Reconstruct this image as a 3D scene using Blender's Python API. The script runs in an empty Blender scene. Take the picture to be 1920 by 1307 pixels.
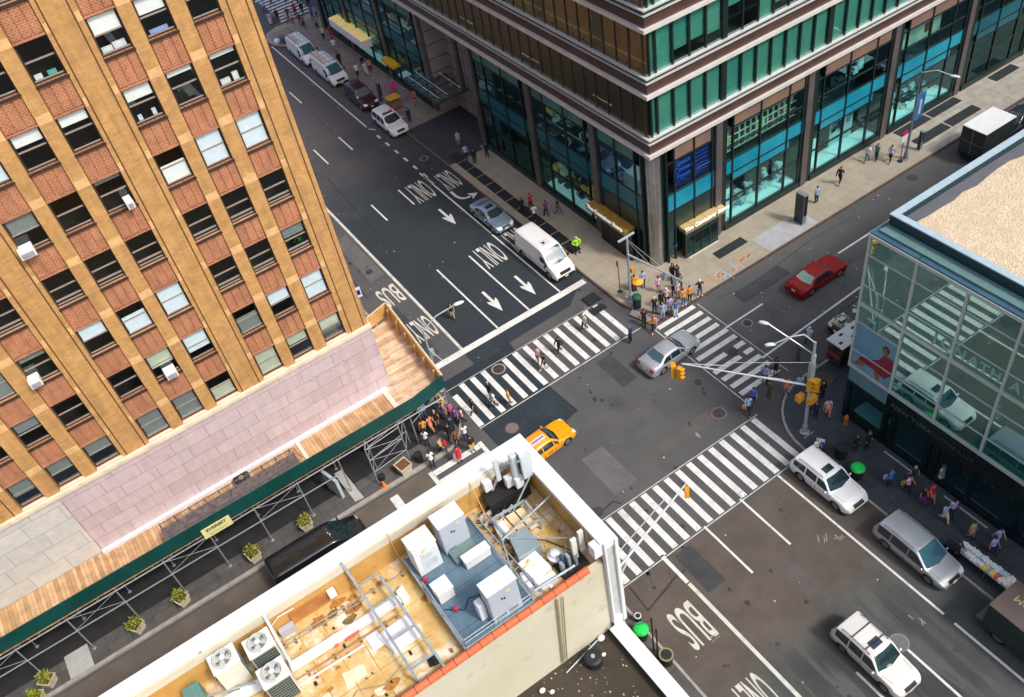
import bpy, bmesh, math, random
from mathutils import Vector, Matrix
from mathutils.bvhtree import BVHTree
R = math.radians
S = bpy.context.scene
C = S.collection
rnd = random.Random(7)

# ------------------------------------------------------------------ camera
cd = bpy.data.cameras.new("camera"); cam = bpy.data.objects.new("camera", cd); C.objects.link(cam)
cd.sensor_width = 36.0; cd.lens = 32.304; cd.clip_start = 0.5; cd.clip_end = 600
RT = Vector((0.8204612, -0.5528582, -0.1455720)); UP = Vector((0.4827524, 0.5335686, 0.6944456)); BK = Vector((-0.3062573, -0.6400409, 0.7046660))
cam.matrix_world = Matrix(((RT.x, UP.x, BK.x, 0), (RT.y, UP.y, BK.y, 0), (RT.z, UP.z, BK.z, 50), (0, 0, 0, 1)))
S.camera = cam
# ------------------------------------------------------------------ sky and sun
SUN_EL, SUN_AZ = R(50), R(156)      # azimuth clockwise from +Y (the avenue)
w = bpy.data.worlds.new("World"); S.world = w; w.use_nodes = True
nt = w.node_tree; bgn = nt.nodes['Background']
sk = nt.nodes.new('ShaderNodeTexSky'); sk.sky_type = 'NISHITA'; sk.sun_disc = False
sk.sun_elevation = SUN_EL; sk.sun_rotation = SUN_AZ; sk.air_density = 1.0; sk.dust_density = 4.0; sk.ozone_density = 0.6
nt.links.new(sk.outputs[0], bgn.inputs[0]); bgn.inputs[1].default_value = 0.15
sd = bpy.data.lights.new("sun", 'SUN'); sd.energy = 1.9; sd.angle = R(9); sd.color = (1, .965, .92)
so = bpy.data.objects.new("sun", sd); C.objects.link(so)
sdir = Vector((math.sin(SUN_AZ)*math.cos(SUN_EL), math.cos(SUN_AZ)*math.cos(SUN_EL), math.sin(SUN_EL)))
so.rotation_euler = sdir.to_track_quat('Z', 'Y').to_euler(); so.location = (20, 20, 90)
S.view_settings.view_transform = 'Standard'; S.view_settings.look = 'None'
S.view_settings.exposure = 0.45; S.view_settings.gamma = 1
S.render.resolution_x = 1024; S.render.resolution_y = 697

# ------------------------------------------------------------------ object helpers
def tag(o, label=None, cat=None, group=None, kind=None):
    if label: o['label'] = label
    if cat: o['category'] = cat
    if group: o['group'] = group
    if kind: o['kind'] = kind
    return o
def thing(name, label, cat, loc=(0, 0, 0), rz=0, group=None):
    o = bpy.data.objects.new(name, None); C.objects.link(o); o.empty_display_size = .3
    o.location = loc; o.rotation_euler = (0, 0, rz)
    return tag(o, label, cat, group)
def copy_tree(o, parent=None, mats=None):
    c = o.copy(); C.objects.link(c); c.parent = parent
    for ch in list(o.children): copy_tree(ch, c)
    return c
def setmat(o, m, i=0):
    o.material_slots[i].link = 'OBJECT'; o.material_slots[i].material = m

class MB:
    def __init__(s): s.v = []; s.f = []; s.m = []; s.cm = 0; s.M = None
    def add(s, vs, fs):
        k = len(s.v)
        if s.M is not None: vs = [s.M @ Vector(v) for v in vs]
        s.v += [tuple(v) for v in vs]; s.f += [tuple(i+k for i in f) for f in fs]; s.m += [s.cm]*len(fs)
        return s
    def box(s, x0, y0, z0, x1, y1, z1):
        if x1 < x0: x0, x1 = x1, x0
        if y1 < y0: y0, y1 = y1, y0
        if z1 < z0: z0, z1 = z1, z0
        return s.add([(x0,y0,z0),(x1,y0,z0),(x1,y1,z0),(x0,y1,z0),(x0,y0,z1),(x1,y0,z1),(x1,y1,z1),(x0,y1,z1)],
              [(0,3,2,1),(4,5,6,7),(0,1,5,4),(1,2,6,5),(2,3,7,6),(3,0,4,7)])
    def bar(s, a, b, wx, wz=None):
        a = Vector(a); b = Vector(b); wz = wz or wx; d = (b-a).normalized()
        u = Vector((0, 0, 1)) if abs(d.z) < .95 else Vector((0, 1, 0))
        r = d.cross(u).normalized()*wx/2; t = r.cross(d).normalized()*wz/2
        vs = [a-r-t, a+r-t, a+r+t, a-r+t, b-r-t, b+r-t, b+r+t, b-r+t]
        return s.add(vs, [(0,1,2,3),(4,7,6,5),(0,4,5,1),(1,5,6,2),(2,6,7,3),(3,7,4,0)])
    def tube(s, a, b, r0, r1=None, n=8):
        a = Vector(a); b = Vector(b); r1 = r0 if r1 is None else r1; d = (b-a).normalized()
        u = Vector((0, 0, 1)) if abs(d.z) < .95 else Vector((1, 0, 0))
        p = d.cross(u).normalized(); q = d.cross(p)
        vs = []
        for c, r in ((a, r0), (b, r1)):
            for i in range(n):
                t = 2*math.pi*i/n; vs.append(c+(p*math.cos(t)+q*math.sin(t))*r)
        fs = [(i, (i+1) % n, n+(i+1) % n, n+i) for i in range(n)]
        fs += [tuple(range(n-1, -1, -1)), tuple(range(n, 2*n))]
        return s.add(vs, fs)
    def path(s, pts, r, n=6):
        for a, b in zip(pts, pts[1:]): s.tube(a, b, r, r, n)
        return s
    def lathe(s, prof, c=(0, 0, 0), n=16):
        vs = []; fs = []
        for r, z in prof:
            for i in range(n):
                t = 2*math.pi*i/n; vs.append((c[0]+r*math.cos(t), c[1]+r*math.sin(t), c[2]+z))
        for k in range(len(prof)-1):
            for i in range(n):
                fs.append((k*n+i, k*n+(i+1) % n, (k+1)*n+(i+1) % n, (k+1)*n+i))
        fs.append(tuple(range(n-1, -1, -1))); fs.append(tuple((len(prof)-1)*n+i for i in range(n)))
        return s.add(vs, fs)
    def prism(s, poly, z0, z1):
        n = len(poly)
        a = sum(poly[i][0]*poly[(i+1) % n][1]-poly[(i+1) % n][0]*poly[i][1] for i in range(n))
        if a < 0: poly = poly[::-1]
        vs = [(x, y, z0) for x, y in poly]+[(x, y, z1) for x, y in poly]
        fs = [tuple(range(n-1, -1, -1)), tuple(range(n, 2*n))]+[(i, (i+1) % n, n+(i+1) % n, n+i) for i in range(n)]
        return s.add(vs, fs)
    def sphere(s, c, rx, ry=None, rz=None, n=10, m=6):
        ry = ry or rx; rz = rz or rx
        vs = [(c[0], c[1], c[2]-rz)]; fs = []
        for k in range(1, m):
            p = math.pi*k/m-math.pi/2
            for i in range(n):
                t = 2*math.pi*i/n; vs.append((c[0]+rx*math.cos(p)*math.cos(t), c[1]+ry*math.cos(p)*math.sin(t), c[2]+rz*math.sin(p)))
        vs.append((c[0], c[1], c[2]+rz)); L = len(vs)-1
        for i in range(n):
            fs.append((0, 1+(i+1) % n, 1+i)); fs.append((L, L-n+i, L-n+(i+1) % n))
            for k in range(m-2): fs.append((1+k*n+i, 1+k*n+(i+1) % n, 1+(k+1)*n+(i+1) % n, 1+(k+1)*n+i))
        return s.add(vs, fs)
    def quad(s, a, b, c, d): return s.add([a, b, c, d], [(0, 1, 2, 3)])
    def mesh(s, name, mats, off=(0, 0, 0), smooth=False):
        me = bpy.data.meshes.new(name); o = Vector(off)
        me.from_pydata([tuple(Vector(v)-o) for v in s.v], [], s.f)
        for m in (mats if isinstance(mats, (list, tuple)) else [mats]): me.materials.append(m)
        if any(s.m): me.polygons.foreach_set('material_index', s.m)
        if smooth is True: me.polygons.foreach_set('use_smooth', [True]*len(s.f))
        me.update()
        if isinstance(smooth, (int, float)) and smooth is not True and smooth is not False:
            me.polygons.foreach_set('use_smooth', [True]*len(s.f)); me.set_sharp_from_angle(angle=R(smooth))
        return me
    def build(s, name, mats, parent=None, world=True, smooth=False, bevel=0, loc=None):
        off = (0, 0, 0)
        if parent is not None and world: off = worldloc(parent)
        if loc is not None and parent is not None: off = loc
        me = s.mesh(name, mats, off, smooth)
        o = bpy.data.objects.new(name, me); C.objects.link(o)
        if parent is not None:
            o.parent = parent
            if world and loc is not None: o.location = Vector(loc)-worldloc(parent)
        elif loc is not None: o.location = loc
        if bevel:
            b = o.modifiers.new('bevel', 'BEVEL'); b.width = bevel; b.segments = 2; b.limit_method = 'ANGLE'
        return o
def worldloc(o):
    v = Vector(o.location)
    while o.parent: o = o.parent; v += Vector(o.location)
    return v

# ------------------------------------------------------------------ materials
MATS = {}
def node(nt, t, **k):
    n = nt.nodes.new(t)
    for a, b in k.items():
        if a in n.inputs: n.inputs[a].default_value = b
        else: setattr(n, a, b)
    return n
def rgb(c): return (c[0], c[1], c[2], 1)
def mat(name, col, rough=.6, metal=0, var=.12, sc=3.0, col2=None, bump=.0, bsc=40, coat=0, spec=.5, emit=0, blot=None, fine=0):
    if name in MATS: return MATS[name]
    m = bpy.data.materials.new(name); m.use_nodes = True; n = m.node_tree; L = n.links
    b = n.nodes['Principled BSDF']; b.inputs['Roughness'].default_value = rough; b.inputs['Metallic'].default_value = metal
    b.inputs['Specular IOR Level'].default_value = spec
    if coat: b.inputs['Coat Weight'].default_value = coat; b.inputs['Coat Roughness'].default_value = .05
    tc = node(n, 'ShaderNodeTexCoord')
    src = None
    if var or col2:
        nz = node(n, 'ShaderNodeTexNoise', Scale=sc, Detail=6.0, Roughness=.6); L.new(tc.outputs['Object'], nz.inputs['Vector'])
        mx = node(n, 'ShaderNodeMix', data_type='RGBA')
        c2 = col2 or tuple(min(1, v*(1+var)) for v in col); c1 = col if col2 else tuple(v*(1-var) for v in col)
        mx.inputs[6].default_value = rgb(c1); mx.inputs[7].default_value = rgb(c2)
        mr = node(n, 'ShaderNodeMapRange'); mr.inputs[1].default_value = .32; mr.inputs[2].default_value = .68
        L.new(nz.outputs[0], mr.inputs[0]); L.new(mr.outputs[0], mx.inputs[0]); src = mx.outputs[2]
        if blot:
            n2 = node(n, 'ShaderNodeTexNoise', Scale=blot[0], Detail=5.0, Roughness=.65); L.new(tc.outputs['Object'], n2.inputs['Vector'])
            m2 = node(n, 'ShaderNodeMapRange'); m2.inputs[1].default_value = blot[1]; m2.inputs[2].default_value = blot[2]
            m3 = node(n, 'ShaderNodeMix', data_type='RGBA'); m3.inputs[7].default_value = rgb(blot[3])
            L.new(n2.outputs[0], m2.inputs[0]); L.new(m2.outputs[0], m3.inputs[0]); L.new(src, m3.inputs[6]); src = m3.outputs[2]
        if fine:
            n4 = node(n, 'ShaderNodeTexNoise', Scale=22.0, Detail=4.0, Roughness=.7); L.new(tc.outputs['Object'], n4.inputs['Vector'])
            m4 = node(n, 'ShaderNodeMapRange'); m4.inputs[1].default_value = .3; m4.inputs[2].default_value = .7
            m4.inputs[3].default_value = 1-fine; m4.inputs[4].default_value = 1+fine
            L.new(n4.outputs[0], m4.inputs[0])
            m5 = node(n, 'ShaderNodeVectorMath', operation='SCALE'); L.new(src, m5.inputs[0]); L.new(m4.outputs[0], m5.inputs['Scale']); src = m5.outputs[0]
        L.new(src, b.inputs['Base Color'])
    else: b.inputs['Base Color'].default_value = rgb(col)
    if bump:
        nb = node(n, 'ShaderNodeTexNoise', Scale=bsc, Detail=4.0); L.new(tc.outputs['Object'], nb.inputs['Vector'])
        bp = node(n, 'ShaderNodeBump', Strength=bump, Distance=.02); L.new(nb.outputs[0], bp.inputs['Height']); L.new(bp.outputs[0], b.inputs['Normal'])
    if emit:
        b.inputs['Emission Color'].default_value = rgb(col); b.inputs['Emission Strength'].default_value = emit
    m['_src'] = 1; MATS[name] = m
    return m
def brickmat(name, c1, c2, mortar, scale=1.0, bw=.5, rh=.25, ms=.02, offset=.5, rough=.8, plane='XZ', noise=.25, bump=.3, sq=1, streak=0):
    """brick / tile / slab pattern laid in the given plane"""
    if name in MATS: return MATS[name]
    m = bpy.data.materials.new(name); m.use_nodes = True; n = m.node_tree; L = n.links
    b = n.nodes['Principled BSDF']; b.inputs['Roughness'].default_value = rough
    tc = node(n, 'ShaderNodeTexCoord'); sp = node(n, 'ShaderNodeSeparateXYZ'); L.new(tc.outputs['Object'], sp.inputs[0])
    cb = node(n, 'ShaderNodeCombineXYZ')
    ax = {'XZ': (0, 2), 'YZ': (1, 2), 'XY': (0, 1), 'YX': (1, 0)}[plane]
    L.new(sp.outputs[ax[0]], cb.inputs[0]); L.new(sp.outputs[ax[1]], cb.inputs[1])
    br = node(n, 'ShaderNodeTexBrick'); br.offset = offset; br.squash = sq
    br.inputs['Scale'].default_value = scale; br.inputs['Brick Width'].default_value = bw; br.inputs['Row Height'].default_value = rh
    br.inputs['Mortar Size'].default_value = ms; br.inputs['Mortar Smooth'].default_value = .1; br.inputs['Bias'].default_value = 0
    br.inputs['Color1'].default_value = rgb(c1); br.inputs['Color2'].default_value = rgb(c2); br.inputs['Mortar'].default_value = rgb(mortar)
    L.new(cb.outputs[0], br.inputs['Vector'])
    nz = node(n, 'ShaderNodeTexNoise', Scale=1.3, Detail=7.0, Roughness=.65); L.new(tc.outputs['Object'], nz.inputs['Vector'])
    mr = node(n, 'ShaderNodeMapRange'); mr.inputs[1].default_value = .3; mr.inputs[2].default_value = .7
    mr.inputs[3].default_value = 1-noise; mr.inputs[4].default_value = 1+noise*.6; L.new(nz.outputs[0], mr.inputs[0])
    sc = node(n, 'ShaderNodeVectorMath', operation='SCALE'); L.new(br.outputs[0], sc.inputs[0]); L.new(mr.outputs[0], sc.inputs['Scale'])
    fin = sc
    if streak:                                # rain and soot streaks running down the wall
        mp = node(n, 'ShaderNodeMapping'); mp.inputs['Scale'].default_value = (1.7, 1.7, .10); L.new(tc.outputs['Object'], mp.inputs[0])
        n3 = node(n, 'ShaderNodeTexNoise', Scale=1.6, Detail=6.0, Roughness=.7); L.new(mp.outputs[0], n3.inputs['Vector'])
        m3 = node(n, 'ShaderNodeMapRange'); m3.inputs[1].default_value = .35; m3.inputs[2].default_value = .62; m3.inputs[3].default_value = 1-streak; m3.inputs[4].default_value = 1.05; L.new(n3.outputs[0], m3.inputs[0])
        fin = node(n, 'ShaderNodeVectorMath', operation='SCALE'); L.new(sc.outputs[0], fin.inputs[0]); L.new(m3.outputs[0], fin.inputs['Scale'])
    L.new(fin.outputs[0], b.inputs['Base Color'])
    if bump:
        bp = node(n, 'ShaderNodeBump', Strength=bump, Distance=.01); bp.invert = True; L.new(br.outputs[1], bp.inputs['Height']); L.new(bp.outputs[0], b.inputs['Normal'])
    MATS[name] = m
    return m
def glassmat(name, tint, refl=.35, base=None, rough=.02, trans=.6, gcol=(.85, .95, .93)):
    """thin architectural glass: tinted see-through mixed with a mirror reflection that grows at grazing angles"""
    if name in MATS: return MATS[name]
    m = bpy.data.materials.new(name); m.use_nodes = True; n = m.node_tree; L = n.links; n.nodes.clear()
    out = node(n, 'ShaderNodeOutputMaterial'); tr = node(n, 'ShaderNodeBsdfTransparent', Color=rgb(tint))
    gl = node(n, 'ShaderNodeBsdfGlossy', Roughness=rough); gl.inputs['Color'].default_value = rgb(gcol)
    lw = node(n, 'ShaderNodeLayerWeight', Blend=.35)
    mr = node(n, 'ShaderNodeMapRange'); mr.inputs[3].default_value = refl; mr.inputs[4].default_value = min(1, refl+.45); L.new(lw.outputs['Facing'], mr.inputs[0])
    mx = node(n, 'ShaderNodeMixShader')
    if base:
        df = node(n, 'ShaderNodeBsdfDiffuse'); df.inputs[0].default_value = rgb(base)
        m2 = node(n, 'ShaderNodeMixShader'); m2.inputs[0].default_value = trans
        L.new(df.outputs[0], m2.inputs[1]); L.new(tr.outputs[0], m2.inputs[2]); L.new(m2.outputs[0], mx.inputs[1])
    else: L.new(tr.outputs[0], mx.inputs[1])
    L.new(mr.outputs[0], mx.inputs[0]); L.new(gl.outputs[0], mx.inputs[2]); L.new(mx.outputs[0], out.inputs[0])
    MATS[name] = m
    return m
def text_obj(name, s, size, m, loc, rot, parent=None, sx=1, sy=1, ext=0.01, align='CENTER', bold=0.0):
    cu = bpy.data.curves.new(name, 'FONT'); cu.body = s; cu.size = size; cu.extrude = ext; cu.align_x = align; cu.align_y = 'CENTER'; cu.offset = bold
    t = bpy.data.objects.new('tmp', cu); C.objects.link(t)
    dg = bpy.context.evaluated_depsgraph_get(); me = bpy.data.meshes.new_from_object(t.evaluated_get(dg)); me.name = name
    bpy.data.objects.remove(t); bpy.data.curves.remove(cu)
    me.transform(Matrix.Diagonal((sx, sy, 1, 1))); me.materials.clear(); me.materials.append(m)
    o = bpy.data.objects.new(name, me); C.objects.link(o); o.rotation_euler = rot
    if parent is not None: o.parent = parent; o.location = Vector(loc)-worldloc(parent)
    else: o.location = loc
    return o
# ================================================================== ground
M_ROAD = mat('asphalt', (.068, .071, .076), .92, sc=.16, col2=(.098, .094, .092), blot=(.5, .5, .78, (.065, .065, .07)), bump=.25, bsc=60, fine=.28)
M_ROADB = mat('asphalt_dark', (.012, .022, .030), .9, sc=.25, col2=(.024, .036, .046), blot=(1.2, .55, .8, (.05, .055, .062)), bump=.2, bsc=60, fine=.22)
M_ROADR = mat('asphalt_reddish', (.098, .072, .054), .92, sc=.3, col2=(.118, .088, .068), blot=(.8, .55, .8, (.08, .064, .056)), bump=.2, bsc=60, fine=.24)
M_ROADG = mat('asphalt_grey', (.066, .078, .076), .92, sc=.2, col2=(.088, .096, .092), bump=.2, bsc=60, fine=.22)
def avenue_grade():
    m = bpy.data.materials.new('asphalt_avenue'); m.use_nodes = True; n = m.node_tree; b = n.nodes['Principled BSDF']; b.inputs['Roughness'].default_value = .9; L = n.links
    tc = node(n, 'ShaderNodeTexCoord'); sp = node(n, 'ShaderNodeSeparateXYZ'); L.new(tc.outputs['Object'], sp.inputs[0])
    nz = node(n, 'ShaderNodeTexNoise', Scale=.12, Detail=5.0, Roughness=.6); L.new(tc.outputs['Object'], nz.inputs['Vector'])
    ma = node(n, 'ShaderNodeMath', operation='MULTIPLY_ADD'); ma.inputs[1].default_value = 26; L.new(nz.outputs[0], ma.inputs[0]); L.new(sp.outputs[1], ma.inputs[2])
    mr = node(n, 'ShaderNodeMapRange'); mr.inputs[1].default_value = 80; mr.inputs[2].default_value = 100; L.new(ma.outputs[0], mr.inputs[0])
    n2 = node(n, 'ShaderNodeTexNoise', Scale=.5, Detail=7.0, Roughness=.65); L.new(tc.outputs['Object'], n2.inputs['Vector'])
    d = node(n, 'ShaderNodeMix', data_type='RGBA'); d.inputs[6].default_value = (.014, .023, .031, 1); d.inputs[7].default_value = (.028, .039, .047, 1); L.new(n2.outputs[0], d.inputs[0])
    e = node(n, 'ShaderNodeMix', data_type='RGBA'); e.inputs[6].default_value = (.078, .066, .072, 1); e.inputs[7].default_value = (.108, .096, .098, 1); L.new(n2.outputs[0], e.inputs[0])
    f = node(n, 'ShaderNodeMix', data_type='RGBA'); L.new(mr.outputs[0], f.inputs[0]); L.new(d.outputs[2], f.inputs[6]); L.new(e.outputs[2], f.inputs[7])
    n4 = node(n, 'ShaderNodeTexNoise', Scale=22.0, Detail=4.0, Roughness=.7); L.new(tc.outputs['Object'], n4.inputs['Vector']); m4 = node(n, 'ShaderNodeMapRange'); m4.inputs[1].default_value = .3; m4.inputs[2].default_value = .7; m4.inputs[3].default_value = .78; m4.inputs[4].default_value = 1.22; L.new(n4.outputs[0], m4.inputs[0])
    sc_ = node(n, 'ShaderNodeVectorMath', operation='SCALE'); L.new(f.outputs[2], sc_.inputs[0]); L.new(m4.outputs[0], sc_.inputs['Scale']); L.new(sc_.outputs[0], b.inputs['Base Color']); return m
M_AVE = avenue_grade()
M_TAR = mat('tar_seam', (.022, .022, .026), .7, var=.2)
M_TYRE_MARK = mat('scuffed_asphalt', (.045, .047, .046), .9, sc=.8, col2=(.07, .073, .07), fine=.2)
M_PAINT = mat('road_paint', (.58, .58, .56), .75, sc=1.1, col2=(.76, .76, .73), blot=(3.4, .55, .80, (.30, .29, .28)), fine=.12)
M_PAINTW = mat('worn_road_paint', (.50, .50, .45), .8, sc=1.4, col2=(.66, .66, .60), blot=(1.6, .5, .78, (.34, .32, .29)), fine=.1)
M_WALKT = brickmat('sidewalk_tan', (.35, .31, .235), (.32, .28, .215), (.22, .19, .145), bw=1.52, rh=1.52, ms=.012, offset=0, plane='XY', noise=.14, bump=.1, rough=.85)
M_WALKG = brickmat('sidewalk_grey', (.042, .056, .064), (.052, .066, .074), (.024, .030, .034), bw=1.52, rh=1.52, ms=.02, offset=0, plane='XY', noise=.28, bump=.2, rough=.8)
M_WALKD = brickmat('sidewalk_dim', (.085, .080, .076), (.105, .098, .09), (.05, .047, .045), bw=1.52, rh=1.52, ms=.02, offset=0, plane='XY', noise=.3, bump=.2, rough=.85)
M_WALKR = brickmat('sidewalk_mauve', (.25, .195, .19), (.285, .22, .21), (.13, .10, .10), bw=1.52, rh=1.52, ms=.018, offset=0, plane='XY', noise=.22, bump=.2, rough=.85)
M_KERB = mat('kerb_stone', (.34, .31, .27), .8, sc=2, var=.2)
M_KERBD = mat('kerb_steel', (.10, .06, .05), .6, sc=3, var=.3)
M_GRATE = brickmat('iron_grate', (.022, .026, .028), (.028, .032, .034), (.012, .014, .015), bw=.6, rh=.08, ms=.02, offset=0, plane='XY', noise=.2, rough=.6)

def struct(o): return tag(o, kind='structure')
g = MB(); g.add([(-260, -120, 0), (300, -120, 0), (300, 420, 0), (-260, 420, 0)], [(0, 1, 2, 3)])
struct(g.build('road', M_ROAD))
def sheet(name, polys, z, m):
    b = MB()
    for p in polys:
        a = sum(p[i][0]*p[(i+1) % len(p)][1]-p[(i+1) % len(p)][0]*p[i][1] for i in range(len(p)))
        if a < 0: p = p[::-1]
        b.add([(x, y, z) for x, y in p], [tuple(range(len(p)))])
    return struct(b.build(name, m))
# resurfaced areas, each a sheet a few millimetres up
sheet('road_patch', [[(18.6, 46.0), (27.9, 46.2), (30.85, 48.4), (30.85, 104), (28.4, 111), (18.6, 113)]], .004, M_AVE)
sheet('road_patch', [[(15.5, 43.4), (20.9, 44.8), (18.9, 46.0), (15.6, 46.0)]], .004, M_ROADB)
sheet('road_patch', [[(15.9, 37.2), (19.2, 36.5), (21.80,37.04), (21.48,42.16), (21.96,46.89), (20.9, 46.0), (18.9, 46.0), (15.6, 46.0), (15.6, 38.4)]], .006, M_ROADB)
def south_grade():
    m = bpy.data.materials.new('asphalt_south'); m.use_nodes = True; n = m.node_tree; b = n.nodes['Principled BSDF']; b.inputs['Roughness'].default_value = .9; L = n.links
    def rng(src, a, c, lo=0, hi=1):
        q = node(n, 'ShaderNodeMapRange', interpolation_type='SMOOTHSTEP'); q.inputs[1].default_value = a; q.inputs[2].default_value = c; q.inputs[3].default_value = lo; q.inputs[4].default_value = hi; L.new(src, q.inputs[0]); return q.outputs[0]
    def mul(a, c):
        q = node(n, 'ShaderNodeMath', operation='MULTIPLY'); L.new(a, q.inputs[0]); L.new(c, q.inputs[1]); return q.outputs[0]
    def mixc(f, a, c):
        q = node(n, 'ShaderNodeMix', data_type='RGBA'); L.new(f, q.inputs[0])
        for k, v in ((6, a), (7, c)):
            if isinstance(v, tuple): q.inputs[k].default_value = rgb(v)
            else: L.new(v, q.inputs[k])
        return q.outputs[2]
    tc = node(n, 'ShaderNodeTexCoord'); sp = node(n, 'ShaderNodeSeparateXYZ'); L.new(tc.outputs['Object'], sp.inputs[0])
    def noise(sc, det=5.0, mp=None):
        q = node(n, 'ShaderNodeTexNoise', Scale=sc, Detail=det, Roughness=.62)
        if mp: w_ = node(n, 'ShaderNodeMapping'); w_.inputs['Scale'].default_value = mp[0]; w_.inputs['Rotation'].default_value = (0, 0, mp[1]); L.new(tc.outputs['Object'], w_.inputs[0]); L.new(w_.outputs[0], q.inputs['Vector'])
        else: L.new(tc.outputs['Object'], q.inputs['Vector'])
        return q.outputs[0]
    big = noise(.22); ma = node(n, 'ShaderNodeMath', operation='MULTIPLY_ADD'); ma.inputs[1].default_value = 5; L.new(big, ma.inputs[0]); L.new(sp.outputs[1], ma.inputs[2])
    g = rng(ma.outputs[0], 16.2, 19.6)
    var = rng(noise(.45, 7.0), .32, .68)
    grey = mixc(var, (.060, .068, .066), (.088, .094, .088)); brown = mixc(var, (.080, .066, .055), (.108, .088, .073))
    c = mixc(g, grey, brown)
    st = rng(noise(1.0, 3.0, ((1.25, .13, 1), R(68))), .45, .60, .75, 0)  # dark streaks painted into the asphalt for shadow and building glare
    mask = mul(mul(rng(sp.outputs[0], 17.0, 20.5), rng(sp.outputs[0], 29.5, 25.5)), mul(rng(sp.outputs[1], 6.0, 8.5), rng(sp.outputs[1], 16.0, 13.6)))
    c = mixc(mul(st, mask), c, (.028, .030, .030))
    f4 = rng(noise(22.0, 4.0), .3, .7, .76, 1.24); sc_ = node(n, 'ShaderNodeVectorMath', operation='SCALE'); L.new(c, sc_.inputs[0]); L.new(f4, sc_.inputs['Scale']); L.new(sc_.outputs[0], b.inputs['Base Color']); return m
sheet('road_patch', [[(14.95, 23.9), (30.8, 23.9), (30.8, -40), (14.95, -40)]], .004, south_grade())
sheet('road_patch', [[(31.5, 36.6), (58, 36.6), (58, 32.9), (40, 32.6), (31.6, 34.6)]], .004, mat('asphalt_mid', (.085, .086, .088), .92, sc=.4, col2=(.118, .117, .116), bump=.2, bsc=60, fine=.25))
sheet('road_patch', [[(-60, 39.6), (11, 39.7), (11, 37.2), (7.9, 37.0), (-60, 36.4)]], .004, mat('asphalt_brown', (.10, .083, .066), .95, sc=.5, col2=(.15, .125, .10), bump=.2, bsc=60, fine=.28))
# utility cuts and oil spots
M_CUT = [mat('utility_cut_dark', (.045, .047, .052), .9, sc=.9, var=.2, fine=.25), mat('utility_cut_warm', (.095, .084, .078), .92, sc=.9, var=.15, fine=.25), mat('utility_cut_pale', (.115, .113, .112), .92, sc=.9, var=.15, fine=.25)]
for k, (x0, y0, x1, y1, m_) in enumerate(((19.3, 29.6, 21.2, 33.4, 2), (23.0, 30.0, 28.6, 31.1, 1), (25.6, 36.6, 27.0, 39.9, 0), (16.0, 30.2, 17.6, 35.4, 1), (38.0, 37.2, 43.0, 38.6, 0), (46.0, 33.4, 49.5, 34.8, 2), (52.0, 34.0, 60.0, 35.0, 0), (19.2, 20.6, 20.6, 23.8, 0), (23.4, 16.9, 24.6, 19.4, 1), (17.0, 60.4, 18.4, 68.0, 2), (16.2, 49.0, 17.2, 56.0, 0), (-12, 33.6, -4, 34.6, 0))):
    sheet('road_patch', [[(x0, y0), (x1, y0+.06), (x1-.04, y1), (x0+.05, y1-.05)]], .0072+.0002*k, M_CUT[m_])
ol = MB(); r8 = random.Random(17)
for k in range(260):
    lane = r8.choice([17.0, 20.4, 23.6, 26.8, 29.6]); x = lane+r8.gauss(0, .28); y = r8.choice([r8.uniform(46, 62), r8.uniform(62, 100), r8.uniform(4, 24), r8.uniform(24, 46)]); s = r8.uniform(.03, .17)
    if k % 5 == 0: x, y = r8.uniform(32, 70), 34.5+r8.gauss(0, .5)
    ol.add([(x+s*r8.uniform(.6, 1.2)*math.cos(q*.9), y+s*1.5*r8.uniform(.6, 1.2)*math.sin(q*.9), .0102) for q in range(7)], [tuple(range(7))])
tag(ol.build('oil_spots', mat('oil_spot', (.030, .030, .032), .55, var=.3, sc=5)), 'dark oil drips and gum spots along the driving lanes', 'oil spots', kind='stuff')
# tar seams
ts = MB()
def seam(pts, wd=.09, z=.0095):
    for a, b in zip(pts, pts[1:]):
        d = (Vector(b)-Vector(a)).normalized(); p = Vector((-d.y, d.x))*wd/2
        a = Vector(a); b = Vector(b)
        ts.add([(*(a-p), z), (*(b-p), z), (*(b+p), z), (*(a+p), z)], [(0, 1, 2, 3)])
seam([(21.96,46.89), (21.48,42.16), (21.80,37.04), (20.40,37.14)])
seam([(21.13,78.26), (20.68,66.88), (20.29,58.14), (20.28,51.88)], .07)
seam([(15.83,23.87), (15.69,21.96), (18.47,22.66), (19.18,22.65)], .1)
seam([(16.98,29.07), (18.92,29.32), (19.19,28.83)], .1)
seam([(15.82,58.65), (15.92,66.24), (17.16,76.08)], .08)
seam([(36.72,39.13), (39.33,38.36), (47.01,39.06), (51.68,38.84)], .06)
seam([(25.35, 92), (25.3, 72)], .05); seam([(18.75, 45.9), (18.4, 36)], .06); seam([(30.6, 62), (30.6, 84)], .06)
for k in range(3):
    x = rnd.uniform(16, 30); y = rnd.uniform(6, 38); a = rnd.uniform(0, 3)
    seam([(x, y), (x+1.1*math.cos(a), y+1.1*math.sin(a)), (x+2*math.cos(a+.5), y+2*math.sin(a+.5))], .03)
struct(ts.build('road_seams', M_TAR))

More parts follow.
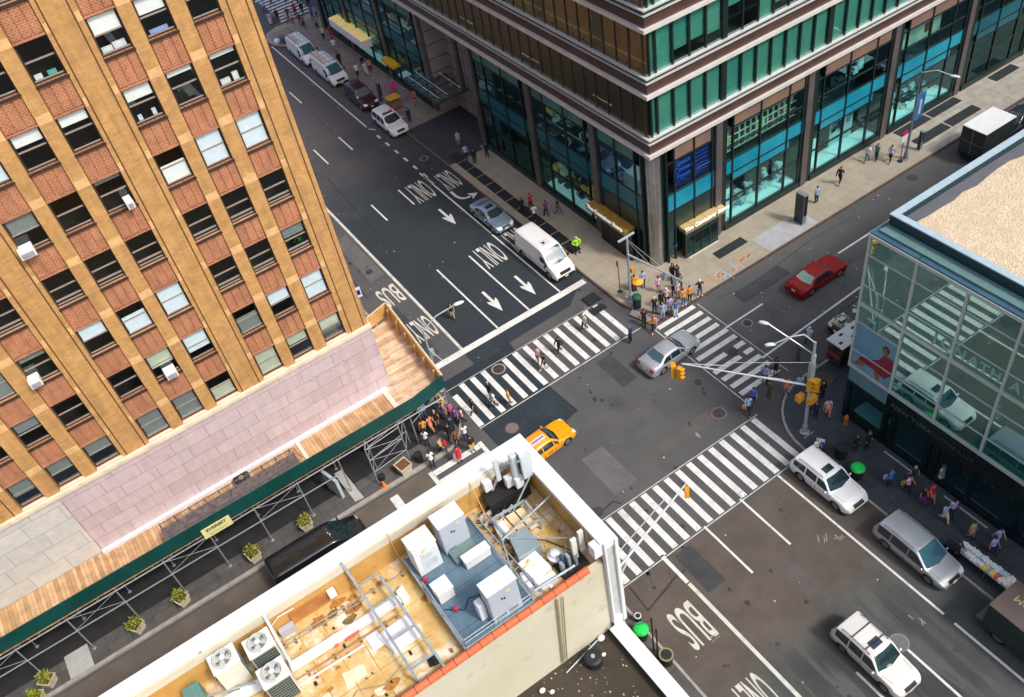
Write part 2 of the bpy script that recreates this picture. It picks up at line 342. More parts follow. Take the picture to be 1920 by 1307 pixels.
# sidewalks: raised blocks with a kerb of their own
def arc(cx, cy, r, a0, a1, n=8):
    return [(cx+r*math.cos(R(a0+(a1-a0)*i/n)), cy+r*math.sin(R(a0+(a1-a0)*i/n))) for i in range(n+1)]
NE = [(30.85, 104.5), (29.9, 107.2), (28.7, 109.0), (28.4, 111.2), (29.2, 113.2), (31.0, 114.0), (140, 114.0), (140, 39.85), (35.3, 39.85)] + arc(34.9, 43.9, 4.05, 270, 180, 7)
SE = arc(35.4, 24.6, 4.45, 180, 90, 8) + [(140, 29.05), (140, -60), (30.95, -60)]
SW = [(-80, 29.05), (11.6, 29.05)] + arc(11.6, 25.8, 3.25, 90, 0, 6) + [(14.85, -60), (-80, -60)]
NW = [(-80, 39.9), (12.2, 39.9)] + arc(12.2, 42.6, 2.7, -90, 0, 6) + [(14.9, 140), (-80, 140)]
def inset(poly, d):
    n = len(poly); out = []
    a = sum(poly[i][0]*poly[(i+1) % n][1]-poly[(i+1) % n][0]*poly[i][1] for i in range(n)); s = 1 if a > 0 else -1
    for i in range(n):
        p0 = Vector(poly[i-1]); p1 = Vector(poly[i]); p2 = Vector(poly[(i+1) % n])
        n1 = (p1-p0).normalized(); n2 = (p2-p1).normalized(); m = Vector((-n1.y-n2.y, n1.x+n2.x))*s
        m = m.normalized()/max(.4, m.length/2); out.append(tuple(p1+m*d))
    return out
def walk(poly, m, mk, wk=.16):
    ins = inset(poly, wk)
    b = MB(); b.prism(ins, -.05, .14); struct(b.build('sidewalk', m))
    k = MB(); n = len(poly)
    for i in range(n):
        j = (i+1) % n; a, b2, c, d = poly[i], poly[j], ins[j], ins[i]
        k.add([(*a, 0), (*b2, 0), (*b2, .15), (*a, .15), (*d, .15), (*c, .15), (*d, .1), (*c, .1)],
              [(0, 1, 2, 3), (3, 2, 5, 4), (4, 5, 7, 6)])
    o = k.build('kerb', mk); struct(o)
    bm = bmesh.new(); bm.from_mesh(o.data); bmesh.ops.recalc_face_normals(bm, faces=bm.faces); bm.to_mesh(o.data); bm.free()
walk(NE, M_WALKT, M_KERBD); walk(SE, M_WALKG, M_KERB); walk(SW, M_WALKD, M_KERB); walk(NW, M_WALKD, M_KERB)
FAR = [(-80, 128), (14.5, 128), (14.5, 200), (-80, 200)]
walk([(31, 127.5), (140, 127.5), (140, 220), (31, 220)], M_WALKR, M_KERB)
# paving that differs from the rest of its sidewalk; shed shade painted in
sheet('paving', [[(31.05, 76.2), (33.3, 76.2), (33.3, 112.5), (29.4, 112.5), (29.0, 110), (30.4, 107.4), (31.05, 104)], [(33.3, 84), (35.4, 84), (35.4, 112.5), (33.3, 112.5)]], .144, M_WALKR)
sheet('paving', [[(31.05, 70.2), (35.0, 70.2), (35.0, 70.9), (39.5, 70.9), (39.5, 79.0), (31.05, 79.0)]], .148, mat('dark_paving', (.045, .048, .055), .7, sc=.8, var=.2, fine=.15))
sheet('paving', [[(44.62,41.21), (47.77,40.93), (51.99,41.29), (54.05,41.43), (54.27,40.88), (49.23,40.57), (42.15,41.16)]][:0] or
      [[(43.6, 40.1), (43.6, 42.2), (47.4, 42.2), (47.4, 41.7), (49.0, 41.7), (49.0, 40.1)]], .144, mat('new_paving', (.36, .36, .38), .8, sc=1.2, var=.12, fine=.08))
sheet('paving', [[(31.61,42.64), (30.66,42.13), (31.26,39.97), (32.33,40.10)]], .146, mat('kerb_ramp', (.20, .225, .26), .7, sc=2, var=.15))
sheet('paving', [[(-60, 41.55), (13.9, 41.9), (14.3, 50.5), (11.7, 50.2), (11.4, 44.6), (-60, 44.6)]], .144, mat('shed_shade_paint', (.018, .018, .019), .85, sc=.7, var=.4, fine=.2))  # shade below the shed deck, painted as a near-black sheet
sheet('paving', [[(62, 40.1), (82, 40.1), (82, 44.3), (62, 44.3)]], .144, brickmat('slab_fine', (.36, .33, .28), (.33, .30, .26), (.20, .18, .15), bw=2.0, rh=1.0, ms=.02, offset=0, plane='XY'))
# vault gratings and cellar doors set in the pavement
def grates(rects, label, group=None):
    for i, (x0, y0, x1, y1) in enumerate(rects):
        b = MB(); b.box(x0, y0, .13, x1, y1, .155)
        o = b.build('pavement_grate', M_GRATE, loc=((x0+x1)/2, (y0+y1)/2, .13)) if False else b.build('pavement_grate', M_GRATE)
        tag(o, label[i] if isinstance(label, list) else label, 'grate', group)
gy = [(31.75, 71.6-i*1.72) for i in range(13)]
grates([(x, y-1.6, x+1.0, y) for x, y in gy if y-1.6 > 49.6], [s_+' iron vault grate counted from the crosswalk end of the row' for s_ in ('twelfth', 'eleventh', 'tenth', 'ninth', 'eighth', 'seventh', 'sixth', 'fifth', 'fourth', 'third', 'second', 'first', 'very last')], 'row of vault grates along the avenue kerb')
grates([(62.9, 43.45, 66.9, 44.4), (67.1, 43.45, 71.0, 44.4), (62.9, 41.4, 66.9, 42.45), (67.1, 41.4, 71.0, 42.45), (75.6, 43.3, 79, 44.3)],
       ['large dark vault grate against the tower, nearer the avenue', 'large dark vault grate against the tower, farther pair', 'large dark vault grate beside the kerb, nearer the avenue', 'large dark vault grate beside the kerb, farther pair', 'dark vault grate against the tower at the edge of the photo'])
grates([(40.1, 42.2, 43.2, 43.1)], 'brown rectangular grate in the pale pavement left of the tall kiosk')
grates([(29.0, 44.9, 30.2, 46.1), (28.6, 43.9, 29.9, 44.6)], ['square drain grate in the road just beyond the stop line', 'dark drain grate by the first crosswalk bar at the corner'])
# utility spray paint
sp = MB()
def mark(x, y, a, l, wd=.1, z=.0125): 
    d = Vector((math.cos(a), math.sin(a)))*l/2; p = Vector((-math.sin(a), math.cos(a)))*wd/2; c = Vector((x, y))
    sp.add([(*(c-d-p), z), (*(c+d-p), z), (*(c+d+p), z), (*(c-d+p), z)], [(0, 1, 2, 3)])
for (x, y) in ((38.93,40.91), (40.03,40.75), (41.24,40.93), (37.68,40.78), (38.41,40.96), (41.71,40.94)):
    for k in range(3): mark(x+rnd.uniform(-.3, .3), y+rnd.uniform(-.25, .25), rnd.choice([0, 1.57, .4]), rnd.uniform(.5, 1.1), .09, .1485)
sp.cm = 0; struct(sp.build('spray_marks', mat('orange_spray', (.75, .28, .10), .8, sc=4, col2=(.55, .25, .14))))
sp = MB()
for (x, y) in ((40.49,40.75), (39.01,40.39), (38.91,41.19)):
    for k in range(3): mark(x+rnd.uniform(-.4, .4), y+rnd.uniform(-.3, .3), rnd.choice([0, 1.57, .9]), rnd.uniform(.5, 1.1), .08, .1492)
struct(sp.build('spray_marks', mat('blue_spray', (.30, .42, .55), .8, sc=4, var=.2)))
sp = MB()
for (x, y) in ((27.01,19.04), (27.87,18.58), (26.91,30.05), (25.70,24.47), (27.04,12.30), (17.34,18.32), (5.56,36.63), (10.19,37.45)):
    for k in range(3): mark(x+rnd.uniform(-.35, .35), y+rnd.uniform(-.3, .3), rnd.choice([0, 1.57, .9]), rnd.uniform(.3, .6), .05)
struct(sp.build('spray_marks', mat('pale_spray', (.34, .31, .27), .8, sc=4, var=.2)))

# ---------------------------------------------------------------- painted markings
pm = MB(); pw = MB(); ZM = .0115
def line(b, x0, y0, x1, y1, wd):
    d = (Vector((x1, y1))-Vector((x0, y0))).normalized(); p = Vector((-d.y, d.x))*wd/2
    z = ZM if b is pm else ZM-.0008
    b.add([(x0-p.x, y0-p.y, z), (x1-p.x, y1-p.y, z), (x1+p.x, y1+p.y, z), (x0+p.x, y0+p.y, z)], [(0, 1, 2, 3)])
for i in range(15):                                       # crosswalk over the avenue, north side
    x = 15.75+.973*i
    if i == 4: line(pm, 19.72, 40.55, 19.72, 43.5, .44); continue
    line(pm, x, 40.45+.03*min(i, 6), x, 44.25 if i == 0 else 44.9, .44)
line(pw, 15.5, 40.3, 30.5, 40.5, .08); line(pw, 15.5, 45.0, 30.2, 45.0, .05)
for i in range(16):                                       # south side
    x = 15.9+.966*i; line(pm, x, 24.15+.012*i, x, 28.5, .44)
line(pw, 15.2, 24.02, 30.9, 24.2, .07); line(pw, 15.4, 28.62, 30.9, 28.62, .06)
for i in range(11):                                       # east side
    y = 39.55-.885*i; x1 = 35.0
    if i in (4, 5): x1 = 35.1
    if i == 6:
        line(pm, 31.35, y, 33.3, y, .42); line(pm, 34.2, y, 35.1, y, .42); continue
    if i == 7:
        line(pm, 31.35, y, 33.9, y, .42); line(pm, 34.3, y, 35.1, y, .42); continue
    line(pm, 31.35, y, x1, y, .42)
line(pw, 31.1, 29.9, 31.1, 39.6, .08); line(pw, 35.35, 30.1, 35.35, 39.6, .06)
for i in range(10): line(pm, 10.85, 39.0-.95*i, 14.6, 39.0-.95*i, .48)   # west side
line(pm, 10.68, 39.3, 10.68, 30, .3); line(pm, 14.78, 39.3, 14.78, 30, .3)
line(pm, 7.7, 39.2, 7.7, 33.4, .62)                       # stop line on the side street
line(pm, 15.8, 47.72, 30.55, 47.78, .62)                  # stop line on the avenue
line(pw, 18.78, 78, 18.72, 48.0, .24); line(pw, 18.72, 21.8, 18.75, -30, .24); line(pm, 18.7, 24.3, 18.7, 21.9, .26)
for x, y0, y1 in ((22.15, 57.7, 48.0), (25.2, 57.3, 48.0), (28.33, 71.5, 58.6), (28.3, 58.4, 48.0), (25.4, 70.6, 67.4), (22.3, 70.4, 67.1), (22.32, 83.6, 80.0),
                  (25.45, 97, 93.5), (25.36, 83.8, 80.4), (22.3, 97, 93.5), (25.4, 110, 106.5), (22.3, 110, 106.5), (22.1, 24.2, 20.0), (25.2, 24.3, 20.0), (22.1, 12.2, 8), (25.2, 11.6, 5), (22.1, 1, -4)):
    line(pm, x, y0, x, y1, .15)
line(pm, 28.55, 109.5, 28.45, 83.2, .16); line(pm, 28.45, 82.7, 28.9, 81.95, .14)
for i in range(6): line(pm, 28.5, 80.9-i*1.95, 28.5, 80.1-i*1.95, .24)
line(pm, 28.4, 70.9, 28.4, 68.9, .2)
line(pm, 28.3, 24.1, 28.35, 11.6, .15); line(pm, 28.35, 10.9, 28.4, 2.0, .16); line(pm, 28.4, 1.0, 28.4, -20, .16)
line(pm, 35.05, 36.2, 38.95, 36.25, .14); line(pm, 47.3, 36.45, 54, 36.5, .16); line(pm, 60, 36.5, 68, 36.5, .15)
line(pm, 34.9, 32.2, 46.2, 32.7, .16); line(pm, 52, 32.8, 70, 32.8, .15)
for i in range(14): line(pm, 32.2+(.2 if i % 3 else 0), 115.0+i*.98, 36.6, 115.0+i*.98, .45)   # far crosswalk
line(pm, 30, 126, 16, 126, .5)
for cx, cy in ((26.72, 63.5), (23.55, 51.0), (26.66, 50.75)):    # straight arrows, pointing down the avenue
    pm.add([(cx-.12, cy+1.55, ZM), (cx-.12, cy-.1, ZM), (cx-.42, cy+.25, ZM), (cx-.42, cy-.15, ZM), (cx, cy-1.55, ZM), (cx+.42, cy-.15, ZM), (cx+.42, cy+.25, ZM), (cx+.12, cy-.1, ZM), (cx+.12, cy+1.55, ZM)],
           [(0, 1, 7, 8), (1, 3, 4, 5, 7), (1, 2, 3), (5, 6, 7)])
ar = [(28.95, 66.6), (28.95, 65.6), (29.1, 65.0), (29.45, 64.7), (29.95, 64.6)]
for a, b in zip(ar, ar[1:]): line(pm, *a, *b, .26)
pm.add([(29.9, 64.05, ZM), (30.75, 64.6, ZM), (29.9, 65.2, ZM), (30.1, 64.6, ZM)], [(0, 1, 3), (3, 1, 2)])
def road_text(s, cx, cy, wd, ht, worn=True):
    o = text_obj('lettering', s, 1, M_PAINTW if worn else M_PAINT, (0, 0, 0), (0, 0, 0), ext=0.0, bold=.012)
    v = [p.co.copy() for p in o.data.vertices]
    x0, x1 = min(p.x for p in v), max(p.x for p in v); y0, y1 = min(p.y for p in v), max(p.y for p in v)
    for p, q in zip(o.data.vertices, v):
        p.co = (cx-((q.x-x0)/(x1-x0)-.5)*wd, cy-((q.y-y0)/(y1-y0)-.5)*ht, ZM)
    o.name = 'road_lettering'; struct(o)
    bm = bmesh.new(); bm.from_mesh(o.data)
    for f in bm.faces:
        if f.normal.z < 0: f.normal_flip()
    bm.to_mesh(o.data); bm.free()
road_text('ONLY', 26.85, 68.8, 2.0, 3.5); road_text('ONLY', 29.75, 68.4, 1.7, 3.3)
road_text('ONLY', 26.6, 56.1, 2.1, 3.2); road_text('ONLY', 29.55, 56.2, 1.9, 3.2)
road_text('BUS', 17.45, 57.6, 1.8, 2.7); road_text('ONLY', 17.5, 52.2, 1.9, 2.8)
road_text('BUS', 17.05, 19.7, 1.75, 2.75); road_text('ONLY', 16.95, 14.2, 1.9, 2.8)
struct(pm.build('road_markings', M_PAINT)); struct(pw.build('road_markings', M_PAINTW))
# manhole covers
M_IRON = mat('cast_iron', (.07, .062, .06), .6, metal=.4, sc=9, var=.4, bump=.5, bsc=30)
def manhole(xy, label, r=.42, m=None, ring=None):
    t = thing('manhole_cover', label, 'manhole cover', (xy[0], xy[1], .012))
    b = MB(); b.lathe([(r, 0), (r, .006), (r*.86, .006), (r*.84, .002)], n=20); b.build('frame', ring or M_KERB, t, world=False)
    b = MB(); b.lathe([(r*.83, 0), (r*.83, .008), (r*.6, .008), (r*.58, .005), (r*.3, .005), (r*.28, .009)], n=20); b.build('lid', m or M_IRON, t, world=False)
MR = mat('rust_ring', (.38, .30, .24), .8, var=.3)
manhole((19.74,44.30), 'manhole cover with a wide pale rim at the upper edge of the left crosswalk', .55, ring=MR)
manhole((17.28,38.81), 'faint pinkish manhole in the dark patch left of the yellow taxi', .5, mat('pink_iron', (.17, .13, .13), .7), mat('pink_iron_rim', (.14, .11, .11), .7))
manhole((29.05,30.38), 'round reddish manhole near the inner end of the right crosswalks', .55, ring=mat('red_rim', (.2, .13, .12), .8))
manhole((29.92,33.46), 'round grey manhole below the hanging traffic signal', .42, ring=mat('dull_rim', (.11, .11, .10), .8))
manhole((33.81,33.94), 'dark manhole between the broken bars of the east crosswalk', .42, ring=M_IRON)
manhole((36.63,35.50), 'manhole with a light rim beyond the east crosswalk', .42)
manhole((17.62,29.33), 'dark ringed manhole beside the white roof parapet', .42, ring=M_IRON)
manhole((17.53,61.72), 'small bluish manhole in the bus lane near the brick tower', .42, ring=mat('blue_rim', (.12, .13, .18), .8))
manhole((25.17,11.95), 'wide grey manhole just ahead of the moving cream SUV', .55, mat('grey_iron', (.13, .14, .13), .7), mat('grey_rim', (.19, .20, .19), .7))
manhole((29.94,73.43), 'manhole beside the dark grates near the dashed turning line', .45)
manhole((58.98,39.00), 'dark manhole in the side street beyond the red sedan', .45, ring=M_IRON)
manhole((36.51,27.88), 'large brown round cover in the corner sidewalk by the food cart', .6, mat('brown_iron', (.09, .055, .04), .7), mat('brown_rim', (.13, .08, .06), .7))
for o in C.objects:
    if o.name.startswith('manhole_cover') and 'corner sidewalk' in o['label']: o.location.z = .145
# litter specks on the asphalt
lt = MB()
for k in range(120):
    x, y = (rnd.uniform(15.5, 30.5), rnd.uniform(4, 110)) if k % 3 else (rnd.uniform(32, 60), rnd.uniform(29.5, 39.5))
    s = rnd.uniform(.03, .08); a = rnd.uniform(0, 3)
    lt.add([(x+s*math.cos(a+q), y+s*math.sin(a+q), .013) for q in (0, 1.6, 3.1, 4.4)], [(0, 1, 2, 3)])
tag(lt.build('litter', mat('litter_white', (.5, .5, .46), .8, var=.3)), 'scattered pale specks of litter and chewing gum on the road', 'litter', kind='stuff')
# ================================================================== brick tower (left)
FY = 44.7
BR1 = brickmat('tan_brick', (.575, .325, .118), (.49, .265, .088), (.45, .25, .092), bw=.42, rh=.14, ms=.012, noise=.24, bump=.15, streak=.16)
BR1Y = brickmat('tan_brick_side', (.62, .345, .12), (.55, .29, .095), (.50, .28, .11), bw=.42, rh=.14, ms=.012, noise=.22, bump=.4, plane='YZ')
BR2 = brickmat('red_spandrel_brick', (.43, .16, .078), (.32, .115, .055), (.52, .26, .14), bw=.22, rh=.11, ms=.018, noise=.24, bump=.2, streak=.14)
M_CAST = mat('pale_cast_stone', (.66, .405, .18), .8, sc=2.5, var=.16)
M_GROOVE = mat('shadow_gap', (.11, .05, .02), .9)
M_LEDGE = mat('cream_ledge', (.74, .63, .48), .7, sc=1.5, var=.14)
M_WFR = mat('dark_window_frame', (.035, .026, .020), .5)
M_SASH = mat('sash_bar', (.30, .25, .21), .5)
M_DARKIN = mat('dark_room', (.018, .014, .013), .9)
M_BLIND = mat('white_roller_blind', (.88, .89, .88), .7, sc=2, var=.04)
M_BLINDB = mat('blue_white_blind', (.74, .84, .92), .6, sc=2, var=.06)
M_BLINDG = mat('greenish_blind', (.52, .58, .44), .7, sc=2, var=.08)
M_BLINDD = mat('grey_blind', (.22, .25, .24), .7, sc=2, var=.1)
G_WIN = glassmat('window_glass', (.93, .96, .96), .035)
bt = thing('brick_tower', 'tall golden brick building with reddish spandrels and many sash windows over a pink stone store', 'building', (11.5, FY, 0))
FL = [12.1+3.655*i for i in range(9)]; WH = 1.93; XL = -21.0; TOP = 46.5
COLS = [(4.0, 5.47), (6.21, 7.66), (8.49, 9.95), (.78, 2.27), (-1.46, .02), (-3.70, -2.21), (-6.96, -5.42), (-9.21, -7.80), (-11.46, -10.10), (-14.7, -13.2), (-16.9, -15.4), (-19.1, -17.6)]
xs = sorted(COLS)
p = MB()
edges = [XL]+[v for c in xs for v in c]+[11.5]
for a, b in zip(edges[0::2], edges[1::2]): p.box(a, FY, 10.0, b, FY+.5, TOP)
p.box(11.5-.9, FY+.5, 10.0, 11.5, FY+40, TOP)
p.box(XL, FY+.5, TOP-1.2, 10.6, FY+1, TOP)
p.box(XL, FY+1, 44.0, 10.6, FY+40, 44.5)
p.build('brick_wall', BR1, bt)
p = MB()                                           # recessed spandrels with projecting brick ribs
for a, b in xs:
    zs = [10.0]+[v for f in FL for v in (f-WH, f)]+[TOP-1.2]
    for z0, z1 in zip(zs[0::2], zs[1::2]):
        if z1-z0 < .05: continue
        p = MB()
        p.box(a, FY+.13, z0, b, FY+.5, z1)
        if z1-z0 > 1:
            p.box(a, FY+.075, z0, b, FY+.13, z0+.12); p.box(a, FY+.075, z1-.12, b, FY+.13, z1)
            w3 = (b-a)/3
            for k in range(3): p.box(a+k*w3+.05, FY+.085, z0+.17, a+(k+1)*w3-.05, FY+.13, z1-.17)
        p.build('spandrel', BR2, bt)
p = MB()
for gx in (2.50, 3.66, 10.31, 11.22, -3.98, -5.14, -12.0, -13.0): p.box(gx-.035, FY-.012, 10.0, gx+.035, FY+.01, TOP)
for a, b in xs: p.box(a-.03, FY-.006, 10, a, FY+.01, TOP)
p.cm = 1
for f in FL:
    z = f+.02
    for (a, b) in [(5.50, 6.16), (7.69, 8.44), (9.98, 10.24), (-0.02+.07, .73), (2.3, 2.45), (3.72, 3.95), (-2.16, -1.51), (-3.92, -3.75), (-5.37, -5.2), (-7.75, -7.01), (-10.05, -9.26), (-11.9, -11.51)]:
        p.box(a, FY-.009, z, b, FY+.01, z+.46)
p.build('facade_trim', [M_GROOVE, M_CAST], bt)
p = MB(); p.box(XL, FY+1.6, 10.0, 10.6, FY+1.7, TOP-1.5); 
for f in FL: p.box(XL, FY+.5, f+.4, 10.6, FY+1.6, f+.7)
p.build('interior', M_DARKIN, bt)
# side wall to the avenue: brick piers and windows again
p = MB()
for i in range(9): p.box(11.5, FY+.9+i*4.4, 10, 11.62, FY+2.3+i*4.4, TOP)
p.build('side_pier', BR1Y, bt)
# windows: (column, floor) -> (blind material, top fraction, bottom fraction) seen in the photo
WB = {(0,6):('w',0,.52),(0,5):('w',0,.36),(0,4):('w',.42,1),(0,3):('d',0,0),(0,2):('d',0,0),(0,1):('D',.35,1),(0,0):('g',0,1),
      (1,6):('w',0,.42),(1,5):('w',0,.16),(1,4):('b',0,1),(1,3):('d',0,0),(1,2):('d',0,0),(1,1):('b',0,.55),(1,0):('g',0,.42),
      (2,6):('w',0,.5),(2,5):('w',0,.14),(2,4):('b',0,1),(2,3):('d',0,0),(2,2):('D',0,.4),(2,1):('b',0,1),(2,0):('g',0,.55),
      (3,6):('d',0,0),(3,5):('w',0,.3),(3,4):('D',0,.12),(3,3):('d',0,0),(3,2):('b',0,1),(3,1):('b',0,.72),(3,0):('g',.45,1),
      (4,6):('d',0,0),(4,5):('w',0,.34),(4,4):('d',0,0),(4,3):('d',0,0),(4,2):('b',.35,1),(4,1):('g',0,.6),(4,0):('D',0,1),
      (5,5):('b',0,1),(5,4):('D',0,.5),(5,3):('d',0,0),(5,2):('b',0,.5),(5,1):('d',0,0),(5,0):('D',0,1),
      (6,4):('w',0,1),(6,3):('d',0,0),(6,2):('D',0,.2),(6,1):('d',0,0),(6,0):('D',0,.5),
      (7,2):('D',0,1),(7,1):('D',0,.42),(7,0):('D',0,.5),(8,1):('d',0,0),(8,0):('D',0,.6)}
BM = {'w': M_BLIND, 'b': M_BLINDB, 'g': M_BLINDG, 'D': M_BLINDD}
for ci, (a, b) in enumerate(COLS[:9]):
    for fi, zt in enumerate(FL[:8]):
        if ci >= 9 and fi > 1: continue
        z0 = zt-WH
        f = MB(); y0 = FY+.22
        f.box(a, y0, z0, a+.07, y0+.12, zt); f.box(b-.07, y0, z0, b, y0+.12, zt); f.box(a+.07, y0, zt-.08, b-.07, y0+.12, zt); f.box(a+.07, y0, z0, b-.07, y0+.12, z0+.09)
        zm = z0+WH*.52
        s = f; s.cm = 1; s.box(a+.07, y0+.02, zm-.035, b-.07, y0+.09, zm+.035); s.box(a+.07, y0+.01, z0+.09, b-.07, y0+.07, z0+.14)
        if (ci, fi) in ((0,3),(1,3),(2,3),(1,2),(0,2),(2,2),(3,3),(4,3),(5,3),(6,3)): s.box(a+.07, y0+.0, z0+.30, b-.07, y0+.09, z0+.38)
        fr = f.build('window', [M_WFR, M_SASH], bt, loc=((a+b)/2, y0, z0))
        s = MB(); s.quad((a+.07, y0+.05, z0+.09), (b-.07, y0+.05, z0+.09), (b-.07, y0+.05, zt-.08), (a+.07, y0+.05, zt-.08)); s.build('pane', G_WIN, fr)
        s = MB(); s.box(a-.04, FY-.05, z0-.09, b+.04, y0, z0-.002); s.build('sill', M_LEDGE if fi == 0 else M_WFR, fr)
        k, t0, t1 = WB.get((ci, fi), ('D', 0, rnd.choice([0, .3, .6])))
        if k != 'd' and t1 > t0:
            za = zt-.08-(WH-.2)*t1; zb = zt-.08-(WH-.2)*t0
            s = MB(); s.box(a+.1, y0+.065, za, b-.1, y0+.08, zb); s.build('blind', BM[k], fr)
# things on the window sills
def clutter(ci, fi, items, label):
    a, b = COLS[ci]; z = FL[fi]-WH+.10
    for i, (u, w_, h, col) in enumerate(items):
        m = MB(); x = a+.12+u*(b-a-.24); m.box(x, FY+.40, z, x+w_, FY+.56, z+h)
        o = m.build('box', mat('sill_%s' % col, {'white': (.75, .76, .78), 'teal': (.1, .42, .34), 'brown': (.4, .25, .1), 'blue': (.3, .4, .7)}[col], .7))
        tag(o, label[i], 'box')
clutter(0, 6, [(0, .5, .22, 'white'), (.45, .6, .28, 'white')], ['low white paper stack on the sill of the top window, left half', 'taller white paper stack on the sill of the top window, right half'])
clutter(3, 6, [(.02, .35, .2, 'white'), (.5, .4, .18, 'teal')], ['white packet on the sill of the big dark upper left window', 'teal packet on the sill of the big dark upper left window'])
clutter(1, 6, [(.1, .9, .16, 'blue')], ['long pale blue box on the sill of the second window from the roof edge'])
clutter(2, 5, [(.05, .5, .25, 'white'), (.6, .3, .4, 'white')], ['white papers behind the sash right of a covered lamp', 'upright white card behind the rightmost upper sash'])
clutter(0, 5, [(.1, .2, .25, 'white'), (.7, .2, .3, 'white')], ['small white cup in the window left of the bright blinds', 'white jug in the window left of the bright blinds'])
clutter(3, 0, [(.2, .35, .2, 'brown')], ['brown parcel in the low window above the middle of the stone wall'])
clutter(4, 0, [(.3, .5, .22, 'white')], ['white carton in a low window just above the stone ledge'])
# air conditioners hung out of windows
def aircon(x, z, label, w_=.62):
    t = thing('window_air_conditioner', label, 'air conditioner', (x, FY-.1, z), 0, 'air conditioners in the brick tower windows')
    b = MB(); b.box(-w_/2, -.42, 0, w_/2, .35, .42); b.build('casing', mat('ac_white', (.72, .72, .72), .5, var=.06), t, world=False, bevel=.02)
    b = MB(); b.box(-w_/2+.07, -.432, .05, w_/2-.07, -.42, .33)
    for k in range(5): b.box(-w_/2+.07, -.44, .07+k*.05, w_/2-.07, -.43, .09+k*.05)
    b.build('grille', mat('ac_grille', (.30, .30, .32), .6), t, world=False)
for x_, z_, lab, w_ in (((-3.43,24.81) + ('white air conditioner with a broad grille in the left column of windows', .75)), ((1.92,24.91) + ('narrow tilted white air conditioner near the middle of the facade', .38)),
                  ((-0.59,13.99) + ('white air conditioner in a teal window low on the facade', .68)), ((-6.71,17.74) + ('cream air conditioner with dark grille at the lower left', .62))):
    aircon(x_, z_, lab, w_)
# ledge, pink stone store front and its lettering
p = MB(); p.box(XL, FY-.22, 9.78, 11.62, FY+.5, 10.02); p.box(XL, FY-.14, 9.62, 11.58, FY, 9.78); p.build('ledge', M_LEDGE, bt)
PK = brickmat('pink_stone', (.54, .425, .435), (.62, .51, .515), (.36, .26, .27), bw=2.25, rh=1.02, ms=.022, offset=.37, noise=.09, bump=.1, rough=.5, streak=.09)
p = MB(); p.box(-9.6, FY-.06, 2.6, 11.5, FY+.3, 9.62); p.box(11.5, FY-.06, 2.6, 11.6, FY+38, 9.62); p.build('stone_facing', PK, bt)
GS = brickmat('grey_stone', (.62, .60, .55), (.55, .54, .50), (.32, .31, .30), bw=2.3, rh=1.3, ms=.02, offset=.3, noise=.14, bump=.1, rough=.6)
p = MB(); p.box(XL, FY-.05, 2.6, -9.62, FY+.3, 9.62); p.build('stone_facing', GS, bt)
p = MB(); p.box(XL, FY+.02, 0, 11.4, FY+.4, 2.6)
for k in range(9): p.box(XL+1+k*3.6, FY-.05, 0, XL+1.5+k*3.6, FY+.02, 2.6)
p.build('store_front', mat('shop_dark', (.02, .025, .03), .25), bt)
vl = thing('store_lettering', 'thin grey engraved store name high on the pink stone wall', 'sign', (8.2, FY-.07, 8.05))
t_ = text_obj('letters', "VICTORIA'S", .62, mat('engraved_grey', (.52, .42, .43), .6), (8.3, FY-.075, 8.1), (R(90), 0, 0), vl, sx=1.15, ext=.01)
wc = MB(); wc.lathe([(.30, 0), (.30, .08), (.34, .1), (.34, .16), (.12, .16), (.12, .05)], n=18)
wc.M = None
# ================================================================== sidewalk shed
M_PLY = brickmat('deck_planks', (.62, .40, .22), (.42, .23, .10), (.25, .13, .06), bw=4.2, rh=.24, ms=.012, offset=.35, plane='YX', noise=.35, bump=.3)
M_PLYX = brickmat('deck_planks_x', (.82, .62, .45), (.56, .34, .18), (.32, .17, .08), bw=3.6, rh=.24, ms=.012, offset=.35, plane='XY', noise=.35, bump=.3)
M_PLYW = mat('plywood', (.46, .24, .07), .8, sc=1.2, col2=(.60, .36, .14), bump=.2)
M_GRN = mat('green_hoarding', (.002, .045, .042), .45, sc=.6, col2=(.004, .075, .068))
M_GALV = mat('galvanised_pipe', (.42, .46, .50), .4, metal=.5, sc=5, var=.15)
sh = thing('sidewalk_shed', 'plank roofed sidewalk shed with a green hoarding wrapped round the brick tower', 'shed', (2, 42.5, 0))
DK = 3.95
p = MB()
p.box(-24, 41.5, DK-.12, 10.9, 44.6, DK)
d1 = p.build('deck', M_PLY, sh)
p = MB(); p.prism([(10.9, 41.5), (12.0, 41.55), (14.25, 42.1), (14.85, 51.0), (11.62, 50.3), (11.62, 44.6), (10.9, 44.6)], DK-.12, DK+.02); p.build('deck', M_PLYX, sh)
for q_ in ((10.7, 41.55, DK, 11.05, 44.5, DK+.09), (3.9, 41.55, DK, 4.15, 44.3, DK+.1)): p = MB(); p.box(*q_); p.build('deck_beam', mat('pale_plank', (.72, .62, .50), .8, sc=2, var=.15), sh)
p = MB()                                        # flashing between deck and wall, gravel stop
p.box(-9.6, 44.30, DK+.002, 11.2, 44.62, DK+.22); p.build('flashing', mat('white_flashing', (.70, .66, .70), .5, var=.08), sh)
p = MB(); fas = [(-24, 41.4), (11.8, 41.32), (14.35, 41.75), (14.95, 51.1)]
for (a, b) in zip(fas[:2], fas[1:3]): p.bar((a[0], a[1], 4.72), (b[0], b[1], 4.72), .06, 1.16)
p.build('green_hoarding', M_GRN, sh)
p = MB(); p.bar((14.36, 41.78, 4.72), (14.95, 51.1, 4.72), .06, 1.16); p.build('green_hoarding', M_GRN, sh)
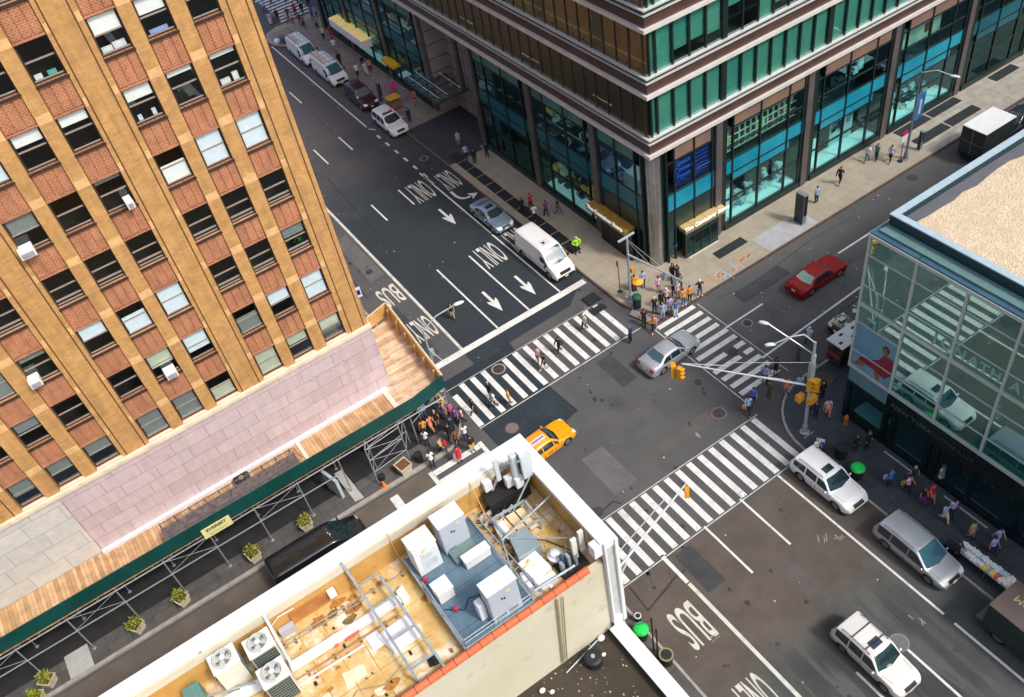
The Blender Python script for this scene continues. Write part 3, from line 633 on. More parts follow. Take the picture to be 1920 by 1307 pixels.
p = MB(); p.bar((14.28, 41.85, 4.74), (14.86, 51.0, 4.74), .04, 1.14); p.bar((14.85, 51.05, 4.74), (11.7, 50.25, 4.74), .05, 1.14)
for k in range(6): p.box(14.12+k*.1, 42.6+k*1.55, DK+.02, 14.26+k*.1, 42.7+k*1.55, 5.2)
p.build('plywood_parapet', M_PLYW, sh)
p = MB(); p.bar((14.38, 41.75, 5.32), (14.98, 51.1, 5.32), .12, .03); p.bar((14.98, 51.1, 5.32), (11.7, 50.2, 5.32), .12, .03); p.build('parapet_cap', mat('pale_timber', (.66, .52, .34), .8, var=.15), sh)
# catwalk along the edge of the shed roof (brick rubble coloured slab behind a rail)
p = MB(); p.box(-5.9, 41.48, 4.9, 3.4, 42.75, 5.0); p.build('catwalk_deck', mat('catwalk_dark', (.085, .07, .075), .7, sc=1.6, col2=(.20, .15, .14), blot=(3, .5, .7, (.05, .05, .06))), sh)
p = MB()
p.path([(-5.8, 42.8, 5.35), (3.4, 42.8, 5.35)], .035); p.path([(-5.9, 41.55, 5.4), (3.5, 41.55, 5.4)], .03)
for k in range(10):
    x = -5.8+k*1.0; p.path([(x, 42.8, DK), (x, 42.8, 5.5)], .03); p.path([(x, 42.8, 5.35), (x+.5, 41.55, 5.4), (min(x+1, 3.5), 42.8, 5.35)], .022)
p.build('roof_rail', mat('dark_rail', (.10, .10, .10), .5), sh)
# posts, ledgers and braces below
p = MB(); xsx = [-22.4, -19.2, -16.0, -12.9, -9.8, -6.7, -3.6, -.5, 2.6, 5.6]
for x in xsx:
    for y in (41.35, 43.9):
        q = MB(); q.tube((x, y, .14), (x, y, DK-.1), .045, n=8); q.lathe([(.13, .14), (.13, .16), (.05, .17)], (x, y, 0), 10); q.build('post', M_GALV, sh)
p = MB()
p.path([(-24, 41.30, 2.45), (5.6, 41.30, 2.45)], .045); p.path([(-24, 43.9, 3.6), (11, 43.9, 3.6)], .04); p.path([(-24, 41.35, 3.75), (14, 41.35, 3.75)], .05)
for i, x in enumerate(xsx[:-1]):
    x1 = xsx[i+1]
    p.path([(x, 41.35, 3.7), (x, 43.9, 2.5)], .025)
    if i % 2: p.path([(x, 41.35, 2.5), (x1, 41.35, 3.75)], .02); p.path([(x, 41.35, 3.75), (x1, 41.35, 2.5)], .02)
p.build('ledger', M_GALV, sh)
p = MB()
for x in [-23+k*1.2 for k in range(31)]: p.box(x, 41.5, DK-.32, x+.1, 44.6, DK-.13)
p.build('joist', mat('steel_joist', (.10, .12, .12), .6), sh)
# corner bay: open tube tower with planks
p = MB()
T0 = [(7.4, 40.75), (10.1, 41.0), (7.9, 41.9), (10.9, 42.5)]
for x, y in T0: p.tube((x, y, .14), (x, y, 3.95), .04)
for a, b in ((0, 1), (2, 3), (0, 2), (1, 3)):
    for z in (1.4, 2.7, 3.85): p.path([(*T0[a], z), (*T0[b], z)], .032)
p.path([(*T0[0], 1.4), (*T0[1], 2.7)], .022); p.path([(*T0[0], 2.7), (*T0[1], 1.4)], .022); p.path([(*T0[0], 3.85), (*T0[1], 2.7)], .022)
p.build('corner_frame', M_GALV, sh)
for (x, y) in ((14.3, 42.1), (14.55, 45.5), (14.8, 49.5), (12.6, 43.9)): p = MB(); p.tube((x, y, .14), (x, y, 3.9), .045); p.build('post', M_GALV, sh)
p = MB(); p.tube((11.35, 42, .14), (11.35, 42, 3.9), .045)
p.path([(11.35, 42, 2.3), (14.3, 42.1, 3.85)], .035); p.path([(11.35, 42, 3.5), (13.6, 41.6, 3.3)], .035)
p.build('corner_brace', M_GALV, sh)
# yellow sign on the hoarding
sx, sz = (-2.94,4.34)
ys = thing('hoarding_sign', 'pale yellow rectangular notice fixed to the green hoarding', 'sign', (sx, 41.3, sz-.3))
p = MB(); p.box(-.95, -.04, -.35, .95, 0, .55); p.build('board', mat('pale_yellow', (.78, .76, .34), .6, sc=3, var=.06), ys, world=False)
text_obj('lettering', 'EVEREST', .36, mat('dark_ink', (.06, .07, .03), .6), (sx, 41.25, sz+.0), (R(90), 0, 0), ys, ext=.004, bold=.01)
p = MB()
for k, (u, w_) in enumerate(((.0, 1.3), (.12, 1.1))): p.box(-w_/2, -.046, -.08-u, w_/2, -.042, -.04-u)
p.build('small_print', mat('dark_ink2', (.35, .35, .15), .6), ys, world=False)
# coil on the shed roof
cx, cy = (-0.20,44.04)
rl = thing('cable_reel', 'round black reel lying on the plank roof of the shed', 'reel', (cx, cy, DK))
p = MB(); p.lathe([(.52, .0), (.56, .05), (.56, .15), (.52, .19), (.24, .19), (.22, .1), (.22, 0)], n=20); p.build('drum', mat('black_plastic', (.02, .02, .02), .5), rl, world=False)
p = MB(); p.lathe([(.19, .0), (.19, .14), (.1, .16)], n=14); p.build('core', mat('reel_core', (.30, .22, .16), .6), rl, world=False)
bx, by = (-7.95,42.73); 
# ================================================================== glass office tower (centre / right)
TX, TY = 35.5, 44.7; TXE, TYE = 118.0, 111.5
tw = thing('office_tower', 'dark glass office tower with pale horizontal ledges and tall shop windows at its foot', 'building', (TX, TY, 0))
M_LEDW = mat('pale_metal_ledge', (.68, .64, .60), .4, metal=.2, sc=1.0, var=.08)
M_RAILW = mat('thin_metal_rail', (.66, .68, .66), .35, metal=.3, var=.05)
M_BRNP = mat('brown_panel', (.048, .026, .023), .4, sc=.5, col2=(.085, .044, .036))
M_GDARK = mat('green_black_gap', (.012, .022, .020), .4)
M_TEAL = mat('teal_shade', (.040, .22, .205), .35, sc=.22, col2=(.13, .31, .235))
M_SHDB = mat('brick_reflection_blind', (.075, .055, .035), .35, sc=.3, col2=(.10, .11, .075))  # blinds coloured brown to carry the brick tower's reflection
M_MULL = mat('dark_mullion', (.012, .02, .020), .35)
G_TW = glassmat('tower_glass', (.80, .97, .92), .05)
G_TWL = glassmat('tower_glass_brick_tint', (.60, .62, .50), .17, gcol=(.62, .50, .36))  # brown reflection of the brick tower tinted into the glass
G_SHOP = glassmat('shop_glass', (.62, .92, .92), .07, gcol=(.42, .80, .86)); G_SHOPD = glassmat('dim_shop_glass', (.30, .55, .58), .05, gcol=(.26, .52, .56))
M_PIL = mat('bronze_pillar', (.135, .12, .12), .38, metal=.35, sc=.6, var=.18)
def L(b, o0, o1, z0, z1, xe=TXE, ye=TYE):
    """L-shaped course running round the corner, between two outward offsets"""
    P = [(TX-o1, ye), (TX-o1, TY-o1), (xe, TY-o1), (xe, TY-o0), (TX-o0, TY-o0), (TX-o0, ye)]
    b.add([(x, y, z) for z in (z0, z1) for x, y in P],
          [(0, 1, 4, 5)[::-1][::-1], (1, 2, 3, 4), (6, 11, 10, 7), (7, 10, 9, 8)] + [(i, 6+i, 6+(i+1) % 6, (i+1) % 6) for i in range(6)])
def fixn(o):
    bm = bmesh.new(); bm.from_mesh(o.data); bmesh.ops.recalc_face_normals(bm, faces=bm.faces); bm.to_mesh(o.data); bm.free(); return o
B0 = [11.02+4.87*k for k in range(5)]
b1 = MB(); b2 = MB(); b3 = MB(); b4 = MB()
for z in B0:
    L(b1, -.3, .34, z+.04, z+.31); L(b3, -.3, .12, z+.33, z+.95); L(b2, -.1, .20, z+1.10, z+1.17); L(b4, -.3, .03, z+.95, z+1.42); L(b2, -.02, .26, z+1.50, z+1.60)
fixn(b1.build('ledge', M_LEDW, tw)); fixn(b3.build('fascia', M_BRNP, tw)); fixn(b4.build('gap', M_GDARK, tw)); fixn(b2.build('rail', M_RAILW, tw))
bt1 = MB()
for k, z in enumerate(B0):
    for j in range(16):                                     # small lamp brackets below each ledge
        bt1.box(TX-.42, TY+5+j*4.3, z+.30, TX-.36, TY+5.25+j*4.3, z+.42)
bt1.build('bracket', M_RAILW, tw)
# upper floors: shades behind glass, mullions
for k, z in enumerate(B0):
    z0 = z+1.6; z1 = z+4.87
    if k == 4: z1 = z0+1
    gr = MB(); gl = MB(); mr = MB(); sh_r = MB(); sh_l = MB(); ml = MB()
    gr.quad((TX, TY, z0-.2), (TXE, TY, z0-.2), (TXE, TY, z1), (TX, TY, z1)); gl.quad((TX, TYE, z0-.2), (TX, TY, z0-.2), (TX, TY, z1), (TX, TYE, z1))
    gr.build('glazing', G_TW, tw); gl.build('glazing', G_TWL, tw)
    x = TX+.25; i = 0
    while x < TXE-2:
        w_ = .55 if i == 0 else 1.5
        if i and i % 7 == 5: mr.box(x, TY-.10, z0-.1, x+.42, TY+.12, z1); x += .42
        drop = 0
        if k == 1: drop = [0, .0, .55, .62, .5, 1.3, 1.5, 0, .4, 1.2, 1.6][i] if i < 11 else rnd.choice([0, .4, .9])
        if k == 0 and i > 6 and rnd.random() < .3: drop = .0
        sh_r.box(x+.06, TY+.16, z0+drop*1.6 if drop else z0-.15, x+w_-.06, TY+.20, z1)
        mr.box(x-.07, TY-.07, z0-.1, x+.07, TY+.1, z1)
        x += w_; i += 1
    sh_r.build('shade', M_TEAL, tw); mr.build('mullion', M_MULL, tw)
    y = TY+.35; i = 0
    while y < TYE-1:
        w_ = 1.45
        if k != 1 or i % 5 == 3 or i > 16: sh_l.box(TX+.16, y+.07, z0-.15, TX+.2, y+w_-.07, z1)
        ml.box(TX-.05, y-.05, z0-.1, TX+.1, y+.05, z1); y += w_; i += 1
    sh_l.build('shade', M_SHDB, tw); ml.build('mullion', mat('bronze_mullion', (.045, .04, .03), .4), tw)
p = MB(); 
for z in B0: p.box(TX+.3, TY+.3, z-.05, TXE, TYE, z+.9)
p.box(TX+6, TY+6, 0, TXE, TYE, B0[-1]); p.build('floor_slab', mat('slab_dark', (.03, .032, .03), .9), tw)
p = MB()                                              # ochre furniture glimpsed behind the middle band on the avenue side
for j in range(26):
    y = TY+1+j*1.3; p.box(TX+1.0, y, B0[1]+1.0, TX+1.8, y+.9, B0[1]+1.75); p.box(TX+2.2, y+.1, B0[1]+.9, TX+2.6, y+.8, B0[1]+2.8)
p.build('office_furniture', mat('ochre_office_glow', (.42, .20, .05), .7, sc=.7, col2=(.14, .08, .03), emit=.12), tw)  # furniture glows by itself to stand in for office lighting
# ---- pillars
RX = [42.05, 51.75, 61.6, 71.4, 81.2, 91, 101]; LY = [51.8, 60.9, 70.45, 80.2, 89.9, 99.6, 108]
for x in RX:
    b = MB(); b.box(x-.32, TY-.22, .14, x+.32, TY+.3, 11.0); b.build('pillar', M_PIL, tw, bevel=.03)
    b = MB(); b.box(x+.32, TY-.05, .14, x+.85, TY+.3, 11.0); b.build('pillar_return', M_GDARK, tw)
for y in LY:
    b = MB(); b.box(TX-.22, y-.32, .14, TX+.3, y+.32, 11.0); b.build('pillar', M_PIL, tw, bevel=.03)
b = MB(); b.lathe([(.62, .14), (.62, 11.0)], (TX+.75, TY+.75, 0), 24); b.build('corner_column', mat('polished_column', (.36, .345, .32), .22, metal=.7, sc=1, var=.2), tw, smooth=40)
# ---- shop fronts.  F maps (along, out, z) to the right-hand face or the avenue face
def face(right):
    return (lambda u, o, z: (u, TY-o, z)) if right else (lambda u, o, z: (TX-o, u, z))
def fbox(b, f, u0, u1, o0, o1, z0, z1):
    a = f(u0, o0, z0); c = f(u1, o1, z1); b.box(*a, *c)
M_BLUE = mat('cyan_spandrel', (.0, .19, .30), .25, sc=.25, col2=(.02, .31, .42))
M_BLUED = mat('dim_cyan_spandrel', (.0, .085, .12), .25, sc=.4, col2=(.01, .12, .16))
M_SOFF = mat('mauve_soffit_panel', (.15, .10, .095), .5, sc=.3, col2=(.24, .15, .09))
M_SILLG = mat('green_black_plinth', (.006, .026, .024), .3)
M_DISP = mat('white_display', (.50, .72, .72), .4, sc=1, var=.05)
M_DISPL = mat('glow_display', (.55, .80, .78), .4, emit=.22)  # display goods glow on their own to brighten the shop windows
M_BACK = mat('shop_backdrop', (.006, .022, .028), .8, sc=.6, col2=(.012, .055, .065))
M_OCH = mat('ochre_panel_glow', (.60, .40, .06), .6, sc=1.2, col2=(.24, .20, .08), emit=.12)  # panels given a glow in place of shop lighting
M_SAGE = mat('sage_shelf_glow', (.46, .56, .42), .6, sc=2, var=.2, emit=.10)  # shelves given a glow in place of shop lighting
def bay(right, u0, u1, kind):
    f = face(right); n = 3
    fr = MB(); bl = MB(); gl = MB(); bk = MB(); sp = MB(); pl = MB(); dp = MB(); so = MB()
    us = [u0+.75, u0+.75+(u1-u0-.95)*.38, u0+.75+(u1-u0-.95)*.78, u1-.2]
    if kind == 'banner': us = [u0+.35, u0+.9, (u0+u1)/2+.2, u1-.35]
    fbox(fr, f, u0, u0+.12, -.1, .06, .14, 10.9)
    for u in us: fbox(fr, f, u-.06, u+.06, -.12, .10, .7, 10.95)
    for z in (.72, 3.05, 4.75, 5.55, 6.85, 8.1, 9.75):
        if kind == 'banner' and z in (8.1,): continue
        fbox(fr, f, u0, u1, -.10, .05, z-.05, z+.05)
    fbox(so, f, us[0], u1, -.2, .02, 9.85, 11.0)
    fbox(bl, f, u0+.1, u1, -.06, .02, 5.62, 6.78)
    if kind != 'banner': fbox(bl, f, us[0], u1-(u1-u0)*.18, -.06, .01, 4.83, 5.48)
    fbox(pl, f, u0, u1, -.3, .16, .13, .66)
    a, b_, c, d = f(u0+.1, 0, .66), f(u1, 0, .66), f(u1, 0, 9.9), f(u0+.1, 0, 9.9)
    (gl.quad(a, b_, c, d) if right else gl.quad(b_, a, d, c))
    fbox(bk, f, u0, u1, -3.2, -3.1, .1, 10.9); fbox(bk, f, u0, u0+.05, -3.1, -.2, .1, 10.9)
    fbox(bk, f, u0, u1, -3.1, -.2, 4.78, 4.84); fbox(bk, f, u0, u1, -3.1, -.2, .1, .14); fbox(bk, f, u0, u1, -3.1, -.22, 9.8, 9.86)
    fr.build('shop_frame', M_MULL, tw); so.build('soffit_panel', M_SOFF if right else mat('green_soffit', (.05, .16, .14), .5, sc=.5, var=.3), tw)
    bl.build('spandrel_band', M_BLUE if right and kind != 'dark' else M_BLUED, tw); gl.build('shop_glass', G_SHOPD if kind == 'dark' else G_SHOP, tw)
    pl.build('plinth', M_SILLG, tw); bk.build('shop_interior', M_BACK, tw)
    dp = MB(); ms = [M_DISP, M_BLUE, M_BACK, M_OCH, M_SAGE, mat('display_red', (.35, .05, .04), .6), M_DISPL]
    if kind in ('goods', 'glass', 'goods2'):
        dp.cm = 6; fbox(dp, f, us[0]-.5, u1-.4, -1.5, -.22, .72, .92)
        r2 = random.Random(int(u0*10)+right)
        dp.cm = 6; fbox(dp, f, us[0]+.1, us[0]+1.3, -1.3, -1.24, .9, 2.9)
        if kind != 'glass':
            for k in range(34 if kind == 'goods' else 22):
                dp.cm = r2.choice([0, 0, 1, 2, 0, 4]); u = r2.uniform(us[0]+1.0, us[3]-1.2); o = r2.uniform(-1.4, -.5); z = .95+r2.choice([0, .35, .7, 1.05, 1.4, 1.75]); w_ = r2.uniform(.25, .6)
                fbox(dp, f, u, u+w_, o-.3, o, z, z+r2.uniform(.18, .5))
            dp.cm = 2
            for k in range(7): u = us[0]+1+k*.9; fbox(dp, f, u, u+.05, -1.5, -1.44, .9, 3.0)
        else:
            dp.cm = 0; fbox(dp, f, us[1]+.2, us[2]-.1, -1.45, -1.4, .92, 4.3)
            for k in range(16): dp.cm = r2.choice([2, 1]); u = r2.uniform(us[1]+.3, us[2]-.6); z = r2.uniform(2.2, 3.9); fbox(dp, f, u, u+.3, -1.38, -1.2, z, z+.35)
        r3 = random.Random(int(u0*7)+right)
        if kind == 'goods':
            for k in range(12):
                u = us[0]+.2+k*(us[3]-us[0]-.3)/12; dp.cm = 4; fbox(dp, f, u, u+.13, -.9, -.8, 7.05, 9.6)
                for q in range(4): dp.cm = r3.choice([3, 3, 2, 2, 5, 4, 2]); fbox(dp, f, u+.15, u+.5, -1.1, -.9, 7.1+q*.64, 7.1+q*.64+r3.uniform(.25, .55))
            for q in range(5): dp.cm = 4; fbox(dp, f, us[0], us[3], -.85, -.75, 7.0+q*.64, 7.07+q*.64)
        elif kind == 'glass':
            for k in range(14): dp.cm = r3.choice([4, 2, 0]); u = r3.uniform(us[0], us[3]-.6); z = r3.uniform(7, 9.2); fbox(dp, f, u, u+r3.uniform(.15, .8), -1.2, -.8, z, z+r3.uniform(.15, .8))
        else:
            dp.cm = 4; fbox(dp, f, us[0]+.2, us[2]-.2, -1.2, -1.1, 7.0, 9.7); dp.cm = 6
            for k in range(10): u = r3.uniform(us[0]+.3, us[2]-.8); fbox(dp, f, u, u+.5, -1.09, -1.05, 8.7+r3.uniform(0, .6), 8.8+r3.uniform(0, .6))
            dp.cm = 5; fbox(dp, f, us[1]+.8, us[1]+1.6, -1.09, -1.0, 7.8, 8.6)
    elif kind in ('avenue', 'avenue2'):
        r3 = random.Random(int(u0)); dp.cm = 6; fbox(dp, f, u0+.5, u1-.5, -1.3, -.25, .72, .9)
        for k in range(46): dp.cm = r3.choice([3, 3, 4, 2, 2, 2, 0, 5]); u = r3.uniform(u0+.6, u1-1); z = r3.choice([1, 1.6, 2.2, 2.9, 7.1, 7.6, 8.2, 8.8]); fbox(dp, f, u, u+r3.uniform(.2, .8), -1.3, -.8, z, z+r3.uniform(.2, .6))
    if dp.f: dp.build('window_display', ms, tw)
bay(True, 42.85, 51.4, 'goods'); bay(True, 52.6, 61.25, 'glass'); bay(True, 62.4, 71.0, 'goods2'); bay(True, 72.2, 80.8, 'dark'); bay(True, 82, 90.6, 'dark'); bay(True, 91.8, 100.6, 'dark'); bay(True, 101.8, 117, 'dark')
bay(False, 52.15, 60.5, 'avenue'); bay(False, 61.3, 70.0, 'dark'); bay(False, 80.6, 89.5, 'avenue2'); bay(False, 90.2, 99.2, 'avenue'); bay(False, 100, 107.6, 'dark')
# corner bays with the container shop entrances
for right, u0, u1 in ((True, 36.9, 41.7), (False, 45.9, 51.45)):
    f = face(right)
    fr = MB(); us = [u0+.0, u0+.75, (u0+u1)/2+.35, u1-.25]
    for u in us: fbox(fr, f, u-.06, u+.06, -.12, .1, .14, 10.95)
    for z in (5.1, 6.75, 9.6): fbox(fr, f, u0, u1, -.1, .06, z-.05, z+.05)
    for k in range(6): u = us[1]+k*(us[3]-us[1])/5; fbox(fr, f, u-.03, u+.03, -.6, -.5, .14, 3.0)
    fr.build('shop_frame', M_MULL, tw)
    b = MB(); fbox(b, f, u0, u1, -.06, .02, 5.18, 6.7); b.build('spandrel_band', M_BLUE if right else mat('mid_cyan', (.0, .12, .16), .3, var=.2), tw)
    b = MB(); fbox(b, f, us[1], us[3], -.25, 0, 9.68, 11.0); b.build('soffit_panel', M_SOFF if right else mat('green_soffit', (.05, .16, .14), .5), tw)
    b = MB(); fbox(b, f, u0, u1, -.7, -.6, .14, 5.1); fbox(b, f, u0, u1, -.6, .02, 3.3, 5.08); fbox(b, f, u0-.6, u0, -1.5, -.2, .14, 11); b.build('shop_interior', M_SILLG, tw)
    b = MB(); fbox(b, f, us[1]+.1, us[3]+.05, -.30, -.24, 6.85, 9.58); sc_ = b.build('screen', mat('deep_blue_banner', (.004, .006, .13) if right else (.003, .006, .035), .4, sc=.5, var=.2), tw)
    b = MB(); q = [f(u0, 0, .8), f(u1, 0, .8), f(u1, 0, 9.6), f(u0, 0, 9.6)]; (b.quad(*q) if right else b.quad(q[1], q[0], q[3], q[2])); b.build('shop_glass', G_SHOP, tw)
    if right:
        mt = mat('banner_print', (.06, .16, .62), .5)
        for i, s in enumerate(('Space', 'Comes', 'From')):
            text_obj('banner_lettering', s, .62, mt, (us[1]+1.15, TY-(-.235), 8.95-i*.62), (R(90), 0, 0), tw, ext=.005, bold=.012)
        b = MB()
        for k in range(3):
            z = 7.15+k*.28; a = f(us[2]+.2, -.23, z); c = f(us[2]+.8, -.23, z+.25); d = f(us[3]-.15, -.23, z+.1)
            b.bar(a, c, .02, .03); b.bar(c, d, .02, .03)
            z = 8.3+k*.35; b.bar(f(us[2]+.2, -.23, z), f(us[3]-.2, -.23, z+.02), .02, .03)
        b.bar(f(us[1]+.2, -.23, 7.0), f(us[1]+.9, -.23, 7.5), .02, .03); b.bar(f(us[1]+.9, -.23, 7.5), f(us[1]+1.4, -.23, 7.2), .02, .03)
        b.build('banner_lines', mt, tw)
# step of the corner entrance, entrance boxes
b = MB(); b.box(38.4, 43.9, .14, 41.6, 44.0, .2); b.build('threshold', M_LEDW, tw)
M_EBK = mat('entrance_black', (.003, .007, .008), .35)
for (x0, y0, x1, y1, ax_) in ((38.2, 44.05, 41.6, 44.6, 0), (34.85, 46.9, 35.4, 50.9, 1)):
    b = MB(); b.box(x0+.08*(1-ax_), y0+.08, .14, x1-.08, y1-.08*ax_, 2.7); b.build('entrance_vestibule', M_EBK, tw)
    b = MB(); n_e = 4
    for k in range(n_e+1):
        if ax_ == 0: u = x0+(x1-x0)*k/n_e; b.box(u-.035, y0, .14, u+.035, y0+.08, 2.72)
        else: u = y0+(y1-y0)*k/n_e; b.box(x0, u-.035, .14, x0+.08, u+.035, 2.72)
    if ax_ == 0: b.box(x0, y0, 2.2, x1, y0+.07, 2.27); b.box(x0, y0, 2.66, x1, y0+.07, 2.74)
    else: b.box(x0, y0, 2.2, x0+.07, y1, 2.27); b.box(x0, y0, 2.66, x0+.07, y1, 2.74)
    b.build('entrance_frame', mat('bronze_door_frame', (.055, .055, .05), .35, metal=.4), tw)
    b = MB()
    if ax_ == 0: b.quad((x0, y0+.05, .14), (x1, y0+.05, .14), (x1, y0+.05, 2.7), (x0, y0+.05, 2.7))
    else: b.quad((x0+.05, y1, .14), (x0+.05, y0, .14), (x0+.05, y0, 2.7), (x0+.05, y1, 2.7))
    b.build('entrance_glass', G_SHOPD, tw)
b = MB(); b.lathe([(.16, 0), (.16, .01)], n=18); o = b.build('blue_roundel', mat('roundel_blue', (.01, .06, .30), .4), tw, world=False); o.location = (37.6-TX, TY-.12-TY, 1.6); o.rotation_euler = (R(90), 0, 0)
# gilded awnings with the shop's name on the edge
M_GOLD = mat('gold_awning', (.50, .27, .035), .35, metal=.3, sc=.8, col2=(.62, .38, .09))
M_GOLDL = mat('pale_gold_awning', (.62, .44, .17), .35, metal=.25, sc=.8, col2=(.72, .52, .26))
M_SGNW = mat('sign_white', (.9, .9, .88), .5, emit=.25)
def awning(right, u0, u1, out, m, label, txt, seams=3):
    f = face(right); c = f((u0+u1)/2, 0, 3.05)
    t = thing('shop_awning', label, 'awning', c)
    b = MB(); fbox(b, f, u0, u1, .0, out, 3.05, 3.22); b.build('canopy', m, t, bevel=.02)
    b = MB(); fbox(b, f, u0, u1, out, out+.05, 2.72, 3.15); fbox(b, f, u0-.03, u0, 0, out, 2.85, 3.15); fbox(b, f, u1, u1+.03, 0, out, 2.85, 3.15); b.build('valance', mat('awning_edge', (.30, .24, .12), .4, metal=.3), t)
    b = MB()
    for k in range(seams): u = u0+(u1-u0)*(k+.6)/(seams); fbox(b, f, u-.015, u+.015, 0, out, 3.221, 3.228)
    b.build('seam', mat('awning_seam', (.2, .11, .03), .6), t)
    if right: text_obj('lettering', txt, .52, M_SGNW, ((u0+u1)/2+.1, TY-out-.09, 3.22), (R(90), 0, 0), t, ext=.02, bold=.02, sx=1.06)
    else: text_obj('lettering', txt, .52, M_SGNW, (TX-out-.09, (u0+u1)/2, 3.22), (R(90), 0, R(-90)), t, ext=.02, bold=.02, sx=1.06)
awning(True, 38.0, 42.3, 1.35-.6+.0, M_GOLDL, 'pale gold flat awning left of the tower corner, facing the side street', 'The Container Store') if False else None
awning(True, 38.05, 42.35, .72, M_GOLDL, 'paler gold flat awning on the side street face of the tower corner', 'The Container Store')
awning(False, 47.2, 52.4, .95, M_GOLD, 'deeper gold flat awning on the avenue face of the tower corner', 'The Container Store')
# lit yellow awning and small yellow box on the avenue
t = thing('yellow_awning', 'long glowing cream and yellow canopy far up the avenue', 'awning', (TX-.6, 98, 0))
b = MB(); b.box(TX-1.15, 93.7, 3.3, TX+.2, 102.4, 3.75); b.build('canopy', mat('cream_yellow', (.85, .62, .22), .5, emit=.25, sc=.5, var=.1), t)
b = MB(); b.box(TX-1.2, 93.66, 2.75, TX-1.15, 102.45, 3.7); b.box(TX-1.15, 93.6, 2.75, TX+.2, 93.66, 3.7); b.build('valance', mat('awning_white', (.8, .74, .76), .5), t)
b = MB()
for k in range(4): b.box(TX-1.15, 95.4+k*1.75, 3.752, TX+.2, 95.46+k*1.75, 3.76)
b.build('seam', mat('awning_gold_seam', (.6, .42, .12), .6), t)
t = thing('yellow_kiosk_roof', 'small bright yellow box canopy between the tall pillars on the avenue', 'awning', (TX-.3, 88.7, 0))
b = MB(); b.box(TX-.85, 87.3, 2.5, TX+.2, 90.1, 2.9); b.build('canopy', mat('bright_yellow', (.78, .46, .01), .5), t)
# glass canopy over the recessed entry
t = thing('glass_canopy', 'dark glass canopy with thin rods over the tower entrance on the avenue', 'canopy', (TX-.5, 78.5, 4))
b = MB(); b.box(TX-2.1, 75.0, 3.95, TX+1.5, 81.9, 4.02); b.build('pane', glassmat('canopy_glass', (.30, .38, .34), .25, base=(.05, .06, .055), trans=.18), t)
b = MB()
for k in range(6): y = 75.0+k*1.38; b.box(TX-2.1, y-.04, 4.02, TX+1.5, y+.04, 4.1)
b.box(TX-2.2, 74.9, 3.85, TX-2.1, 82, 4.12); b.box(TX-2.1, 74.9, 3.85, TX+1.5, 75.0, 4.12); b.build('frame', mat('canopy_frame', (.05, .06, .055), .4), t)
b = MB()
for x in (TX-1.7, TX-.7, TX+.9): b.tube((x, 75.3, 4.25), (x, 81.6, 4.25), .035)
for k in range(4): b.sphere((TX+.9, 75.6+k*1.9, 4.3), .1)
b.build('rod', M_RAILW, t)
# recessed stone wall behind the canopy
b = MB(); b.box(TX+2.2, 70.8, .1, TX+2.4, 79.9, 11); b.box(TX+.2, 79.6, .1, TX+2.3, 79.8, 11.0)
b.build('recess_wall', brickmat('grey_lilac_panels', (.24, .22, .24), (.30, .28, .29), (.06, .05, .06), bw=1.5, rh=1.5, ms=.05, offset=0, plane='YZ', noise=.15), tw)
b = MB(); b.tube((TX+1.2, 75.4, 4), (TX+1.2, 75.4, 11), .3, n=12); b.build('inner_column', M_PIL, tw)
# blade signs on the lamp pole side of the tower: tall blue banner
# ================================================================== glass corner store (right)
GX0, GYN = 35.0, 25.0
gs = thing('glass_store', 'low glass fronted shop building with a gravel roof and a reclining woman poster', 'building', (GX0, GYN, 0))
M_MWH = mat('pale_mullion', (.50, .56, .52), .4, metal=.2, var=.06)
G_ST = glassmat('store_glass', (.40, .74, .68), .30, base=(.035, .25, .23), trans=.60, gcol=(.66, .96, .90))
M_RB = mat('blue_grey_metal', (.030, .085, .13), .45, metal=0, sc=.5, col2=(.05, .12, .17))
M_RBD = mat('dark_blue_metal', (.015, .045, .06), .4, metal=.2)
M_COP = mat('pale_blue_coping', (.34, .45, .50), .45, var=.08)
YS = -40.0; XE = 95.0
ZH = [5.12, 6.55, 8.95, 10.42, 11.9, 14.15, 15.55]
b = MB(); b.quad((GX0, GYN, 5.1), (GX0, YS, 5.1), (GX0, YS, 15.6), (GX0, GYN, 15.6)); b.quad((XE, GYN, 5.1), (GX0, GYN, 5.1), (GX0, GYN, 15.6), (XE, GYN, 15.6)); b.build('glazing', G_ST, gs)
v = MB(); h = MB()
for k in range(21): y = GYN-.03-3.13*k; v.box(GX0-.10, y-.07, 5.0, GX0+.02, y+.07, 15.6)
for k in range(1, 19): x = GX0+3.13*k; v.box(x-.07, GYN-.02, 5.0, x+.07, GYN+.10, 15.6)
for i, z in enumerate(ZH):
    t_ = .11 if i in (0, 3, 6) else .035
    h.box(GX0-(.09 if t_ > .1 else .05), YS, z-t_, GX0-.001, GYN+.05, z+t_); h.box(GX0-.05, GYN+.001, z-t_, XE, GYN+(.09 if t_ > .1 else .05), z+t_)
v.build('mullion', M_MWH, gs); h.build('transom', M_MWH, gs)
b = MB()                                            # floors, dark interior and a few lit fittings
b.box(GX0+.35, YS, 10.15, XE, GYN-.35, 10.35); b.box(GX0+.35, YS, 4.9, XE, GYN-.35, 5.05); b.box(GX0+7, YS, 5.05, GX0+7.2, GYN-.3, 15.5); b.build('floor_slab', mat('store_floor', (.06, .15, .14), .8, sc=1, var=.3), gs)
b = MB(); b.box(GX0+.3, YS, 15.62, XE, GYN-.3, 15.9); b.box(GX0+2.0, GYN-2.8, 5.1, GX0+2.4, GYN-2.4, 15.5); b.build('roof_slab', mat('store_ceiling', (.10, .2, .19), .8), gs)
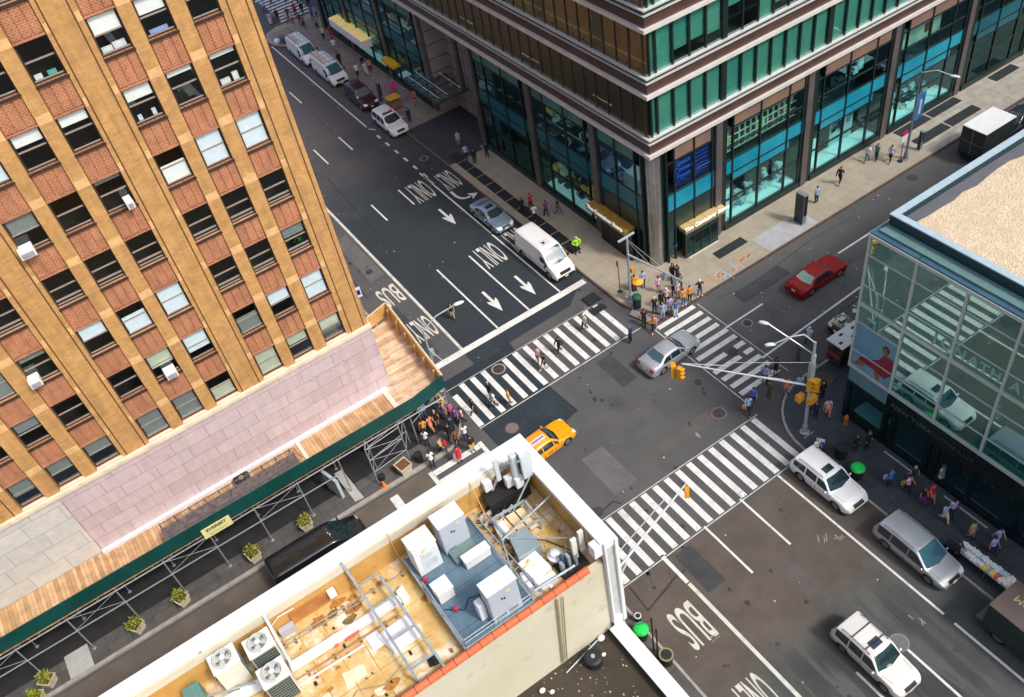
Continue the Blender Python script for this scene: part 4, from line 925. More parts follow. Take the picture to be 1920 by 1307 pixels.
for (y, z) in ((21.1, 13.2), (18.2, 13.6), (17.4, 12.3), (13.4, 13.4)):
    b = MB(); b.sphere((GX0+1.2, y, z), .28, .28, .14); b.tube((GX0+1.2, y, z), (GX0+1.2, y, 15.5), .02); b.build('pendant_lamp', mat('warm_pendant', (.45, .14, .04), .5, emit=.25), gs)
mL = mat('shop_letters', (.22, .44, .38), .5)
for y, ch in ((19.85, 'J'), (19.13, 'O'), (18.28, 'N'), (17.46, 'A'), (16.78, 'T'), (16.1, 'H'), (14.95, 'A'), (14.1, 'N')):
    text_obj('sign_letter', ch, .92, mL, (GX0-.02, y, 11.25), (R(90), 0, R(-90)), gs, ext=.02, bold=.025)
b = MB()                                            # pale diagonal bars behind the glass
for k in range(3): b.bar((GX0+3, 21.5-k*3.1, 10.5), (GX0+3, 18.0-k*3.1, 15.0), 1.0, .25)
b.bar((GX0+.8, 24.4, 10.5), (GX0+.8, 22.4, 15.4), .12, .12); b.bar((GX0+.8, 22.4, 12.2), (GX0+.8, 24.6, 15.2), .12, .12); b.build('diagonal_bar', mat('pale_bar', (.45, .55, .5), .6), gs)
# poster in the first bay
b = MB(); b.quad((GX0+.03, 24.85, 5.25), (GX0+.03, 21.95, 5.25), (GX0+.03, 21.95, 8.9), (GX0+.03, 24.85, 8.9)); 
b.v = [(x-.05, y, z) for x, y, z in b.v]; ps = b.build('poster', mat('poster_sky', (.08, .24, .36), .4, sc=.6, col2=(.15, .32, .42)), gs)
def flat(pts, m, k): 
    q = MB(); q.add([(GX0-.022-.002*k, y, z) for y, z in pts], [tuple(range(len(pts)))]); o = q.build('poster_print', m, gs); return o
mr_ = mat('poster_crimson', (.20, .004, .03), .5); ms_ = mat('poster_skin', (.26, .09, .035), .5)
flat([(24.4, 6.0), (24.3, 6.35), (23.6, 6.55), (23.0, 7.0), (22.65, 7.75), (22.35, 7.7), (22.0, 7.6), (21.97, 6.4), (22.4, 5.75), (23.3, 5.95)], mr_, 1)
flat([(24.7, 5.45), (24.35, 6.05), (23.9, 6.05), (23.95, 5.7), (24.4, 5.5)], ms_, 2); flat([(23.2, 5.9), (22.7, 5.85), (22.75, 5.3), (22.95, 5.3)], ms_, 2)
flat([(22.62+.26*math.cos(a*.7), 8.12+.32*math.sin(a*.7)) for a in range(9)], mat('poster_hair', (.05, .025, .02), .6), 2)
flat([(22.66+.15*math.cos(a*.7), 8.05+.2*math.sin(a*.7)) for a in range(9)], ms_, 3); flat([(22.75, 7.9), (22.5, 7.9), (22.3, 7.55), (22.75, 7.6)], ms_, 3)
b = MB(); b.quad((GX0-.01, 24.9, 3.75), (GX0-.01, 21.95, 3.75), (GX0-.01, 21.95, 4.95), (GX0-.01, 24.9, 4.95)); b.build('poster', mat('poster_lower', (.06, .16, .22), .4, sc=.8, col2=(.14, .26, .32)), gs)
# ground floor
b = MB(); b.box(GX0+.02, YS, 3.3, GX0+.5, GYN, 4.9); b.box(GX0+.02, YS, .13, GX0+.3, GYN, .55)
for y in (24.8, 21.85, 21.2, 18.6, 18.0, 15.5, 12.4, 9.3, 6, 3, 0): b.box(GX0-.02, y-.14, .13, GX0+.35, y+.14, 3.3)
b.build('shopfront', mat('black_shopfront', (.008, .014, .016), .25), gs)
b = MB(); b.quad((GX0+.12, GYN, .5), (GX0+.12, YS, .5), (GX0+.12, YS, 3.3), (GX0+.12, GYN, 3.3)); b.build('shop_glass', G_SHOP, gs)
b = MB(); b.box(GX0+2.4, YS, .1, GX0+2.5, GYN, 4); b.box(GX0, GYN-.06, .13, XE, GYN, 4.95); b.build('shop_interior', mat('store_back', (.012, .03, .03), .8, sc=.6, col2=(.03, .07, .065)), gs)
b = MB(); b.box(GX0+.5, 22.2, .55, GX0+1.6, 24.4, .75); b.box(GX0+.5, 10, .55, GX0+1.6, 12, .72); b.build('window_display', mat('pale_teal_display', (.30, .50, .48), .5), gs)
for y0_, y1_ in ((18.75, 21.1), (13.6, 16.6)): b = MB(); b.box(GX0-.42, y0_, .141, GX0-.33, y1_, .20); b.build('threshold', M_MWH, gs)
text_obj('sign_lettering', 'NEW YORK', .50, mat('dim_letters', (.085, .11, .115), .5), (GX0-.02, 20.05, 4.1), (R(90), 0, R(-90)), gs, sx=1.15, ext=.01)
text_obj('sign_lettering', 'COMPANY', .50, mat('dim_letters2', (.035, .055, .055), .5), (GX0-.02, 17.1, 4.1), (R(90), 0, R(-90)), gs, sx=1.15, ext=.01)
# roof: metal shelf, parapet, coping, gravel
b = MB(); b.box(GX0-.02, YS, 15.64, GX0+1.02, GYN+.02, 15.76); b.box(GX0+1.02, GYN-.98, 15.64, XE, GYN+.02, 15.76); b.build('roof_shelf', M_RB, gs)
b = MB()
for k in range(16): b.box(GX0-.03, GYN-3.2-k*6.2, 15.762, GX0+1.0, GYN-3.13-k*6.2, 15.768)
b.build('shelf_seam', M_RBD, gs)
b = MB(); b.box(GX0+1.02, YS, 15.76, GX0+1.3, GYN-.3, 16.55); b.box(GX0+1.3, GYN-.58, 15.76, XE, GYN-.3, 16.55); b.build('parapet', M_RBD, gs)
b = MB(); b.box(GX0+.98, YS, 16.55, GX0+1.38, GYN-.26, 16.63); b.box(GX0+1.38, GYN-.66, 16.55, XE, GYN-.26, 16.63); b.build('coping', M_COP, gs)
b = MB(); b.box(GX0+1.3, YS, 15.9, XE, GYN-.58, 15.99); b.build('roof_membrane', mat('grey_membrane', (.085, .092, .115), .7, sc=.8, col2=(.125, .12, .13)), gs)
gm = bpy.data.materials.new('roof_gravel'); gm.use_nodes = True; n_ = gm.node_tree; bs = n_.nodes['Principled BSDF']; bs.inputs['Roughness'].default_value = .95
tc = node(n_, 'ShaderNodeTexCoord'); vo = node(n_, 'ShaderNodeTexVoronoi', Scale=9.0); n_.links.new(tc.outputs['Object'], vo.inputs['Vector'])
cr = node(n_, 'ShaderNodeValToRGB'); cr.color_ramp.elements[0].color = (.46, .36, .24, 1); cr.color_ramp.elements[1].color = (.70, .58, .42, 1)
n_.links.new(vo.outputs['Color'], cr.inputs[0]); n5 = node(n_, 'ShaderNodeTexNoise', Scale=1.6, Detail=8.0); n_.links.new(tc.outputs['Object'], n5.inputs['Vector'])
mr5 = node(n_, 'ShaderNodeMapRange'); mr5.inputs[1].default_value = .35; mr5.inputs[2].default_value = .6; n_.links.new(n5.outputs[0], mr5.inputs[0])
mx5 = node(n_, 'ShaderNodeMix', data_type='RGBA'); mx5.inputs[6].default_value = (.52, .40, .26, 1); n_.links.new(mr5.outputs[0], mx5.inputs[0]); n_.links.new(cr.outputs[0], mx5.inputs[7]); n_.links.new(mx5.outputs[2], bs.inputs['Base Color'])
bp5 = node(n_, 'ShaderNodeBump', Strength=.9, Distance=.04); n_.links.new(vo.outputs['Distance'], bp5.inputs['Height']); n_.links.new(bp5.outputs[0], bs.inputs['Normal'])
MATS['roof_gravel'] = gm
g_ = MB(); pts = [(GX0+1.9, GYN-1.35)]; N = 60
top = [(GX0+1.9+i*1.0+rnd.uniform(-.1, .1), GYN-1.3+rnd.uniform(-.12, .12)) for i in range(58)]
lft = [(GX0+1.85+rnd.uniform(-.12, .12), GYN-1.9-i*1.0) for i in range(62)]
g_.add([(x, y, 16.01) for x, y in lft[::-1]+top]+[(XE, YS, 16.01)], [tuple(range(len(lft)+len(top)+1))]); o = g_.build('gravel_bed', gm, gs)
if o.data.polygons[0].normal.z < 0: o.data.flip_normals()
# ================================================================== roof building in the foreground
rb = thing('rooftop_building', 'foreground building with a white parapet, ochre stained flat roof and cream rear wall', 'building', (11.4, 25, 0))
M_WHT = mat('white_coping', (.74, .74, .75), .5, sc=.8, var=.05, blot=(1.3, .62, .85, (.62, .58, .52)), fine=.04)
M_CRM = mat('cream_lip', (.60, .55, .43), .6, sc=.9, var=.08)
M_TAN = mat('tan_parapet', (.46, .245, .055), .75, sc=.7, col2=(.58, .34, .10), blot=(1.6, .58, .75, (.33, .15, .035)), bump=.2, bsc=20)
M_ROOFT = mat('stained_roof', (.50, .275, .055), .85, sc=.9, col2=(.66, .50, .235), blot=(.8, .50, .66, (.78, .71, .55)), bump=.3, bsc=18, fine=.1)
M_CREAMW = mat('cream_stucco', (.52, .485, .35), .85, sc=.35, col2=(.58, .555, .43), blot=(.8, .60, .74, (.47, .42, .27)), bump=.15, bsc=30)
M_TERR = brickmat('terracotta_coping', (.66, .165, .065), (.56, .13, .05), (.18, .05, .03), bw=.62, rh=9, ms=.022, offset=0, plane='XY', noise=.12)
M_LROOF = mat('dark_tar_roof', (.022, .018, .013), .8, sc=.4, col2=(.055, .042, .026), blot=(1.5, .62, .8, (.10, .08, .05)), fine=.3)
M_GAL2 = mat('dull_galvanised', (.36, .42, .45), .45, metal=.35, sc=3, var=.2)
M_GREYP = mat('grey_paint', (.40, .43, .48), .5, sc=1, var=.06)
M_WPNT = mat('white_paint', (.70, .70, .71), .45, sc=1.5, var=.04)
M_BLK = mat('matt_black', (.012, .012, .014), .6)
XW = -30.0
b = MB(); b.box(XW, 24.3, 0, 11.4, 25.0, 15.0); b.box(10.8, 18.1, 0, 11.4, 24.3, 15.0); b.box(XW, 18.1, 9.0, 10.8, 18.38, 15.38); b.build('outer_wall', M_CREAMW, rb)
b = MB(); b.box(XW, 18.38, 14.8, 10.8, 24.3, 15.0); b.build('roof', M_ROOFT, rb)
b = MB(); b.box(XW, 24.3, 15.0, 11.4, 24.99, 16.45); b.box(10.85, 18.1, 15.0, 11.38, 24.3, 16.45); b.build('parapet', M_TAN, rb)
b = MB(); b.box(XW, 24.22, 16.45, 11.42, 25.02, 16.93); b.box(10.82, 18.0, 16.45, 11.42, 24.22, 16.93); b.build('parapet_lip', M_CRM, rb)
b = MB(); b.box(XW, 24.34, 16.93, 11.5, 25.1, 17.05); b.box(10.72, 18.0, 16.93, 11.5, 24.34, 17.05); b.box(-1.0, 25.0, 16.8, 11.5, 25.2, 16.9); b.build('coping', M_WHT, rb, bevel=.02)
b = MB(); b.prism([(XW, 18.06), (10.1, 18.06), (10.1, 18.42), (XW, 18.42)], 15.38, 15.46); b.tube((XW, 18.24, 15.45), (10.1, 18.24, 15.45), .15, n=10); b.build('terracotta_coping', M_TERR, rb)
b = MB(); b.box(10.38, 17.98, 16.2, 10.82, 18.42, 16.95); b.box(10.82, 17.86, 10.2, 10.92, 18.1, 17.02); b.box(11.32, 17.8, 10.2, 11.5, 18.1, 17.02); b.box(10.92, 17.86, 10.2, 11.32, 18.0, 10.7); b.box(10.92, 17.86, 16.6, 11.32, 18.0, 17.02)
b.build('end_pilaster', M_WHT, rb, bevel=.015)
b = MB(); b.box(10.92, 17.95, 10.7, 11.32, 18.1, 16.6); b.build('pilaster_panel', mat('grey_panel', (.50, .52, .50), .5), rb)
b = MB(); b.tube((5.3, 17.98, 15.0), (5.45, 17.98, 9.8), .06); b.tube((5.55, 17.98, 15.0), (5.6, 17.98, 9.8), .045); b.box(5.1, 17.9, 15.0, 5.7, 18.1, 15.15); b.build('downpipe', mat('olive_pipe', (.30, .24, .12), .6, var=.3), rb) if False else None
xp, zp = (8.27,15.00); xq, zq = (7.95,9.98)
b = MB(); b.tube((xp, 17.98, zp+.3), (xq-.05, 17.98, zq), .05); b.tube((xp+.28, 17.98, zp+.2), (xq+.15, 17.98, zq), .035); b.build('downpipe', mat('olive_pipe', (.34, .28, .15), .6, var=.3), rb)
# lower neighbour
lb = thing('lower_building', 'low dark roofed building with a broad white parapet beside the avenue', 'building', (11.2, 17.9, 0))
b = MB(); b.box(XW, -40, 0, 11.15, 18.1, 9.7); b.build('roof', M_LROOF, lb)
b = MB(); b.box(10.55, -40, 9.7, 11.15, 17.86, 10.1); b.build('parapet', mat('parapet_shadow_paint', (.01, .01, .01), .8), lb)  # sides painted black to stand for the shadow inside the parapet
b = MB(); b.box(10.5, -40, 10.1, 11.25, 17.86, 10.22); b.build('coping', M_WHT, lb)
bx, by = (9.06,17.25)
t = thing('roof_tank', 'squat black tank on the dark lower roof', 'tank', (bx, by, 9.7)); b = MB(); b.lathe([(.42, 0), (.42, .5), (.3, .56)], n=18); b.build('shell', M_BLK, t, world=False); b = MB(); b.lathe([(.1, .55), (.1, .64)], n=10); b.build('cap', M_GAL2, t, world=False)
for i, (q, lab, s) in enumerate((((10.01,17.92), 'white crumpled bag in the corner of the dark lower roof', .2), ((9.62,17.23), 'white scrap lying below the corner of the dark roof', .12), ((6.38,17.57), 'pale tub at the left edge of the dark roof', .16), ((6.70,17.26), 'second pale tub at the left edge of the dark roof', .13), ((10.67,18.16), 'pale round vent cap in the roof corner', .18))):
    b = MB(); b.sphere((0, 0, s*.7), s, s*.8, s*.7); tag(b.build('roof_debris', M_WPNT, loc=(q[0], q[1], 9.7)), lab, 'debris')
lt2 = MB()
for k in range(90):
    x, y = rnd.uniform(4.5, 10.2), rnd.uniform(14.5, 18.0); s = rnd.uniform(.02, .07); lt2.box(x, y, 9.71, x+s, y+s*1.4, 9.72)
tag(lt2.build('roof_litter', mat('leaf_litter', (.36, .22, .12), .8, sc=6, col2=(.55, .5, .4))), 'scattered leaves and scraps on the dark lower roof', 'litter', kind='stuff')
b = MB(); q0 = (7.73,17.57); q1 = (10.18,18.02); b.tube((*q0, 9.8), (*q1, 9.8), .035); tag(b.build('roof_pipe', M_GAL2), 'thin grey pipe running along the foot of the cream wall', 'pipe')

# ---- steel grating platform with cabinets
pf = thing('equipment_platform', 'blue grey steel grating platform carrying white cabinets on the ochre roof', 'platform', (5.7, 21, 15))
M_GRT = brickmat('blue_grating', (.14, .24, .31), (.17, .27, .34), (.05, .085, .12), bw=.9, rh=.07, ms=.018, offset=0, plane='YX', noise=.2, rough=.5)
b = MB(); b.box(4.0, 18.45, 15.42, 7.45, 23.75, 15.48); b.build('grating', M_GRT, pf)
b = MB()
for x0, y0, x1, y1 in ((4.0, 18.42, 7.45, 18.42), (4.0, 18.42, 4.0, 23.75), (7.45, 18.42, 7.45, 23.75), (4, 23.75, 7.45, 23.75)): b.bar((x0, y0, 15.4), (x1, y1, 15.4), .08, .18)
for x in (4.1, 5.7, 7.35):
    for y in (18.6, 21, 23.5): b.box(x-.06, y-.06, 15, x+.06, y+.06, 15.4)
b.build('frame', M_GAL2, pf)
def rail(pts, name='handrail', h=(.42, .85), par=pf):
    r_ = MB()
    for a, c in zip(pts, pts[1:]):
        for z in h: r_.tube((*a, 15.48+z), (*c, 15.48+z), .022)
        n = max(1, int((Vector(c)-Vector(a)).length/1.2))
        for k in range(n+1): u = k/n; r_.tube((a[0]+(c[0]-a[0])*u, a[1]+(c[1]-a[1])*u, 15.4), (a[0]+(c[0]-a[0])*u, a[1]+(c[1]-a[1])*u, 15.48+h[-1]), .025)
    r_.build(name, M_GAL2, par)
rail([(7.4, 18.5), (4.05, 18.5), (4.05, 21.9)], h=(.28, .55)); rail([(7.42, 19.6), (7.42, 18.5)], h=(.28, .55)); rail([(7.42, 20.4), (7.42, 23.6)], h=(.35,))
def cabinet(name, label, x0, y0, x1, y1, z0, z1, mface, door=True, slant=0):
    t = thing(name, label, 'cabinet', ((x0+x1)/2, (y0+y1)/2, z0))
    b = MB(); b.box(x0, y0, z0, x1, y1, z1-.06); b.build('body', mface, t, bevel=.015)
    b = MB()
    if slant: b.prism([(x0-.03, y0+.25), (x0+.25, y0-.04), (x1+.03, y0-.04), (x1+.03, y1+.03), (x0-.03, y1+.03)], z1-.06, z1)
    else: b.box(x0-.03, y0-.04, z1-.06, x1+.03, y1+.03, z1)
    b.build('lid', M_WPNT, t, bevel=.012)
    if door:
        b = MB(); b.box(x0+.05, y0-.012, z0+.08, x1-.05, y0, z1-.14); b.build('door', mface, t, bevel=.006)
        b = MB(); b.box((x0+x1)/2-.14, y0-.04, (z0+z1)/2+.30, (x0+x1)/2-.08, y0-.012, (z0+z1)/2+.42); b.box((x0+x1)/2-.02, y0-.04, (z0+z1)/2+.22, (x0+x1)/2+.03, y0-.012, (z0+z1)/2+.36); b.build('handle', M_BLK, t)
    return t
M_CABB = mat('cabinet_face_shade', (.42, .47, .54), .45, sc=.8, var=.05)  # shading of the upright faces painted in; lids stay white
c1 = cabinet('equipment_cabinet', 'white cabinet with a cut corner and a glazed door, left on the platform', 4.22, 22.45, 5.35, 23.4, 15.5, 17.35, M_WPNT, door=False, slant=1)
b = MB(); b.box(4.5, 22.425, 15.75, 5.25, 22.45, 17.05); b.build('door', mat('cab_door', (.62, .68, .70), .3), c1); b = MB(); b.box(4.6, 22.415, 16.5, 5.0, 22.425, 16.9); b.box(4.6, 22.415, 15.9, 5.15, 22.425, 16.4); b.build('panel', mat('cab_panel', (.50, .57, .60), .3), c1)
c2 = cabinet('equipment_cabinet', 'tall cabinet with a shaded front and a white lid at the back of the platform', 5.66, 22.65, 6.95, 23.45, 15.5, 17.6, M_CABB)
c3 = cabinet('equipment_cabinet', 'large cabinet with shaded faces and a white lid beside the terracotta coping', 5.55, 18.55, 6.95, 19.25, 15.5, 17.75, M_CABB)
c4 = cabinet('small_cabinet', 'small cream white cabinet at the left edge of the platform', 4.22, 20.75, 4.95, 21.45, 15.5, 16.25, M_WPNT, door=False, slant=1)
c5 = cabinet('low_cabinet', 'low white chest in front of the tall grey cabinet', 6.0, 21.45, 7.25, 21.85, 15.5, 16.1, M_WPNT, door=False)
b = MB(); b.box(5.75, 21.9, 15.5, 6.95, 22.62, 15.75); tag(b.build('battery_rack', mat('green_grey_rack', (.13, .20, .18), .4)), 'green grey rack between the tall cabinet and the low white chest', 'rack')
b = MB(); b.box(5.2, 19.0, 15.5, 5.5, 19.4, 16.6); tag(b.build('wall_box', M_WPNT, bevel=.01), 'narrow white box fixed on the left side of the large cabinet', 'box')
for q, lab in (((4.59,20.09), 'red fire bell box on the platform rail'), ((4.25,22.13), 'dark red canister beside the left cabinet')):
    b = MB(); b.sphere((0, 0, .12), .12, .12, .14); b.tube((0, 0, -.1), (0, 0, .05), .07); tag(b.build('red_canister', mat('fire_red', (.42, .02, .06), .5), loc=(q[0], q[1], 15.6)), lab, 'canister')
q = (4.08,21.50); b = MB(); b.lathe([(.17, 0), (.17, .42), (.12, .46)], n=14); tag(b.build('paint_drum', mat('rusty_white', (.65, .60, .52), .6, sc=3, col2=(.6, .33, .1)), loc=(q[0], q[1], 15.0)), 'rust stained white drum left of the platform', 'drum')
# ---- condensers
def condenser(x, y, label, grille):
    t = thing('condenser_unit', label, 'condenser', (x, y, 15.05), 0, 'condenser units on the roof'); t.scale = (1.1, 1.1, 1.08)
    b = MB(); b.box(-.5, -.42, 0, .5, .42, 1.5); b.build('casing', mat('cream_casing', (.66, .65, .55), .5, var=.06), t, world=False, bevel=.03)
    b = MB(); b.box(-.53, -.45, 1.5, .53, .45, 1.56); b.build('top_plate', mat('white_casing', (.76, .75, .70), .45, var=.05), t, world=False, bevel=.02)
    b = MB(); b.lathe([(.40, 1.56), (.40, 1.66), (.36, 1.68), (.34, 1.66), (.34, 1.58)], n=24); b.build('fan_ring', mat('ring_grey', (.50, .52, .47), .5), t, world=False)
    b = MB(); b.lathe([(.335, 1.565), (.335, 1.575)], n=24); b.build('fan_well', mat('fan_dark', (.06, .055, .045), .6), t, world=False)
    b = MB()
    for k in range(4): a = k*math.pi/2+.4; b.add([(.05*math.cos(a), .05*math.sin(a), 1.6), (.32*math.cos(a-.35), .32*math.sin(a-.35), 1.585), (.32*math.cos(a+.35), .32*math.sin(a+.35), 1.63), ], [(0, 1, 2)])
    b.build('fan_blades', mat('blade_grey', (.085, .08, .07), .5), t, world=False)
    b = MB()
    for r in (.20, .29): 
        for k in range(20): a = 2*math.pi*k/20; c_ = 2*math.pi*(k+1)/20; b.tube((r*math.cos(a), r*math.sin(a), 1.675), (r*math.cos(c_), r*math.sin(c_), 1.675), .005, n=3)
    for k in range(8): a = k*math.pi/4; b.tube((.07*math.cos(a), .07*math.sin(a), 1.675), (.38*math.cos(a), .38*math.sin(a), 1.675), .006, n=3)
    b.lathe([(.095, 1.67), (.11, 1.70), (.04, 1.71)], n=14); b.build('fan_guard', M_WPNT, t, world=False)
    b = MB()
    if grille:
        b.box(-.46, -.44, .05, .46, -.42, 1.42)
        m1 = b.build('coil', mat('coil_green_black', (.012, .03, .028), .4), t, world=False)
        b = MB()
        for k in range(11): b.box(-.45+k*.09, -.455, .06, -.44+k*.09, -.44, 1.4)
        for k in range(9): b.box(-.45, -.455, .12+k*.16, .45, -.44, .13+k*.16)
        b.build('coil_guard', mat('guard_grey', (.25, .29, .27), .5), t, world=False)
    else:
        b.box(.5, -.38, .05, .52, .38, 1.42); b.build('coil', mat('coil_green_black', (.012, .03, .028), .4), t, world=False)
        b = MB()
        for k in range(9): b.box(.52, -.36+k*.088, .06, .53, -.35+k*.088, 1.4)
        b.build('coil_guard', mat('guard_grey', (.25, .29, .27), .5), t, world=False)
condenser(-4.28, 23.6, 'leftmost cream condenser with a plain front panel', False)
condenser(-2.82, 23.32, 'upper right condenser with a dark coil front close to the parapet', True)
condenser(-2.84, 21.75, 'front condenser with a yellow strap across its dark coil', True)
b = MB(); b.tube((-3.0, 21.5, 16.85), (-2.65, 21.5, 15.2), .02, n=5); tag(b.build('yellow_strap', mat('yellow_strap', (.8, .65, .02), .5)), 'yellow strap hanging over the front condenser', 'strap')
# ---- cable ladder bridging the roof
cl = thing('cable_ladder', 'galvanised cable ladder crossing the roof left of the platform', 'cable ladder', (2.3, 21.4, 15))
b = MB(); zz = 15.75
A0 = (1.72,25.03); A1 = (1.74,18.68); B0_ = (2.75,23.52); B1_ = (2.89,18.29)
b.bar((*A0, zz), (*A1, zz), .11, .12); b.bar((*B0_, zz), (*B1_, zz), .11, .12); b.build('side_rail', M_GAL2, cl)
b = MB()
for u in (.02, .18, .40, .68, .93):
    a = Vector((*A0, zz)).lerp(Vector((*A1, zz)), u+.03); c_ = Vector((*B0_, zz)).lerp(Vector((*B1_, zz)), max(0, u-.06)); b.bar(a, (c_.x, a.y, zz), .09, .05); b.build('rung', M_GAL2, cl); b = MB()
b = MB(); 
for p_ in (A0, A1, B0_, B1_): b.box(p_[0]-.05, p_[1]-.05, 15, p_[0]+.05, p_[1]+.05, 15.7)
b.build('leg', M_GAL2, cl)
# props between coping and roof
for (a, c_, lab) in (((1.61,24.29), (1.77,23.87), 'pale metal prop leaning from the parapet to the cable ladder'), ((-2.11,24.38), (-2.15,22.49), 'pale metal prop beside the upper condenser'), ((-4.91,24.32), (-4.95,24.26), 'pale metal prop beside the leftmost condenser'),
                     ((3.88,24.26), (3.92,23.90), 'thin orange pole leaning at the left cabinet'), ((8.15,24.24), (8.14,23.21), 'thin dark pole leaning by the parapet near the antennas')):
    b = MB(); b.bar((*a, 17.02), (*c_, 15.3), .12 if 'pale' in lab else .04); tag(b.build('prop', M_GAL2 if 'pale' in lab else mat('orange_pole', (.62, .30, .12), .6)), lab, 'prop')
# long ducts and pipes lying along the roof
def run(p, q, r, m, lab, z=15.1, cat='pipe', box=False):
    b = MB()
    if box: b.bar((*p, z), (*q, z), r*2, r*.9)
    else: b.tube((*p, z), (*q, z), r)
    n = max(2, int((Vector(q)-Vector(p)).length/1.2))
    s = MB()
    t = thing('roof_duct' if box else 'roof_pipe', lab, cat, (p[0], p[1], 15))
    b.build('run', m, t)
    for k in range(n): u = (k+.5)/n; x, y = p[0]+(q[0]-p[0])*u, p[1]+(q[1]-p[1])*u; s.box(x-.05, y-.12, 15.0, x+.05, y+.12, z+.02 if box else z)
    s.build('support', mat('rust_support', (.25, .12, .05), .8), t)
run((-2.26,22.46), (3.02,22.32), .20, M_WPNT, 'wide white duct lying along the ochre roof', .15+15.05, 'duct', True)
run((-6.06,22.90), (-2.85,22.51), .22, M_WPNT, 'white duct end left of the front condenser', 15.2, 'duct', True)
run((-2.28,21.58), (0.72,21.47), .05, M_WPNT, 'white pipe with red bands in front of the duct')
run((-2.35,21.87), (2.52,21.75), .035, mat('brown_pipe', (.36, .18, .10), .6), 'thin brown pipe beside the white duct')
run((-2.80,23.78), (4.38,23.37), .03, mat('grey_conduit', (.30, .27, .22), .6), 'grey conduit along the back of the roof', 15.15)
run((-2.27,23.57), (1.90,23.34), .025, mat('grey_conduit', (.30, .27, .22), .6), 'second grey conduit along the back of the roof', 15.12)
b = MB()
for p, q in (((0.18,22.16), (0.69,22.16)), ((-0.30,22.18), (-0.15,22.18)), ((0.39,22.18), (0.84,22.20))): b.tube((*p, 15.14), (*q, 15.14), .075)
tag(b.build('red_pipe_band', mat('faded_red', (.55, .10, .08), .6)), 'faded red sleeves on the white roof pipe', 'pipe sleeve')
# hatches, patches
def plate(pts, z, h, m, name, lab, cat):
    b = MB(); b.prism(pts, 15.0, z+h); return tag(b.build(name, m, bevel=.02), lab, cat)
plate([(1.33,21.50), (2.90,21.57), (2.97,20.31), (1.57,20.35)], 15.0, .14, M_WPNT, 'roof_hatch', 'large white square hatch under the cable ladder', 'hatch')
plate([(0.89,21.85), (1.50,21.81), (1.47,20.98), (0.91,20.99)], 15.0, .06, M_WPNT, 'roof_pad', 'narrow white pad beside the square hatch', 'pad')
plate([(2.97,22.67), (3.37,22.81), (3.36,22.10), (2.98,22.01)], 15.0, .35, mat('pale_box', (.68, .66, .58), .6, var=.15), 'junction_box', 'weathered pale box at the right rail of the cable ladder', 'box')
plate([(-0.63,20.96), (0.30,20.81), (0.23,20.29), (-0.72,20.29)], 15.0, .04, mat('cream_pad', (.80, .70, .46), .8, sc=2, var=.2), 'roof_pad', 'cream coloured pad low on the ochre roof', 'pad')
plate([(2.52,19.26), (2.91,19.27), (2.86,18.79), (2.46,18.90)], 15.0, .10, M_BLK, 'black_cover', 'small black cover between the ladder rails', 'cover')
plate([(1.00,18.90), (1.15,19.01), (1.02,19.00)], 15.0, .1, M_BLK, 'black_cover', 'tiny dark lump on the ochre roof', 'cover') if False else None
b = MB(); b.box(-1.3, 24.2, 15.25, .9, 24.29, 15.95); tag(b.build('wall_panel', mat('rust_panel', (.42, .17, .05), .7, sc=1.5, var=.25)), 'rust brown panel on the inside of the ochre parapet', 'panel')
x0, z0 = (1.77,17.69); b = MB(); b.path([(-2.4, 24.15, 15.5), (-2.2, 24.15, 16.0), (-1.7, 24.15, 16.35), (-1.0, 24.15, 16.3)], .025); tag(b.build('loose_cable', M_WPNT), 'loose pale cable curving across the parapet wall', 'cable')
b = MB(); b.box(-2.0, 24.0, 15.0, -1.3, 24.25, 15.5); tag(b.build('meter_box', M_GREYP, bevel=.02), 'rounded grey box at the foot of the parapet beside the upper condenser', 'box')
b = MB(); b.box(.5, 23.95, 15.6, .85, 24.25, 16.0); tag(b.build('floodlight', M_WPNT, bevel=.02), 'small white lamp housing on the parapet left of the ladder', 'lamp')
b = MB(); b.box(-6.3, 23.3, 15.2, -5.6, 23.9, 16.0); tag(b.build('green_box', mat('sea_green_box', (.10, .22, .19), .5)), 'sea green box left of the condensers', 'box')
run((-6.51,23.81), (-3.71,22.72), .05, M_GAL2, 'steel angle running in front of the left condenser', 15.3)
# ---- second frame: sector antennas, gantry, ducts at the corner
an = thing('antenna_cluster', 'cluster of white panel antennas and radio boxes on a frame at the white roof corner', 'antenna', (10.0, 24.0, 15))
ant = [((9.35,23.64), .22, .10, 1.5), ((10.09,23.40), .28, .26, 1.5), ((10.51,22.96), .55, .14, 1.6)]
for (p, w_, d_, h_) in ant:
    b = MB()
    if w_ == .28: b.lathe([(.15, 16.8), (.17, 16.85), (.17, 18.2), (.12, 18.28)], (p[0], p[1], 0), 16)
    else: b.box(p[0]-w_/2, p[1]-d_/2, 16.8, p[0]+w_/2, p[1]+d_/2, 16.8+h_)
    b.build('panel', mat('antenna_white', (.50, .57, .60), .4, sc=2, var=.05), an, bevel=0 if w_ == .28 else .02)
for p, m_ in (((8.87,24.05), M_WPNT), ((9.78,23.60), mat('radio_grey', (.62, .60, .62), .5)), ((10.11,23.28), M_WPNT), ((8.86,24.55), mat('radio_blue', (.42, .50, .55), .5))):
    b = MB(); b.box(p[0]-.2, p[1]-.14, 16.1, p[0]+.2, p[1]+.14, 16.75); b.build('radio_unit', m_, an, bevel=.02)
b = MB(); P0 = (8.84,24.45); P1 = (10.79,23.80)
b.bar((*P0, 16.9), (*P1, 16.9), .08); b.bar((*P0, 16.2), (*P1, 16.2), .08); b.build('frame', M_GAL2, an)
b = MB(); b.box(8.5, 23.3, 15.0, 10.6, 24.1, 15.9); b.build('cable_base', M_BLK, an)
